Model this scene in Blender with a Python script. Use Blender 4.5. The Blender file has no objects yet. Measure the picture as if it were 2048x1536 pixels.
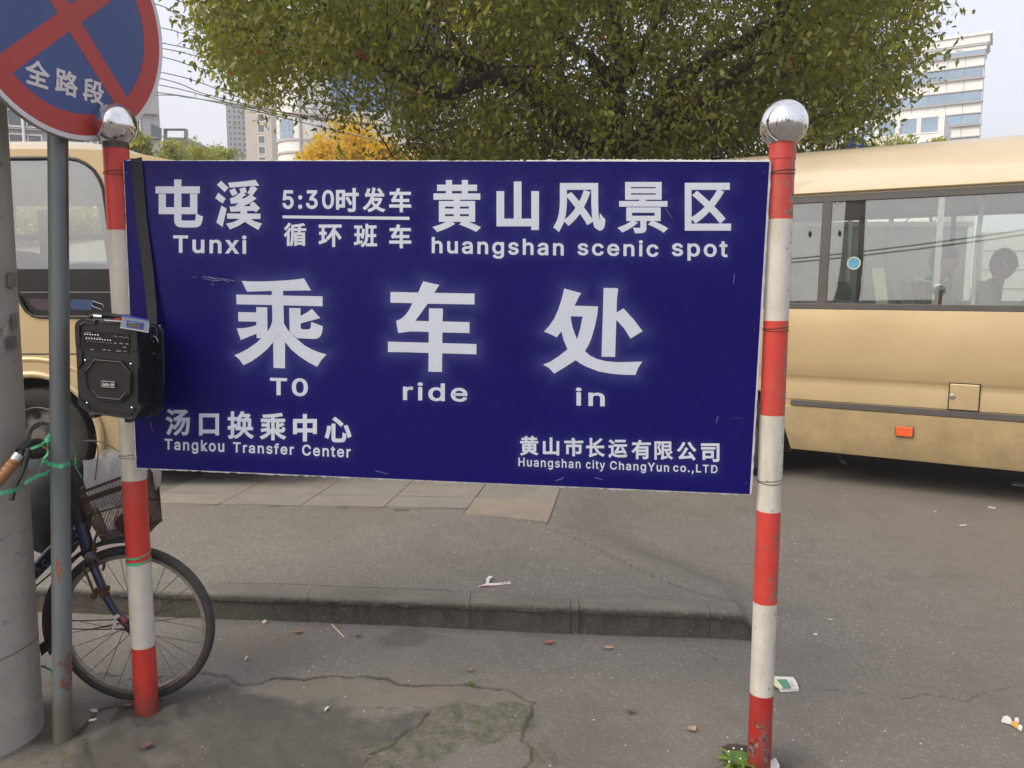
import bpy, math, random
import numpy as np
from mathutils import Vector, Matrix, kdtree
from mathutils.geometry import tessellate_polygon
R = math.radians
rnd = random.Random(7)
nr = np.random.default_rng(11)
sc = bpy.context.scene
COL = sc.collection

# ------------------------------------------------------------------ camera, light, exposure
CZ = 1.54
FPX = 1600.0
PITCH = math.atan(195.0 / FPX)
cam_d = bpy.data.cameras.new('camera'); cam = bpy.data.objects.new('camera', cam_d); COL.objects.link(cam)
cam_d.sensor_width = 36.0; cam_d.lens = 36.0 * FPX / 2048.0
cam_d.clip_start = 0.05; cam_d.clip_end = 3000
cam.location = (0, 0, CZ); cam.rotation_euler = (math.pi / 2 - PITCH, 0, 0)
sc.camera = cam
SUN_EL, SUN_AZ = R(42), R(-127)          # azimuth from +Y, negative = left of the view
w = bpy.data.worlds.new('World'); sc.world = w; w.use_nodes = True
nt = w.node_tree; nt.nodes.clear()
sky = nt.nodes.new('ShaderNodeTexSky'); sky.sky_type = 'NISHITA'; sky.sun_disc = False
sky.sun_elevation = SUN_EL; sky.sun_rotation = SUN_AZ
sky.air_density = 1.2; sky.dust_density = 6.0; sky.ozone_density = 2.0; sky.altitude = 0
veil = nt.nodes.new('ShaderNodeMixRGB'); veil.inputs[0].default_value = 0.55
veil.inputs[2].default_value = (7.4, 7.2, 7.7, 1)      # thin high cloud, the same everywhere
bgn = nt.nodes.new('ShaderNodeBackground'); bgn.inputs[1].default_value = 0.114
wo = nt.nodes.new('ShaderNodeOutputWorld')
nt.links.new(sky.outputs[0], veil.inputs[1]); nt.links.new(veil.outputs[0], bgn.inputs[0]); nt.links.new(bgn.outputs[0], wo.inputs[0])
sun_d = bpy.data.lights.new('sun', 'SUN'); sun = bpy.data.objects.new('sun', sun_d); COL.objects.link(sun)
sun_d.energy = 1.5; sun_d.angle = R(42); sun_d.color = (1.0, 0.86, 0.66)
sd = Vector((math.sin(SUN_AZ) * math.cos(SUN_EL), math.cos(SUN_AZ) * math.cos(SUN_EL), math.sin(SUN_EL)))
sun.rotation_euler = sd.to_track_quat('Z', 'Y').to_euler()
vs = sc.view_settings; vs.view_transform = 'Standard'; vs.look = 'None'; vs.gamma = 1.0; vs.use_curve_mapping = False
vs.exposure = 0.80
sc.cycles.use_denoising = True
sc.cycles.max_bounces = 10; sc.cycles.transparent_max_bounces = 24
sc.cycles.caustics_reflective = False; sc.cycles.caustics_refractive = False

# ------------------------------------------------------------------ measuring helpers (photo pixel + distance -> place)
cp, sp = math.cos(PITCH), math.sin(PITCH)
def ray(px, py):
    a = (px - 1024) / FPX; b = (768 - py) / FPX
    return Vector((a, cp + b * sp, -sp + b * cp))
C0 = Vector((0, 0, CZ))
def P(px, py, Y):
    d = ray(px, py); return C0 + d * (Y / d.y)
def G(px, py, z=0.0):
    d = ray(px, py); return C0 + d * ((z - CZ) / d.z)
def onplane(px, py, p0, n):
    d = ray(px, py); return C0 + d * ((p0 - C0).dot(n) / d.dot(n))

# ------------------------------------------------------------------ mesh building
class MB:
    def __init__(s): s.v = []; s.f = []
    def add(s, vs_, fs_):
        o = len(s.v); s.v += [tuple(q) for q in vs_]; s.f += [tuple(i + o for i in f) for f in fs_]
        return s
    def box(s, c, size, M=None):
        x, y, z = [q / 2 for q in size]
        vv = [Vector((i, j, k)) for i in (-x, x) for j in (-y, y) for k in (-z, z)]
        if M is not None: vv = [M @ q for q in vv]
        c = Vector(c)
        return s.add([q + c for q in vv], [(0, 1, 3, 2), (4, 6, 7, 5), (0, 4, 5, 1), (2, 3, 7, 6), (0, 2, 6, 4), (1, 5, 7, 3)])
    def tube(s, pts, r, n=8, caps=True, flat=None):
        pts = [Vector(p) for p in pts]; m = len(pts)
        rr = r if isinstance(r, (list, tuple)) else [r] * m
        prev = None; rings = []
        for i, p in enumerate(pts):
            t = (pts[min(i + 1, m - 1)] - pts[max(i - 1, 0)]).normalized()
            if prev is None:
                a = Vector((0, 0, 1)) if abs(t.z) < .9 else Vector((1, 0, 0))
                u = t.cross(a).normalized()
            else:
                u = (prev - t * prev.dot(t)).normalized()
            prev = u; v = t.cross(u)
            rings.append([p + (u * math.cos(2 * math.pi * k / n) + v * math.sin(2 * math.pi * k / n)) * rr[i] for k in range(n)])
        vv = [q for g in rings for q in g]; ff = []
        for i in range(m - 1):
            for k in range(n):
                a = i * n + k; b = i * n + (k + 1) % n
                ff.append((a, b, b + n, a + n))
        if caps: ff.append(tuple(range(n - 1, -1, -1))); ff.append(tuple((m - 1) * n + k for k in range(n)))
        return s.add(vv, ff)
    def lathe(s, prof, c, n=24, axis='z', M=None):
        c = Vector(c); vv = []; ff = []
        for (r, h) in prof:
            for k in range(n):
                a = 2 * math.pi * k / n
                q = Vector((r * math.cos(a), r * math.sin(a), h))
                if axis == 'y': q = Vector((q.x, -q.z, q.y))
                if axis == 'x': q = Vector((q.z, q.x, q.y))
                if M is not None: q = M @ q
                vv.append(q + c)
        for i in range(len(prof) - 1):
            for k in range(n):
                a = i * n + k; b = i * n + (k + 1) % n; ff.append((a, b, b + n, a + n))
        return s.add(vv, ff)
    def strip(s, pts, width, thick=0.0006, side=(0, 0, 1)):
        pts = [Vector(p) for p in pts]; sd_ = Vector(side); m = len(pts); vv = []
        for i, p in enumerate(pts):
            t = (pts[min(i + 1, m - 1)] - pts[max(i - 1, 0)]).normalized()
            sv = (sd_ - t * sd_.dot(t)).normalized() * (width[i] if isinstance(width, (list, tuple)) else width) / 2
            nn = t.cross(sv).normalized() * thick / 2
            vv += [p - sv - nn, p + sv - nn, p + sv + nn, p - sv + nn]
        ff = []
        for i in range(m - 1):
            for k in range(4):
                a = 4 * i + k; b = 4 * i + (k + 1) % 4; ff.append((a, b, b + 4, a + 4))
        ff += [(3, 2, 1, 0), tuple(4 * (m - 1) + k for k in range(4))]
        return s.add(vv, ff)
    def prism(s, poly, dvec):
        """closed outline (3-D points) pushed along dvec"""
        poly = [Vector(p) for p in poly]; n = len(poly); dvec = Vector(dvec)
        tri = tessellate_polygon([poly])
        vv = poly + [p + dvec for p in poly]
        ff = [tuple(t) for t in tri] + [tuple(i + n for i in reversed(t)) for t in tri]
        ff += [(i, (i + 1) % n, (i + 1) % n + n, i + n) for i in range(n)]
        return s.add(vv, ff)
    def ball(s, c, r, nu=12, nv=8, sq=(1, 1, 1), jit=0.0):
        c = Vector(c); vv = []; ff = []
        for j in range(nv + 1):
            th = math.pi * j / nv
            for i in range(nu):
                ph = 2 * math.pi * i / nu
                k = r * (1 + jit * (rnd.random() - .5))
                vv.append(c + Vector((k * sq[0] * math.sin(th) * math.cos(ph), k * sq[1] * math.sin(th) * math.sin(ph), k * sq[2] * math.cos(th))))
        for j in range(nv):
            for i in range(nu):
                a = j * nu + i; b = j * nu + (i + 1) % nu; ff.append((a, b, b + nu, a + nu))
        return s.add(vv, ff)

def obj(name, mb, mat, parent=None, smooth=False, bevel=0.0, seg=2, **props):
    me = bpy.data.meshes.new(name)
    if isinstance(mb, MB): me.from_pydata(mb.v, [], mb.f)
    else: me = mb; me.name = name
    me.update()
    if mat is not None and len(me.materials) == 0: me.materials.append(mat)
    o = bpy.data.objects.new(name, me); COL.objects.link(o)
    if smooth:
        me.shade_smooth()
        try: me.set_sharp_from_angle(angle=R(40))
        except Exception: pass
    if bevel:
        bm_ = o.modifiers.new('bevel', 'BEVEL'); bm_.width = bevel; bm_.segments = seg; bm_.limit_method = 'ANGLE'; bm_.angle_limit = R(35)
        if smooth is False:
            pass
    if parent is not None:
        o.parent = parent; o.matrix_parent_inverse = parent_inv(parent)
    for k, v in props.items(): o[k] = v
    return o
def parent_inv(p):
    M = Matrix.Identity(4); q = p
    while q is not None:
        M = Matrix.LocRotScale(q.location, q.rotation_euler, q.scale) @ M if q.parent is None else q.matrix_parent_inverse @ Matrix.LocRotScale(q.location, q.rotation_euler, q.scale) @ M
        q = q.parent
    return M.inverted()
def thing(name, loc, label, cat, group=None):
    o = bpy.data.objects.new(name, None); COL.objects.link(o); o.location = loc
    o.empty_display_size = .1
    return tag(o, label, cat, group)
def tag(o, label, cat, group=None):
    o['label'] = label; o['category'] = cat
    if group: o['group'] = group
    return o

# ------------------------------------------------------------------ materials
def srgb(r, g, b):
    f = lambda c: (c / 255 / 12.92) if c / 255 <= .04045 else ((c / 255 + .055) / 1.055) ** 2.4
    return (f(r), f(g), f(b), 1)
class NT:
    def __init__(s, name):
        s.m = bpy.data.materials.new(name); s.m.use_nodes = True; s.t = s.m.node_tree
        s.b = s.t.nodes['Principled BSDF']; s.out = s.t.nodes['Material Output']
    def n(s, typ, **kw):
        q = s.t.nodes.new('ShaderNode' + typ)
        for k, v in kw.items():
            if k.startswith('i_'):
                key = k[2:]; key = int(key) if key.isdigit() else key.replace('_', ' ')
                q.inputs[key].default_value = v
            else: setattr(q, k, v)
        return q
    def l(s, a, b): s.t.links.new(a, b)
    def pos(s, world=False):
        if world: return s.n('NewGeometry').outputs['Position']
        return s.n('TexCoord').outputs['Object']
    def noise(s, scale, detail=4, rough=.6, vec=None, dist=0.0, stretch=None):
        q = s.n('TexNoise'); q.inputs['Scale'].default_value = scale; q.inputs['Detail'].default_value = detail
        q.inputs['Roughness'].default_value = rough; q.inputs['Distortion'].default_value = dist
        vec = vec or s.pos()
        if stretch:
            mp = s.n('Mapping'); mp.inputs['Scale'].default_value = stretch; s.l(vec, mp.inputs[0]); vec = mp.outputs[0]
        s.l(vec, q.inputs['Vector']); return q.outputs['Fac']
    def ramp(s, src, a, b, ca=(0, 0, 0, 1), cb=(1, 1, 1, 1)):
        q = s.n('ValToRGB'); e = q.color_ramp.elements; e[0].position = a; e[1].position = b; e[0].color = ca; e[1].color = cb
        s.l(src, q.inputs[0]); return q.outputs[0]
    def mix(s, fac, a, b, mode='MIX'):
        q = s.n('MixRGB', blend_type=mode)
        for i, x in ((0, fac), (1, a), (2, b)):
            if isinstance(x, (float, int)): q.inputs[i].default_value = x
            elif isinstance(x, tuple): q.inputs[i].default_value = x
            else: s.l(x, q.inputs[i])
        return q.outputs[0]
    def math(s, op, a, b=0.0):
        q = s.n('Math', operation=op)
        for i, x in ((0, a), (1, b)):
            if isinstance(x, (float, int)): q.inputs[i].default_value = x
            else: s.l(x, q.inputs[i])
        return q.outputs[0]
    def attr(s, name): return s.n('Attribute', attribute_name=name).outputs['Fac']
    def bump(s, h, strength=.3, dist=.01):
        q = s.n('Bump'); q.inputs['Strength'].default_value = strength; q.inputs['Distance'].default_value = dist
        s.l(h, q.inputs['Height']); s.l(q.outputs[0], s.b.inputs['Normal']); return q
    def base(s, c):
        if isinstance(c, tuple): s.b.inputs['Base Color'].default_value = c
        else: s.l(c, s.b.inputs['Base Color'])
def plain(name, col, rough=.5, metal=0.0, var=.12, vscale=8.0, bump=0.0, bscale=60, coat=0.0, spec=.5, wear=None, world=False):
    t = NT(name)
    c2 = tuple(min(1, x * (1 - var)) for x in col[:3]) + (1,); c1 = tuple(min(1, x * (1 + var)) for x in col[:3]) + (1,)
    c = t.mix(t.ramp(t.noise(vscale, 5, .6), .3, .7), c2, c1)
    if wear:
        c = t.mix(t.ramp(t.noise(wear[1], 8, .7), wear[2], wear[2] + .06), c, wear[0])
    t.base(c)
    t.b.inputs['Roughness'].default_value = rough; t.b.inputs['Metallic'].default_value = metal
    t.b.inputs['Coat Weight'].default_value = coat; t.b.inputs['Coat Roughness'].default_value = .08
    t.b.inputs['Specular IOR Level'].default_value = spec
    if bump: t.bump(t.noise(bscale, 6, .7), bump, .004)
    return t.m
M_ = {}
M_['chrome'] = plain('chrome', (.80, .80, .81, 1), .04, 1, .02, bump=.02, bscale=9)
def m_ball():
    t = NT('weathered_chrome'); t.base(t.mix(t.ramp(t.noise(24, 7, .7), .45, .75), (.78, .78, .79, 1), (.55, .53, .50, 1)))
    t.b.inputs['Metallic'].default_value = 1; t.l(t.ramp(t.noise(14, 7, .7), .4, .8, (.03, .03, .03, 1), (.22, .22, .22, 1)), t.b.inputs['Roughness']); return t.m
M_['ball'] = m_ball()
M_['black'] = plain('black_plastic', (.009, .0095, .0105, 1), .5, 0, .25, 20, .15, 200)
M_['black_gloss'] = plain('black_gloss', (.012, .012, .013, 1), .15, 0, .2)
M_['rubber'] = plain('rubber', (.022, .021, .021, 1), .8, 0, .3, 20, .2, 120)
M_['steel'] = plain('steel', (.45, .44, .42, 1), .35, .9, .15, 30)
M_['rust'] = plain('rusty_metal', (.09, .045, .025, 1), .8, .2, .5, 40, .4, 150)
M_['navy'] = plain('navy_paint', (.012, .016, .06, 1), .35, 0, .3, 25, .1, 60, .4, wear=((.07, .05, .035, 1), 40, .66))
M_['white_line'] = plain('white_print', (.62, .62, .62, 1), .5)
M_['grey_line'] = plain('grey_print', (.32, .32, .33, 1), .5)
M_['white_plastic'] = plain('white_plastic', (.7, .7, .68, 1), .45)
M_['dark_under'] = plain('underbody', (.02, .02, .02, 1), .8)
M_['trim'] = plain('grey_trim', (.085, .08, .075, 1), .5, 0, .15, 6)
M_['wframe'] = plain('window_frame', (.075, .07, .068, 1), .4, 0, .1, 6)
M_['seat'] = plain('cream_seat', (.75, .73, .60, 1), .7, 0, .1)
M_['seat_dark'] = plain('grey_seat', (.13, .13, .13, 1), .8, 0, .1)
M_['skin'] = plain('skin', (.42, .25, .17, 1), .55, 0, .06)
M_['hair'] = plain('black_hair', (.012, .011, .01, 1), .5, 0, .3, 60)
M_['jacket'] = plain('dark_jacket', (.03, .032, .035, 1), .8, 0, .2, 20)
M_['coat2'] = plain('olive_coat', (.07, .07, .05, 1), .8, 0, .2, 20)
M_['interior'] = plain('bus_lining', (.33, .34, .33, 1), .7, 0, .06)

def m_gold():
    t = NT('gold_paint')
    n = t.noise(2.2, 5, .6); n2 = t.noise(30, 6, .7, stretch=(.3, .3, 2.5))
    c = t.mix(t.ramp(n, .3, .7), (.485, .37, .20, 1), (.545, .425, .235, 1))
    sx = t.n('SeparateXYZ'); t.l(t.pos(True), sx.inputs[0])
    low = t.ramp(sx.outputs[2], .38, .95, (1, 1, 1, 1), (0, 0, 0, 1))
    dirt = t.math('MULTIPLY', low, t.ramp(t.noise(5, 8, .7), .35, .75))
    c = t.mix(t.math('MULTIPLY', dirt, .55), c, (.17, .13, .085, 1))
    c = t.mix(t.math('MULTIPLY', t.ramp(n2, .55, .8), .12), c, (.25, .2, .13, 1))
    t.base(c)
    t.b.inputs['Roughness'].default_value = .38; t.b.inputs['Metallic'].default_value = .18
    t.b.inputs['Coat Weight'].default_value = .6; t.b.inputs['Coat Roughness'].default_value = .12
    t.bump(t.noise(1.6, 3, .5), .12, .02)
    return t.m
M_['gold'] = m_gold()
def m_roof():  # same gold paint, paled: sky light on the roof put into the colour
    t = NT('gold_roof_skylit')
    t.base(t.mix(t.ramp(t.noise(3, 6, .65), .3, .75), (.47, .40, .28, 1), (.54, .46, .33, 1)))
    t.b.inputs['Roughness'].default_value = .4; t.b.inputs['Coat Weight'].default_value = .3
    return t.m
M_['roof'] = m_roof()
def m_glass(name, tint, refl, rough=.02, dirt=.0):
    t = NT(name); t.t.nodes.remove(t.b)
    tr = t.n('BsdfTransparent'); tr.inputs[0].default_value = tint
    gl = t.n('BsdfGlossy'); gl.inputs['Roughness'].default_value = rough; gl.inputs[0].default_value = (.92, .97, 1, 1)
    df = t.n('BsdfDiffuse'); df.inputs[0].default_value = (.5, .5, .46, 1)
    fr = t.n('Fresnel'); fr.inputs[0].default_value = 1.5
    fac = t.math('MINIMUM', t.math('ADD', fr.outputs[0], refl), 1.0)
    m1 = t.n('MixShader'); t.l(fac, m1.inputs[0]); t.l(tr.outputs[0], m1.inputs[1]); t.l(gl.outputs[0], m1.inputs[2])
    m2 = t.n('MixShader'); t.l(t.math('MULTIPLY', t.ramp(t.noise(3, 8, .7), .3, .8), dirt), m2.inputs[0])
    t.l(m1.outputs[0], m2.inputs[1]); t.l(df.outputs[0], m2.inputs[2]); t.l(m2.outputs[0], t.out.inputs[0])
    return t.m
M_['glass'] = m_glass('bus_glass', (.78, .86, .80, 1), .16, .01, .16); M_['glass_left'] = m_glass('bus_glass_left', (.72, .80, .76, 1), .26, .01, .22)
M_['glass_far'] = m_glass('bus_glass_far', (.9, .94, .9, 1), .05, .01, .1)
def m_bglass(name, col, rough=.12):
    t = NT(name); t.base(t.mix(t.ramp(t.noise(.35, 3, .5), .35, .65), tuple(x * .75 for x in col[:3]) + (1,), col))
    t.b.inputs['Roughness'].default_value = rough; t.b.inputs['Specular IOR Level'].default_value = .8
    return t.m
M_['bluepane'] = m_bglass('blue_window_glass', (.24, .36, .50, 1))
M_['bluewall'] = m_bglass('blue_curtain_glass', (.06, .22, .55, 1))
M_['darkpane'] = m_bglass('grey_window_glass', (.10, .13, .16, 1))

def m_wall(name, col, sc_=1.0):
    t = NT(name)
    c = t.mix(t.ramp(t.noise(.4 * sc_, 5, .6), .3, .7), tuple(x * .9 for x in col[:3]) + (1,), col)
    c = t.mix(t.math('MULTIPLY', t.ramp(t.noise(1.5 * sc_, 8, .7, stretch=(1, 1, .12)), .5, .8), .3), c, tuple(x * .6 for x in col[:3]) + (1,))
    t.base(c); t.b.inputs['Roughness'].default_value = .8
    return t.m
M_['w_grey'] = m_wall('pale_grey_render', (.40, .41, .43, 1))
M_['w_white'] = m_wall('white_cladding', (.80, .80, .78, 1))
M_['w_beige'] = m_wall('beige_tiles', (.50, .46, .42, 1))
M_['w_blue'] = m_wall('slate_facade', (.25, .29, .36, 1))
M_['w_line'] = m_wall('ledge_concrete', (.36, .35, .34, 1))

def sy_out(t, pos):
    q = t.n('SeparateXYZ'); t.l(pos, q.inputs[0]); return q.outputs[1]
def m_ground(name, cracks=True, base=(.278, .267, .245, 1), base2=(.215, .206, .190, 1)):
    t = NT(name); pos = t.pos(True)
    big = t.ramp(t.noise(.9, 4, .6, pos), .32, .68)
    mid = t.ramp(t.noise(5.5, 7, .68, pos, stretch=(1, 1.7, 1)), .32, .70)
    fine = t.noise(70, 8, .75, pos)
    c = t.mix(big, base2, base)
    c = t.mix(t.math('MULTIPLY', mid, .5), c, (.335, .315, .28, 1))
    c = t.mix(t.math('MULTIPLY', t.ramp(t.noise(2.6, 9, .72, pos, stretch=(1.2, .9, 1)), .52, .66), .45), c, (.165, .152, .135, 1))
    c = t.mix(t.math('MULTIPLY', t.ramp(fine, .42, .72), .35), c, (.34, .31, .28, 1))
    c = t.mix(t.math('MULTIPLY', t.ramp(fine, .44, .28), .5), c, (.085, .08, .075, 1))
    vo = t.n('TexVoronoi', feature='F1'); vo.inputs['Scale'].default_value = 55; t.l(pos, vo.inputs['Vector'])
    spk = t.math('MULTIPLY', t.ramp(vo.outputs['Distance'], .05, .11, (1, 1, 1, 1), (0, 0, 0, 1)), t.ramp(t.noise(9, 3, .6, pos), .5, .62))
    c = t.mix(t.math('MULTIPLY', spk, .32), c, (.5, .48, .44, 1))
    h = t.math('ADD', t.math('MULTIPLY', fine, .5), t.math('MULTIPLY', t.noise(14, 6, .7, pos), 1.0))
    if cracks:
        dk = t.attr('dark'); ms = t.attr('moss'); cr = t.attr('crack'); br = t.attr('brown')
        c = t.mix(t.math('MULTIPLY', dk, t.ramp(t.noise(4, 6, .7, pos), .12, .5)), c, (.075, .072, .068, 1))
        c = t.mix(t.math('MULTIPLY', br, t.ramp(t.noise(6, 6, .7, pos), .2, .65)), c, (.21, .175, .135, 1))
        mn = t.ramp(t.noise(22, 8, .75, pos), .4, .62)
        mc = t.mix(t.ramp(t.noise(45, 6, .7, pos), .35, .7), (.040, .058, .014, 1), (.14, .15, .055, 1))
        c = t.mix(t.math('MULTIPLY', ms, mn), c, mc)
        nearf = t.ramp(t.math('MULTIPLY', sy_out(t, pos), .2), .50, .74, (1, 1, 1, 1), (0, 0, 0, 1)); c = t.mix(t.math('MULTIPLY', nearf, .38), c, (.115, .105, .092, 1)); c = t.mix(cr, c, (.045, .042, .036, 1))
        h = t.math('ADD', h, t.math('MULTIPLY', t.math('MULTIPLY', ms, t.noise(90, 4, .7, pos)), 1.5))
    t.base(c); t.b.inputs['Roughness'].default_value = .88; t.b.inputs['Specular IOR Level'].default_value = .3
    t.bump(h, .75, .007)
    return t.m
M_['ground'] = m_ground('worn_asphalt')
def m_slab(name, col):
    t = NT(name); pos = t.pos(True)
    c = t.mix(t.ramp(t.noise(6, 7, .7, pos), .3, .7), tuple(x * .78 for x in col[:3]) + (1,), col)
    c = t.mix(t.math('MULTIPLY', t.ramp(t.noise(90, 6, .7, pos), .45, .7), .4), c, (.33, .29, .25, 1))
    c = t.mix(t.math('MULTIPLY', t.ramp(t.noise(2.2, 6, .7, pos), .5, .7), .6), c, (.17, .16, .15, 1))
    t.base(c); t.b.inputs['Roughness'].default_value = .85; t.bump(t.noise(60, 6, .7, pos), .4, .004); return t.m
M_['slab_pink'] = m_slab('pink_paving', (.275, .248, .22, 1)); M_['slab_grey'] = m_slab('grey_paving', (.25, .242, .222, 1)); M_['slab_tan'] = m_slab('tan_paving', (.30, .255, .205, 1))
def m_kerb():
    t = NT('kerb_concrete'); pos = t.pos(True)
    c = t.mix(t.ramp(t.noise(8, 7, .7, pos, stretch=(.6, 1, 2)), .3, .7), (.135, .128, .112, 1), (.215, .203, .18, 1))
    sx = t.n('SeparateXYZ'); t.l(pos, sx.inputs[0])
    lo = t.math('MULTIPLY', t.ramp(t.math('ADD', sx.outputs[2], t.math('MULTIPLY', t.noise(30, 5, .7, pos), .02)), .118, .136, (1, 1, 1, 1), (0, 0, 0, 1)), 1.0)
    face_shade = t.mix(t.ramp(t.noise(12, 8, .7, pos), .3, .75), (.042, .04, .034, 1), (.085, .08, .068, 1))
    c = t.mix(t.math('MULTIPLY', lo, .9), c, face_shade)          # kerb face darkened, its shade put into the colour
    c = t.mix(t.math('MULTIPLY', t.ramp(t.noise(110, 5, .7, pos), .56, .7), .5), c, (.36, .34, .3, 1))
    t.base(c); t.b.inputs['Roughness'].default_value = .9; t.bump(t.noise(80, 7, .75, pos), .8, .008); return t.m
M_['kerb'] = m_kerb()
def m_concrete():
    t = NT('pole_concrete'); pos = t.pos(True)
    c = t.mix(t.ramp(t.noise(5, 7, .7, pos), .3, .72), (.30, .285, .255, 1), (.40, .38, .345, 1))
    c = t.mix(t.math('MULTIPLY', t.ramp(t.noise(9, 9, .75, pos, stretch=(1, 1, 2.2)), .58, .66), .7), c, (.11, .10, .092, 1))
    c = t.mix(t.math('MULTIPLY', t.ramp(t.noise(16, 5, .6, pos), .66, .72), .6), c, (.5, .5, .48, 1))
    t.base(c); t.b.inputs['Roughness'].default_value = .85; t.bump(t.noise(35, 8, .75, pos), .5, .006); return t.m
M_['concrete'] = m_concrete()
def m_post(name, col, chips, rustcol=(.13, .10, .085, 1), sc_=1.0, side=0.0):
    t = NT(name); pos = t.pos(True)
    c = t.mix(t.ramp(t.noise(14, 6, .7, pos), .3, .75), tuple(x * .82 for x in col[:3]) + (1,), col)
    c = t.mix(t.math('MULTIPLY', t.ramp(t.noise(30, 6, .7, pos, stretch=(1, 1, .1)), .55, .75), .3), c, tuple(x * .5 for x in col[:3]) + (1,))
    nf = t.noise(26 * sc_, 9, .78, pos, dist=.6)
    if side:
        sx = t.n('SeparateXYZ'); t.l(t.n('NewGeometry').outputs['Normal'], sx.inputs[0])
        nf = t.math('ADD', nf, t.math('MULTIPLY', t.math('MAXIMUM', sx.outputs[0], 0.0), side))
    ch = t.ramp(nf, chips, chips + .015)
    sz_ = t.n('SeparateXYZ'); t.l(pos, sz_.inputs[0])
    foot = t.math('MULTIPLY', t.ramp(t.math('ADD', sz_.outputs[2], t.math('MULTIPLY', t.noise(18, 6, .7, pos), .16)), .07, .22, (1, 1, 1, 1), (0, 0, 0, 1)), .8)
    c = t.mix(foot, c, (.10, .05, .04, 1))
    gr = t.math('MULTIPLY', t.ramp(t.noise(7, 6, .7, pos, stretch=(1.5, 1.5, .35)), .50, .75), .45)
    c = t.mix(gr, c, (.16, .13, .10, 1))
    c = t.mix(ch, c, t.mix(t.ramp(t.noise(80, 4, .6, pos), .4, .6), rustcol, (.24, .20, .17, 1)))
    t.base(c); t.b.inputs['Roughness'].default_value = .42; t.b.inputs['Specular IOR Level'].default_value = .5
    t.bump(t.math('ADD', t.math('MULTIPLY', ch, -1.0), t.noise(40, 4, .6, pos)), .25, .002); return t.m
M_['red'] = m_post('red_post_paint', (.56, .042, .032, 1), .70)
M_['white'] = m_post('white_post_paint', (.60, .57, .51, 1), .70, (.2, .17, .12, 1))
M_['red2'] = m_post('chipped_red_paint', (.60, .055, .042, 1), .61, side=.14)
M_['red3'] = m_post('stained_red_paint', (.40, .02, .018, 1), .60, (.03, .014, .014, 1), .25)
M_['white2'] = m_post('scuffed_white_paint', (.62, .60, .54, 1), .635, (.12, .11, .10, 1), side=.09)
def m_pole():
    t = NT('galvanised_pole'); pos = t.pos(True)
    c = t.mix(t.ramp(t.noise(9, 6, .7, pos, stretch=(2, 2, .15)), .35, .7), (.12, .145, .15, 1), (.18, .205, .21, 1))
    sx = t.n('SeparateXYZ'); t.l(pos, sx.inputs[0])
    lowz = t.ramp(sx.outputs[2], .0, .9, (1, 1, 1, 1), (0, 0, 0, 1))
    c = t.mix(t.ramp(t.noise(60, 5, .7, pos), .70, .73), c, (.05, .05, .05, 1))
    mud = t.math('MULTIPLY', t.ramp(sx.outputs[2], .10, .17, (1, 1, 1, 1), (0, 0, 0, 1)), .85)
    c = t.mix(mud, c, (.13, .115, .085, 1))
    rt = t.math('MULTIPLY', lowz, t.ramp(t.noise(7.0, 5, .65, pos, stretch=(1, 1, .5)), .56, .585))
    c = t.mix(rt, c, (.18, .055, .022, 1))
    t.base(c); t.b.inputs['Roughness'].default_value = .5; t.b.inputs['Metallic'].default_value = .15
    t.bump(t.noise(60, 5, .6, pos), .15, .002); return t.m
M_['gpole'] = m_pole()
def m_leaf(name, c1, c2, c3, trans=.45):
    t = NT(name); a = t.attr('tint')
    q = t.n('ValToRGB'); e = q.color_ramp.elements; e[0].position = 0; e[0].color = c1; e[1].position = .93; e[1].color = c2
    e2 = e.new(.985); e2.color = c3
    t.l(a, q.inputs[0])
    t.b.inputs['Roughness'].default_value = .38; t.base(q.outputs[0])
    tl = t.n('BsdfTranslucent'); cc = t.mix(1.0, q.outputs[0], (1.35, 1.3, .6, 1), 'MULTIPLY'); t.l(cc, tl.inputs[0])
    mx = t.n('MixShader'); mx.inputs[0].default_value = trans
    t.l(t.b.outputs[0], mx.inputs[1]); t.l(tl.outputs[0], mx.inputs[2]); t.l(mx.outputs[0], t.out.inputs[0]); return t.m
M_['leaf'] = m_leaf('camphor_leaf', (.045, .068, .016, 1), (.34, .35, .06, 1), (.28, .09, .045, 1), .5)
M_['leaf_y'] = m_leaf('yellow_leaf', (.50, .36, .04, 1), (.80, .60, .09, 1), (.45, .45, .06, 1), .5)
M_['leaf_g'] = m_leaf('lime_leaf', (.20, .24, .05, 1), (.42, .42, .10, 1), (.5, .4, .08, 1), .5)
M_['leaf_d'] = m_leaf('dark_leaf', (.025, .035, .012, 1), (.05, .065, .02, 1), (.06, .06, .02, 1), .2)
M_['bark'] = plain('bark', (.045, .036, .026, 1), .9, 0, .4, 12, .8, 40)
M_['green_tape'] = plain('green_tape', (.06, .40, .20, 1), .45, 0, .25, 20)
def m_haze(density):
    m = bpy.data.materials.new('haze_air'); m.use_nodes = True; t = m.node_tree; t.nodes.clear()
    v = t.nodes.new('ShaderNodeVolumePrincipled'); v.inputs['Color'].default_value = (.93, .93, .95, 1); v.inputs['Density'].default_value = density; v.inputs['Anisotropy'].default_value = .3
    o = t.nodes.new('ShaderNodeOutputMaterial'); t.links.new(v.outputs[0], o.inputs['Volume']); return m
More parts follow.
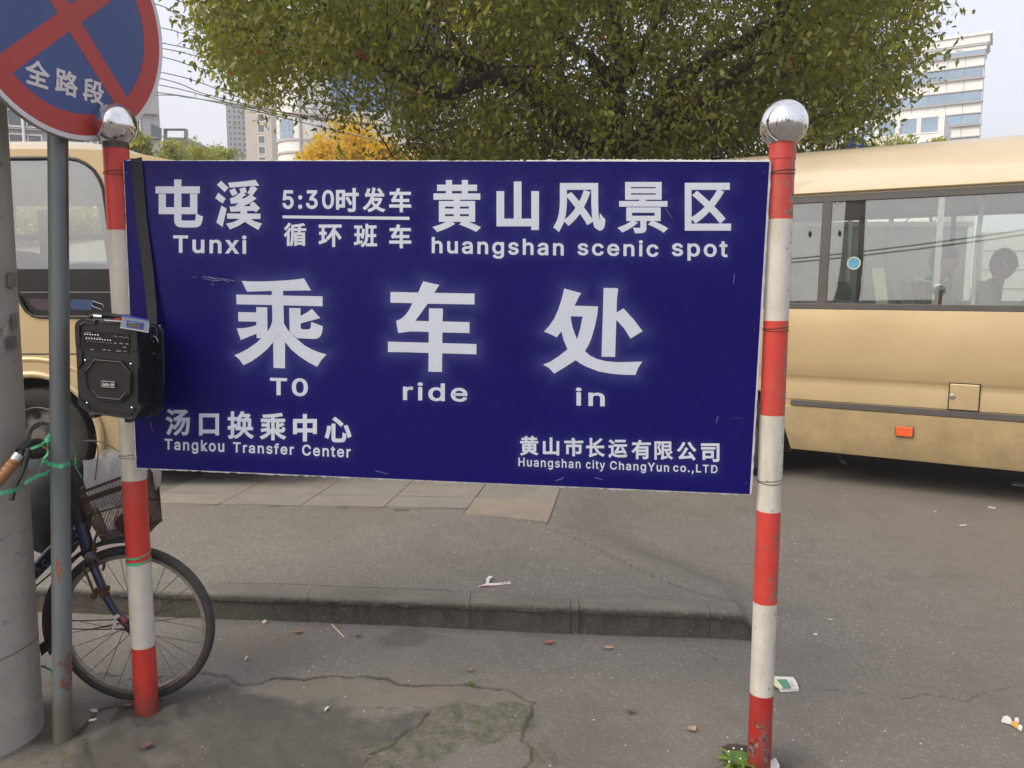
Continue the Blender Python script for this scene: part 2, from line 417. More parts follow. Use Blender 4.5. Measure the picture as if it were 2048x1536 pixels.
# ================================================================== GROUND
def sstep(a, b, x): 
    t = np.clip((x - a) / (b - a), 0, 1); return t * t * (3 - 2 * t)
H = 0.13
def seg_dist(X, Y, pts):
    d = np.full(X.shape, 9.0)
    for (ax, ay), (bx, by) in zip(pts[:-1], pts[1:]):
        vx, vy = bx - ax, by - ay; L = vx * vx + vy * vy + 1e-9
        t = np.clip(((X - ax) * vx + (Y - ay) * vy) / L, 0, 1)
        d = np.minimum(d, np.hypot(X - ax - t * vx, Y - ay - t * vy))
    return d
def in_poly(X, Y, pts):
    c = np.zeros(X.shape, bool); n = len(pts)
    for k in range(n):
        x1, y1 = pts[k]; x2, y2 = pts[(k + 1) % n]
        cond = ((y1 > Y) != (y2 > Y)) & (X < (x2 - x1) * (Y - y1) / (y2 - y1 + 1e-12) + x1); c ^= cond
    return c
def kerb_y(x): return 3.442 - 0.0912 * (x + 0.0) - 0.10 * np.clip(x - 0.86, 0, None) ** 1.2
def vnoise(X, Y, s, seed=0):
    r = np.random.default_rng(seed); g = r.random((64, 64))
    u = (X * s) % 64; v = (Y * s) % 64
    i = np.floor(u).astype(int) % 64; j = np.floor(v).astype(int) % 64
    fu = u - np.floor(u); fv = v - np.floor(v); fu = fu * fu * (3 - 2 * fu); fv = fv * fv * (3 - 2 * fv)
    i2 = (i + 1) % 64; j2 = (j + 1) % 64
    return (g[i, j] * (1 - fu) + g[i2, j] * fu) * (1 - fv) + (g[i, j2] * (1 - fu) + g[i2, j2] * fu) * fv - .5
def fbm(X, Y, s, o=4, seed=0): return sum(vnoise(X + 3.1 * k, Y - 1.7 * k, s * 2 ** k, seed + k) / 2 ** k for k in range(o))
L1 = G(1480, 1203, H); L0 = G(1092, 1046, H)
EDGE = [(L1.x + .03, L1.y), (L0.x, L0.y), (L0.x + 1.5, L0.y + 10), (L0.x + 60, L0.y + 400)]
def height(X, Y):
    up = np.where(Y > kerb_y(X) + .045, H - .006, 0.0)
    right = in_poly(X, Y, EDGE + [(900, 400), (900, -50), (L1.x + .03, -50)])
    d = np.where(right, seg_dist(X, Y, EDGE), 0.0)
    fall = (1 - sstep(0, 1, d / (.42 + .10 * np.clip(Y - 3.4, 0, 6))))
    rampf = sstep(0, .55, Y - kerb_y(X) + .05)
    lat = sstep(.985, 1.12, X)
    h = np.where(right, (H - .006) * fall * (rampf * lat + (Y > kerb_y(X) + .045) * (1 - lat)), up * (1 - lat) + lat * up * rampf)
    h = h - .012 * np.exp(-((X - .75) ** 2 + (Y - 2.3) ** 2) / .12)
    near = np.exp(-np.clip(np.hypot(X, Y - 2.5) - 3, 0, None))
    return h + near * (fbm(X, Y, 1.3, 3, 5) * .012 + fbm(X, Y, 9, 3, 9) * .0035)
def pm(pts, z=0.0): return [(q.x, q.y) for q in (G(a, b, z) for a, b in pts)]
def mask(X, Y, pts, soft, jit=.05, s=6):
    JX = X + jit * fbm(X, Y, s, 4, 21) * 2; JY = Y + jit * fbm(X, Y, s, 4, 31) * 2
    d = seg_dist(JX, JY, pts + [pts[0]]); d = np.where(in_poly(JX, JY, pts), d, -d)
    return sstep(-soft, soft, d)
def geo(a, b, n, s0):      # steps that grow away from a
    t = np.linspace(0, 1, n + 1)[1:]; k = (b - a); return a + np.sign(k) * (s0 * (np.exp(t * math.log(abs(k) / s0 + 1)) - 1))
xs = np.concatenate([geo(-2.4, -600, 46, .3)[::-1], np.arange(-2.4, 2.6, .0092), geo(2.6, 600, 46, .3)])
ys = np.concatenate([geo(1.7, -500, 30, .3)[::-1], np.arange(1.7, 3.72, .0085), np.arange(3.72, 6.6, .045), geo(6.6, 2200, 50, .3)])
X, Y = np.meshgrid(xs, ys)
Z = height(X, Y)
moss = mask(X, Y, pm([(725, 1536), (775, 1490), (820, 1462), (845, 1440), (852, 1412), (900, 1402), (1000, 1412), (1058, 1425), (1048, 1470), (1015, 1500), (940, 1510), (880, 1560), (720, 1570)]), .03, .06)
moss2 = mask(X, Y, pm([(0, 1536), (60, 1500), (130, 1475), (180, 1470), (178, 1520), (200, 1580), (0, 1600)]), .03) * .55
moss3 = mask(X, Y, pm([(1045, 1490), (1062, 1536), (1100, 1560), (1090, 1530), (1066, 1480)]), .02) * .8
moss4 = mask(X, Y, pm([(100, 1290), (135, 1300), (140, 1400), (250, 1440), (180, 1470), (90, 1480)]), .03) * .25
MOSS = np.clip(moss + moss2 + moss3 + moss4, 0, 1)
cr_px = [([(340, 1352), (395, 1345), (450, 1354), (490, 1372), (512, 1372), (545, 1355), (600, 1357), (720, 1352), (800, 1366), (880, 1368), (930, 1364), (1010, 1378), (1060, 1399), (1070, 1402), (1062, 1426), (1050, 1462), (1040, 1480), (1066, 1495), (1064, 1520), (1040, 1540)], .0075),
         ([(858, 1424), (835, 1452), (802, 1468), (790, 1490), (740, 1512), (718, 1534)], .006),
         ([(1620, 1377), (1690, 1385), (1770, 1387), (1800, 1392), (1850, 1388), (1890, 1390), (1930, 1402), (1960, 1387), (2030, 1378)], .0028),
         ([(1402, 1306), (1432, 1318), (1440, 1326), (1462, 1330)], .003),
         ([(168, 1348), (205, 1345), (240, 1350)], .006), ([(690, 1412), (800, 1414), (930, 1416)], .0025),
         ([(640, 1500), (700, 1496), (760, 1490)], .0022), ([(330, 1350), (300, 1358), (262, 1355)], .005),
         ([(150, 1468), (178, 1440), (190, 1425), (215, 1415), (262, 1412)], .007), ([(175, 1472), (180, 1510), (188, 1545)], .004)]
CR = np.zeros(X.shape)
JX = X + .012 * fbm(X, Y, 18, 4, 41); JY = Y + .03 * fbm(X, Y, 14, 4, 43)
for pts, wd in cr_px:
    d = seg_dist(JX, JY, pm(pts)); wv = wd * (1 + 1.2 * fbm(X, Y, 12, 2, 50)); CR = np.maximum(CR, (.6 if wd < .0032 else .85) * (1 - sstep(wv * .45, wv * 1.4, d)))
for pts, wd, k in [([(300, 1003), (500, 1008), (760, 1016), (922, 1020), (1024, 1035), (1092, 1046)], .004, .8), ([(1115, 1060), (1180, 1088), (1262, 1130), (1340, 1162), (1400, 1185), (1500, 1205)], .006, .45),
                   ([(440, 1163), (700, 1172), (1024, 1186), (1300, 1196), (1430, 1200), (1478, 1203)], .004, .7)]:
    d = seg_dist(X, JY * .3 + Y * .7, pm(pts, H)); CR = np.maximum(CR, k * (1 - sstep(wd * .5, wd * 1.6, d)))
DARK = mask(X, Y, pm([(180, 1560), (170, 1480), (200, 1425), (280, 1400), (420, 1385), (480, 1395), (520, 1400), (640, 1418), (840, 1418), (830, 1450), (780, 1500), (700, 1570)]), .05, .08) * 1.0
DARK = np.clip(DARK + mask(X, Y, pm([(1060, 1400), (1200, 1400), (1300, 1480), (1250, 1560), (1070, 1560)]), .14) * .35 + mask(X, Y, pm([(1490, 1460), (1600, 1500), (1620, 1560), (1440, 1560), (1440, 1500)]), .05) * .7
               + mask(X, Y, pm([(760, 1275), (830, 1265), (880, 1280), (800, 1300)]), .03) * .5, 0, 1)
BR = np.clip(mask(X, Y, pm([(430, 1380), (545, 1352), (930, 1362), (1068, 1400), (1050, 1420), (880, 1400), (600, 1405)]), .04) * .6 + mask(X, Y, pm([(420, 1250), (640, 1262), (600, 1330), (440, 1330)]), .1) * .5 + sstep(1.6, 3.2, X) * .5, 0, 1)
for (cx_, cy_, r_) in ((G(293, 1430).x, G(293, 1430).y + .03, .10), (P(1517, 1545, 2.41).x, 2.41, .10), (G(124, 1470).x, G(124, 1470).y, .08), (-1.84, 2.60, .26), (G(269, 1404).x, 2.82, .09)):  # dark rings at the feet: contact shade painted into the ground colour
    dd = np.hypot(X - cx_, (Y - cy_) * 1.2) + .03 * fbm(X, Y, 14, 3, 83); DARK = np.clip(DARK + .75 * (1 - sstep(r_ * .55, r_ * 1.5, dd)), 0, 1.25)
inb = (np.hypot(X, Y - 2.6) < 4.6)
MOSS = MOSS * inb; CR = CR * (np.hypot(X, Y - 2.6) < 6); DARK = DARK * inb
Z = Z - CR * .004 * (Y < 3.3) + MOSS * .004 * (1 + 2 * fbm(X, Y, 30, 3, 61)) - .004 * DARK + .006 * np.clip(DARK + MOSS, 0, 1) * fbm(X, Y, 16, 4, 87)
bx, by = G(293, 1430).x, G(293, 1430).y            # broken cement round the foot of the left post
rr = np.hypot(X - bx - .03, Y - by + .01)
Z = Z + .016 * np.exp(-((rr - .07) / .05) ** 2) * (1 + 1.6 * fbm(X, Y, 22, 3, 71))
ny, nx = X.shape
V = np.stack([X.ravel(), Y.ravel(), Z.ravel()], 1)
idx = np.arange(ny * nx).reshape(ny, nx)
F = np.stack([idx[:-1, :-1].ravel(), idx[:-1, 1:].ravel(), idx[1:, 1:].ravel(), idx[1:, :-1].ravel()], 1)
def np_mesh(name, V, F):
    me = bpy.data.meshes.new(name); me.vertices.add(len(V)); me.vertices.foreach_set('co', V.astype(np.float32).ravel())
    k = F.shape[1]; me.loops.add(F.size); me.loops.foreach_set('vertex_index', F.astype(np.int32).ravel())
    me.polygons.add(len(F)); me.polygons.foreach_set('loop_start', (np.arange(len(F)) * k).astype(np.int32))
    try: me.polygons.foreach_set('loop_total', np.full(len(F), k, np.int32))
    except Exception: pass
    me.update(calc_edges=True); me.validate(); return me
def add_attr(me, name, arr):
    a = me.attributes.new(name, 'FLOAT', 'POINT'); a.data.foreach_set('value', np.asarray(arr, np.float32).ravel())
gm = np_mesh('ground', V, F)
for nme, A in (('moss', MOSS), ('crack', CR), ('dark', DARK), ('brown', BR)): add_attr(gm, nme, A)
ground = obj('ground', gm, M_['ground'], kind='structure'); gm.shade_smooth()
def gz(x, y): return float(height(np.array([[x]]), np.array([[y]]))[0, 0])

# paving slabs let into the raised lot, each a piece of its own
dsl = Vector((.12, .80, 0)).normalized(); rsl = Vector((1, -.06, 0)).normalized()
o0 = G(935, 1016, H); o0 = Vector((o0.x, o0.y, 0))
cols = 'gpt'
lay = {}
for i in range(-4, 3):
    for j in range(0, 5):
        if i >= 1 and j < 5: continue
        a = o0 + rsl * (i * .545)
        y0 = (-.27 if (i == 0) else 0.0) + 0; 
        base = a + dsl * ({0: (-.28 if i == 0 else 0.0), 1: .27, 2: .78, 3: 1.29, 4: 1.8}[j])
        top = a + dsl * ({0: .265, 1: .775, 2: 1.285, 3: 1.795, 4: 2.3}[j])
        g = .005
        c = [base + rsl * g, base + rsl * (.545 - g), top + rsl * (.545 - g), top + rsl * g]
        if i == 0 and j == 0: c[0] += dsl * .16
        zt = H - .006 + .0045 + .002 * rnd.random()
        mt = M_['slab_tan'] if (i, j) == (0, 0) else (M_['slab_grey'] if (i + j) % 2 else M_['slab_pink'])
        poly = [Vector((q.x, q.y, zt - .02)) for q in c]
        obj('paving_slab', MB().prism(poly, (0, 0, .02)), mt, ground, bevel=.003, seg=1)

# kerb: separate stones along the step
kerb = obj('kerb', MB().prism([Vector((x, float(kerb_y(x)) + .035, -.03)) for x in (-6, -3, 0, .9)] + [Vector((x, float(kerb_y(x)) + .085, -.03)) for x in (.9, 0, -3, -6)], (0, 0, .15)), M_['kerb'], kind='structure')
prof = [(-.004, -.03), (0, .0), (.002, .088), (-.006, .095), (-.006, .112), (.004, .127), (.018, .134), (.098, .134), (.1, -.03)]
cuts = [-6, -5, -4.1, -3.2, -2.45, -1.72, -.94, -.19, .262, .30, .87, 1.075]
for a, b in zip(cuts[:-1], cuts[1:]):
    n = max(3, int((b - a) / .018)); mb = MB(); vv = []; ff = []; jz = .0015 * rnd.random()
    patch = abs(b - .30) < 1e-6
    for i in range(n + 1):
        x = a + .0012 + (b - a - .0024) * i / n
        y0 = float(kerb_y(x)); drop = 1 - .8 * max(0, (x - 1.0) / .08) if x > 1 else 1
        for (dy, z) in prof:
            w_ = rnd.uniform(-.0030, .0030) if .08 < z < .13 else 0
            vv.append((x, y0 + dy + w_ - (.002 if patch else 0), (z if z < 0 else z * drop) + w_ * .6 + jz))
    m = len(prof)
    for i in range(n):
        for k in range(m - 1): ff.append((i * m + k, (i + 1) * m + k, (i + 1) * m + k + 1, i * m + k + 1))
    ff.append(tuple(range(m))); ff.append(tuple(n * m + k for k in reversed(range(m))))
    mb.add(vv, ff); obj('kerb_stone', mb, M_['kerb'], kerb, smooth=True)

# ================================================================== POSTS
def band(px1, px2, mat, post, B, T, r, nm='painted_band', rot=0):
    def at(py):     # point on the post axis seen at row py
        lo, hi = 0.0, 1.0
        for _ in range(30):
            m = (lo + hi) / 2; q = B.lerp(T, m); d = q - C0
            z = d.y * cp - d.z * sp; y = 768 - FPX * (d.y * sp + d.z * cp) / z
            if y > py: lo = m
            else: hi = m
        return B.lerp(T, lo)
    a = at(px1) if px1 else B; b = at(px2) if px2 else T
    n = 40; pts = [a, b]
    mb = MB(); mb.tube(pts, r, n, caps=False); mb.f = [tuple(reversed(f)) for f in mb.f]
    mb.f = [tuple(reversed(f)) for f in mb.f]
    o = obj(nm, mb, mat, post, smooth=True); return o, a, b
def make_post(B, T, r, bands, label, ball_px, ball_r, Yp, cap):
    p = thing('sign_post', B, label, 'post', 'striped posts holding the banner board')
    for (a, b, mt) in bands: band(a, b, mt, p, B, T, r)
    bc = P(ball_px[0], ball_px[1], Yp)
    obj('finial_ball', MB().ball(bc, ball_r, 48, 32), M_['ball'], p, smooth=True)
    n = (bc - T); obj('neck', MB().tube([T - (T - B).normalized() * .008, bc - n.normalized() * ball_r * .75], [r * .98, r * .8], 28), cap, p, smooth=True)
    return p
YL, YR = 2.76, 2.41
BL = P(295, 1440, YL); BL.z = -.03; TL = P(231, 283, YL)
M_['post_dark'] = plain('bare_post_metal', (.06, .05, .045, 1), .5, .2, .4, 20, .2, 60)
postL = make_post(BL, TL, .041, [(None, 1290, M_['red']), (1290, 1123, M_['white']), (1123, 958, M_['red']), (958, 793, M_['white']), (793, 628, M_['red']), (628, 461, M_['white']), (461, 298, M_['red']), (298, None, M_['post_dark'])],
                  'left red and white striped post with a chrome ball, speaker hung on it', (229, 250), .0705, YL, M_['post_dark'])
BR_ = P(1517, 1545, YR); BR_.z = -.04; TR_ = P(1565.5, 288, YR)
postR = make_post(BR_, TR_, .0365, [(None, 1385, M_['red3']), (1385, 1203, M_['white2']), (1203, 1020, M_['red2']), (1020, 829, M_['white2']), (829, 641, M_['red2']), (641, 439, M_['white2']), (439, 318, M_['red2']), (318, None, M_['red2'])],
                  'right red and white striped post with chipped paint and a chrome ball', (1567, 247), .0690, YR, M_['post_dark'])
# ridge where the cap sleeve ends on the right post
q = TR_ - (TR_ - BR_).normalized() * .045
obj('collar', MB().tube([q, q + (TR_ - BR_).normalized() * .045], [.0385, .0385], 28), M_['red2'], postR, smooth=True)
# short pipe stub at the foot of the right post
st = thing('pipe_stub', G(1519, 1538, -.01), 'short rusty pipe stub standing against the foot of the right post', 'pipe')
b_ = P(1519, 1545, 2.335); b_.z = -.02
obj('tube', MB().tube([b_, b_ + Vector((0, 0, .055))], .0125, 18, caps=False), M_['rust'], st, smooth=True)
obj('rim', MB().lathe([(.0125, .05), (.0137, .055), (.0125, .058), (.0095, .056), (.0095, .02)], b_, 18), M_['steel'], st, smooth=True)
# old tape rings round the left post
def tape_loop(py, wd, tilt, lb, amp):
    c = P(275, py, YL); axis = (TL - BL).normalized(); c = BL + axis * ((c - BL).dot(axis)); e1 = Vector((1, 0, 0)); e2 = axis.cross(e1).normalized(); e1 = e2.cross(axis)
    pts = [c + e1 * .0425 * math.cos(a) + e2 * .0425 * math.sin(a) + axis * (tilt * math.cos(a) + amp * math.sin(2 * a + 1)) for a in [2 * math.pi * k / 36 for k in range(37)]]
    tag(obj('tape_ring', MB().strip(pts, [wd * (1 + .35 * math.sin(3 * k * .17 + tilt * 90)) for k in range(37)], .0008, side=tuple(axis)), M_['green_tape']), lb, 'tape', 'green tape loops on the left post')
tape_loop(1109, .0055, .007, 'upper thin loop of green tape round the left striped post', .004)
tape_loop(1121, .0085, .004, 'lower wider loop of green tape round the left striped post', .002)

# ================================================================== BANNER BOARD
pL = P(258, 600, 2.755); pR = P(1525, 600, 2.415)
pd = Vector((pR.x - pL.x, pR.y - pL.y, 0)).normalized()
pn = Vector((pd.y, -pd.x, 0))                  # towards the camera
if pn.y > 0: pn = -pn
pface = Vector((pL.x, pL.y, 0)) + pn * .030
def B(px, py, off=0.0): return onplane(px, py, pface + pn * off, pn)
board = thing('banner_board', B(880, 960), 'large blue bus stop board with white Chinese and English lettering between two striped posts', 'sign')
cor = [(247, 321), (1541, 323), (1499.5, 989), (273, 936)]
def edge_jit(k): return .0012 * math.sin(k * 37.1) + .0008 * math.sin(k * 91.7)
c3 = [B(*c) for c in cor]
NU, NV = 300, 150
uu, vv_ = np.meshgrid(np.linspace(0, 1, NU + 1), np.linspace(0, 1, NV + 1))
c_ = [np.array(c) for c in c3]
PT = ((1 - uu) * (1 - vv_))[..., None] * c_[0] + (uu * (1 - vv_))[..., None] * c_[1] + (uu * vv_)[..., None] * c_[2] + ((1 - uu) * vv_)[..., None] * c_[3]
# --- lettering
txt_pts = []
M_['letter'] = None
def m_letter():
    t = NT('white_vinyl'); pos = t.pos(True)
    c = t.mix(t.ramp(t.noise(3, 4, .6, pos), .3, .7), (.49, .545, .655, 1), (.55, .605, .71, 1))
    c = t.mix(t.math('MULTIPLY', t.ramp(t.noise(60, 4, .6, pos, stretch=(1, 1, .04)), .5, .75), .16), c, (.42, .45, .5, 1))
    t.base(c); t.b.inputs['Roughness'].default_value = .4; t.bump(t.noise(7, 4, .6, pos), .15, .01); return t.m
M_['letter'] = m_letter()
dg_cache = {}
FONT = None
try:      # the plain grotesque that ships inside Blender; falls back to the built-in face
    import os
    FONT = bpy.data.fonts.load(os.path.join(bpy.utils.system_resource('DATAFILES'), 'fonts', 'Inter.woff2'))
except Exception: FONT = None
def text_mesh(body, bev):
    cu = bpy.data.curves.new('lettering', 'FONT'); cu.body = body
    if FONT is not None and body.isascii(): cu.font = FONT
    cu.bevel_depth = bev; cu.bevel_resolution = 0; cu.resolution_u = 4; cu.space_character = 1.16 if body.isascii() else 1.0
    o = bpy.data.objects.new('lettering', cu); COL.objects.link(o)
    dg = bpy.context.evaluated_depsgraph_get(); me = bpy.data.meshes.new_from_object(o.evaluated_get(dg))
    bpy.data.objects.remove(o); bpy.data.curves.remove(cu)
    n = len(me.vertices); co = np.empty(n * 3, np.float32); me.vertices.foreach_get('co', co); co = co.reshape(-1, 3)
    fs = [tuple(p.vertices) for p in me.polygons if p.normal.z > .01]
    bpy.data.meshes.remove(me)
    return co, fs
def print_text(body, quad, mapper, bev=.024, mat=None, parent=None, name='lettering', glow=1.0, off=.0012):
    co, fs = text_mesh(body, bev)
    used = sorted({i for f in fs for i in f}); re = {k: i for i, k in enumerate(used)}
    co = co[used]; x0, y0 = co[:, 0].min(), co[:, 1].min(); x1, y1 = co[:, 0].max(), co[:, 1].max()
    vs_ = []
    (ax, ay), (bx_, by_), (cx, cy), (dx, dy) = quad
    for p in co:
        u = (p[0] - x0) / (x1 - x0); v = (y1 - p[1]) / (y1 - y0)
        X_ = (ax * (1 - u) + bx_ * u) * (1 - v) + (dx * (1 - u) + cx * u) * v
        Y_ = (ay * (1 - u) + by_ * u) * (1 - v) + (dy * (1 - u) + cy * u) * v
        vs_.append(mapper(X_, Y_, off + float(p[2]) * .006))
    mb = MB(); mb.add(vs_, [tuple(re[i] for i in f) for f in fs])
    if glow:
        for f in fs:
            pts = [vs_[re[i]] for i in f]
            txt_pts.append((sum(pts, Vector()) / len(pts), glow))
    return obj(name, mb, mat or M_['letter'], parent)
def rq(x0, y0, x1, y1): return [(x0, y0), (x1, y0), (x1, y1), (x0, y1)]
big = [
 ((450, 540, 5.688), [
  [(190,123),(300,130),(420,130),(560,125),(700,118),(800,108),(898,95),(978,232),(660,236),(532,238),(250,247)],
  [(128,280),(530,285),(660,290),(1110,300),(1110,412),(668,402),(538,398),(132,390)],
  [(532,228),(660,228),(670,600),(683,820),(683,1118),(552,1114),(548,820),(540,600)],
  [(355,422),(480,425),(484,700),(440,775),(360,775)],
  [(150,478),(360,483),(360,588),(153,584)],
  [(134,665),(220,660),(300,645),(370,622),(370,722),(280,755),(180,797)],
  [(545,550),(536,590),(520,640),(500,675),(484,700),(430,758),(360,826),(270,890),(180,940),(107,968),(160,1015),(210,1082),(300,1040),(400,970),(480,900),(550,820),(610,730),(620,600)],
  [(665,595),(700,660),(736,705),(810,775),(900,855),(1000,910),(1080,940),(1155,960),(1100,1020),(1048,1101),(950,1050),(850,985),(760,910),(683,820),(620,740),(600,640)],
  [(730,432),(858,435),(860,640),(864,660),(874,672),(890,676),(955,674),(968,668),(976,650),(982,590),(1113,640),(1108,690),(1096,735),(1078,762),(1050,780),(1010,785),(820,775),(736,705)],
  [(855,525),(920,490),(990,442),(1040,500),(1085,548),(1000,570),(930,588),(855,610)]]),
 ((750, 540, 5.688), [
  [(176,250),(490,257),(675,260),(1132,268),(1132,392),(600,383),(425,377),(176,371)],
  [(548,128),(640,150),(733,170),(700,220),(675,262),(600,383),(530,480),(458,578),(420,660),(264,700),(240,580),(300,553),(350,508),(390,450),(425,377),(470,300),(490,257)],
  [(240,580),(458,578),(612,583),(770,585),(1075,594),(1074,717),(765,710),(612,706),(480,700),(395,700),(264,717)],
  [(148,814),(330,820),(610,828),(770,832),(1154,843),(1154,959),(765,948),(610,944),(380,936),(148,933)],
  [(614,436),(760,438),(773,446),(768,620),(766,830),(762,1160),(608,1155),(611,830)]]),
 ((1060, 560, 5.688), [
  [(388,96),(582,150),(550,200),(530,245),(505,292),(470,400),(430,490),(357,583),(304,653),(240,620),(160,587),(220,520),(275,440),(320,340),(355,235),(375,160)],
  [(505,292),(775,300),(765,400),(740,520),(700,660),(665,745),(625,808),(575,865),(520,912),(400,990),(275,1064),(215,1000),(148,963),(230,930),(330,865),(427,787),(480,750),(535,675),(570,560),(600,415),(462,412),(450,350)],
  [(357,583),(385,480),(420,412),(462,412),(468,460),(482,530),(505,600),(535,675),(580,745),(625,808),(680,858),(760,898),(870,925),(1000,935),(1110,933),(1278,928),(1230,1000),(1200,1080),(1080,1078),(940,1068),(780,1040),(650,990),(580,955),(520,912),(470,850),(427,787),(385,690)],
  [(838,90),(990,92),(1004,102),(990,200),(968,876),(814,872)],
  [(975,375),(1064,323),(1180,450),(1281,583),(1210,625),(1144,666),(1070,550),(975,446)]]),
 ((300, 330, 7.314), [
  [(1040,230),(1148,333),(1092,397),(980,290)], [(998,405),(1108,490),(1062,563),(955,486)], [(1045,592),(1122,640),(1062,907),(972,840)],
  [(1140,258),(1340,243),(1540,218),(1597,303),(1440,310),(1168,332)], [(1160,372),(1240,338),(1282,420),(1205,455)], [(1305,345),(1395,325),(1420,400),(1335,425)], [(1470,318),(1520,312),(1572,345),(1500,445),(1425,415)],
  [(1168,492),(1245,460),(1320,405),(1410,430),(1335,488),(1380,488),(1470,430),(1560,490),(1470,550),(1365,605),(1240,600),(1300,556),(1185,568)],
  [(1163,608),(1365,602),(1450,603),(1480,590),(1450,570),(1515,535),(1610,632),(1550,694),(1520,668),(1350,675),(1180,686)],
  [(1320,660),(1420,660),(1420,720),(1325,720)], [(1126,708),(1617,712),(1615,790),(1130,785)],
  [(1330,775),(1465,775),(1450,800),(1390,830),(1300,890),(1168,943),(1115,858),(1220,835),(1290,800)], [(1385,830),(1462,780),(1520,820),(1637,857),(1610,900),(1585,950),(1480,890)]])]
for (ox, oy, s), polys in big:
    mb = MB()
    for k, pl in enumerate(polys):
        pts = [B(ox + x / s, oy + y / s, .0010 + .00018 * k) for x, y in pl]
        tri = tessellate_polygon([pts]); 
        vn = [(pts[t[1]] - pts[t[0]]).cross(pts[t[2]] - pts[t[0]]).dot(pn) for t in tri]
        mb.add(pts, [tuple(t) if v > 0 else tuple(reversed(t)) for t, v in zip(tri, vn)])
        n = len(pts)
        for i in range(n):
            a, b = pts[i], pts[(i + 1) % n]; m = max(1, int((b - a).length / .012))
            for j in range(m): txt_pts.append((a.lerp(b, j / m), 2.0 if ox > 310 else 1.0))
    obj('lettering', mb, M_['letter'], board)
tl = print_text
def bt(body, quad, bev=.024, glow=1.0): return print_text(body, quad, B, bev, None, board, glow=glow)
K = .036
for ch, q, kk in [('屯', rq(311, 359, 406, 455), K), ('时', rq(672, 376, 717.5, 424), .03), ('发', rq(725, 375, 771, 424.5), .028), ('车', rq(778.5, 376, 822.5, 424.6), .028),
              ('循', rq(567.5, 445.5, 612.5, 493), .024), ('环', rq(637, 449, 683.5, 494), .028), ('班', rq(707.6, 447.5, 754, 495), .026), ('车', rq(778.5, 448.4, 822.5, 496.6), .028),
              ('黄', rq(865, 360, 962, 464), .025), ('山', rq(993, 363, 1078, 460), .040), ('风', rq(1106.4, 366, 1210.7, 464.4), .030), ('景', rq(1235, 364, 1336, 466.5), .020), ('区', rq(1369.6, 365.6, 1462, 461.3), .030),
              ('汤', rq(331, 817.6, 380, 871.5), .028), ('口', rq(398, 827, 438, 871), .036), ('换', rq(454.5, 822.4, 508, 878), .026), ('乘', rq(519, 825.6, 572.7, 880.7), .026), ('中', rq(586, 828, 633.7, 883), .036), ('心', rq(649, 833.6, 703, 884.7), .036),
              ('黄', rq(1039.5, 872, 1077, 911), .026), ('山', rq(1085.8, 875, 1118.5, 911), .032), ('市', rq(1128.5, 875.5, 1166.5, 912.5), .03), ('长', rq(1172, 876, 1210, 914.8), .028), ('运', rq(1216.5, 879, 1255, 916), .028),
              ('有', rq(1262.8, 879.8, 1301.5, 918.5), .028), ('限', rq(1309, 882.5, 1346.5, 919.8), .024), ('公', rq(1353.5, 883.8, 1393, 921), .03), ('司', rq(1402, 886.8, 1439, 924), .03)]:
    bt(ch, q, kk, 1.0 if (q[2][1] - q[0][1]) > 80 else .6)
for s_, q, kk in [('Tunxi', [(346.5, 469.7), (493, 471), (493, 508), (346.5, 505.5)], .020), ('5:30', rq(565, 380, 668, 418), .020),
              ('huangshan', [(863.5, 474), (1127.5, 479), (1127.5, 520), (863.5, 515)], .018), ('scenic', [(1155, 478.5), (1317, 481), (1317, 514), (1155, 510.5)], .018), ('spot', [(1343.5, 481), (1455.5, 483), (1455.5, 523), (1343.5, 520.5)], .018),
              ('T0', [(540, 755), (615.6, 757), (615.6, 793), (540, 790)], .020), ('ride', [(806, 764), (935, 767), (935, 804), (806, 800.5)], .016), ('in', [(1151.8, 775), (1209.4, 777), (1209.4, 812.7), (1151.8, 811)], .016),
              ('Tangkou', [(329.4, 877.5), (448.5, 881.5), (448.5, 910), (329.4, 905)], .018), ('Transfer', [(465.8, 883.5), (587.7, 888), (587.7, 910), (465.8, 905)], .018), ('Center', [(604.3, 889), (701.4, 893), (701.4, 915.5), (604.3, 911)], .018),
              ('Huangshan', [(1037, 915), (1161, 919.5), (1161, 941.5), (1037, 937)], .012), ('city', [(1172, 919.5), (1210, 921), (1210, 943), (1172, 941.5)], .012), ('ChangYun', [(1220, 922), (1338, 926.5), (1338, 948.5), (1220, 943.5)], .014), ('co.,LTD', [(1346.5, 927), (1435, 930.5), (1435, 950), (1346.5, 946.5)], .014)]:
    bt(s_, q, kk, .7)
pl = [B(*c, .0012) for c in ((565, 430.8), (818.8, 433.6), (818.8, 439.8), (565, 436.6))]
obj('divider_line', MB().add(pl, [(3, 2, 1, 0)]), M_['letter'], board)
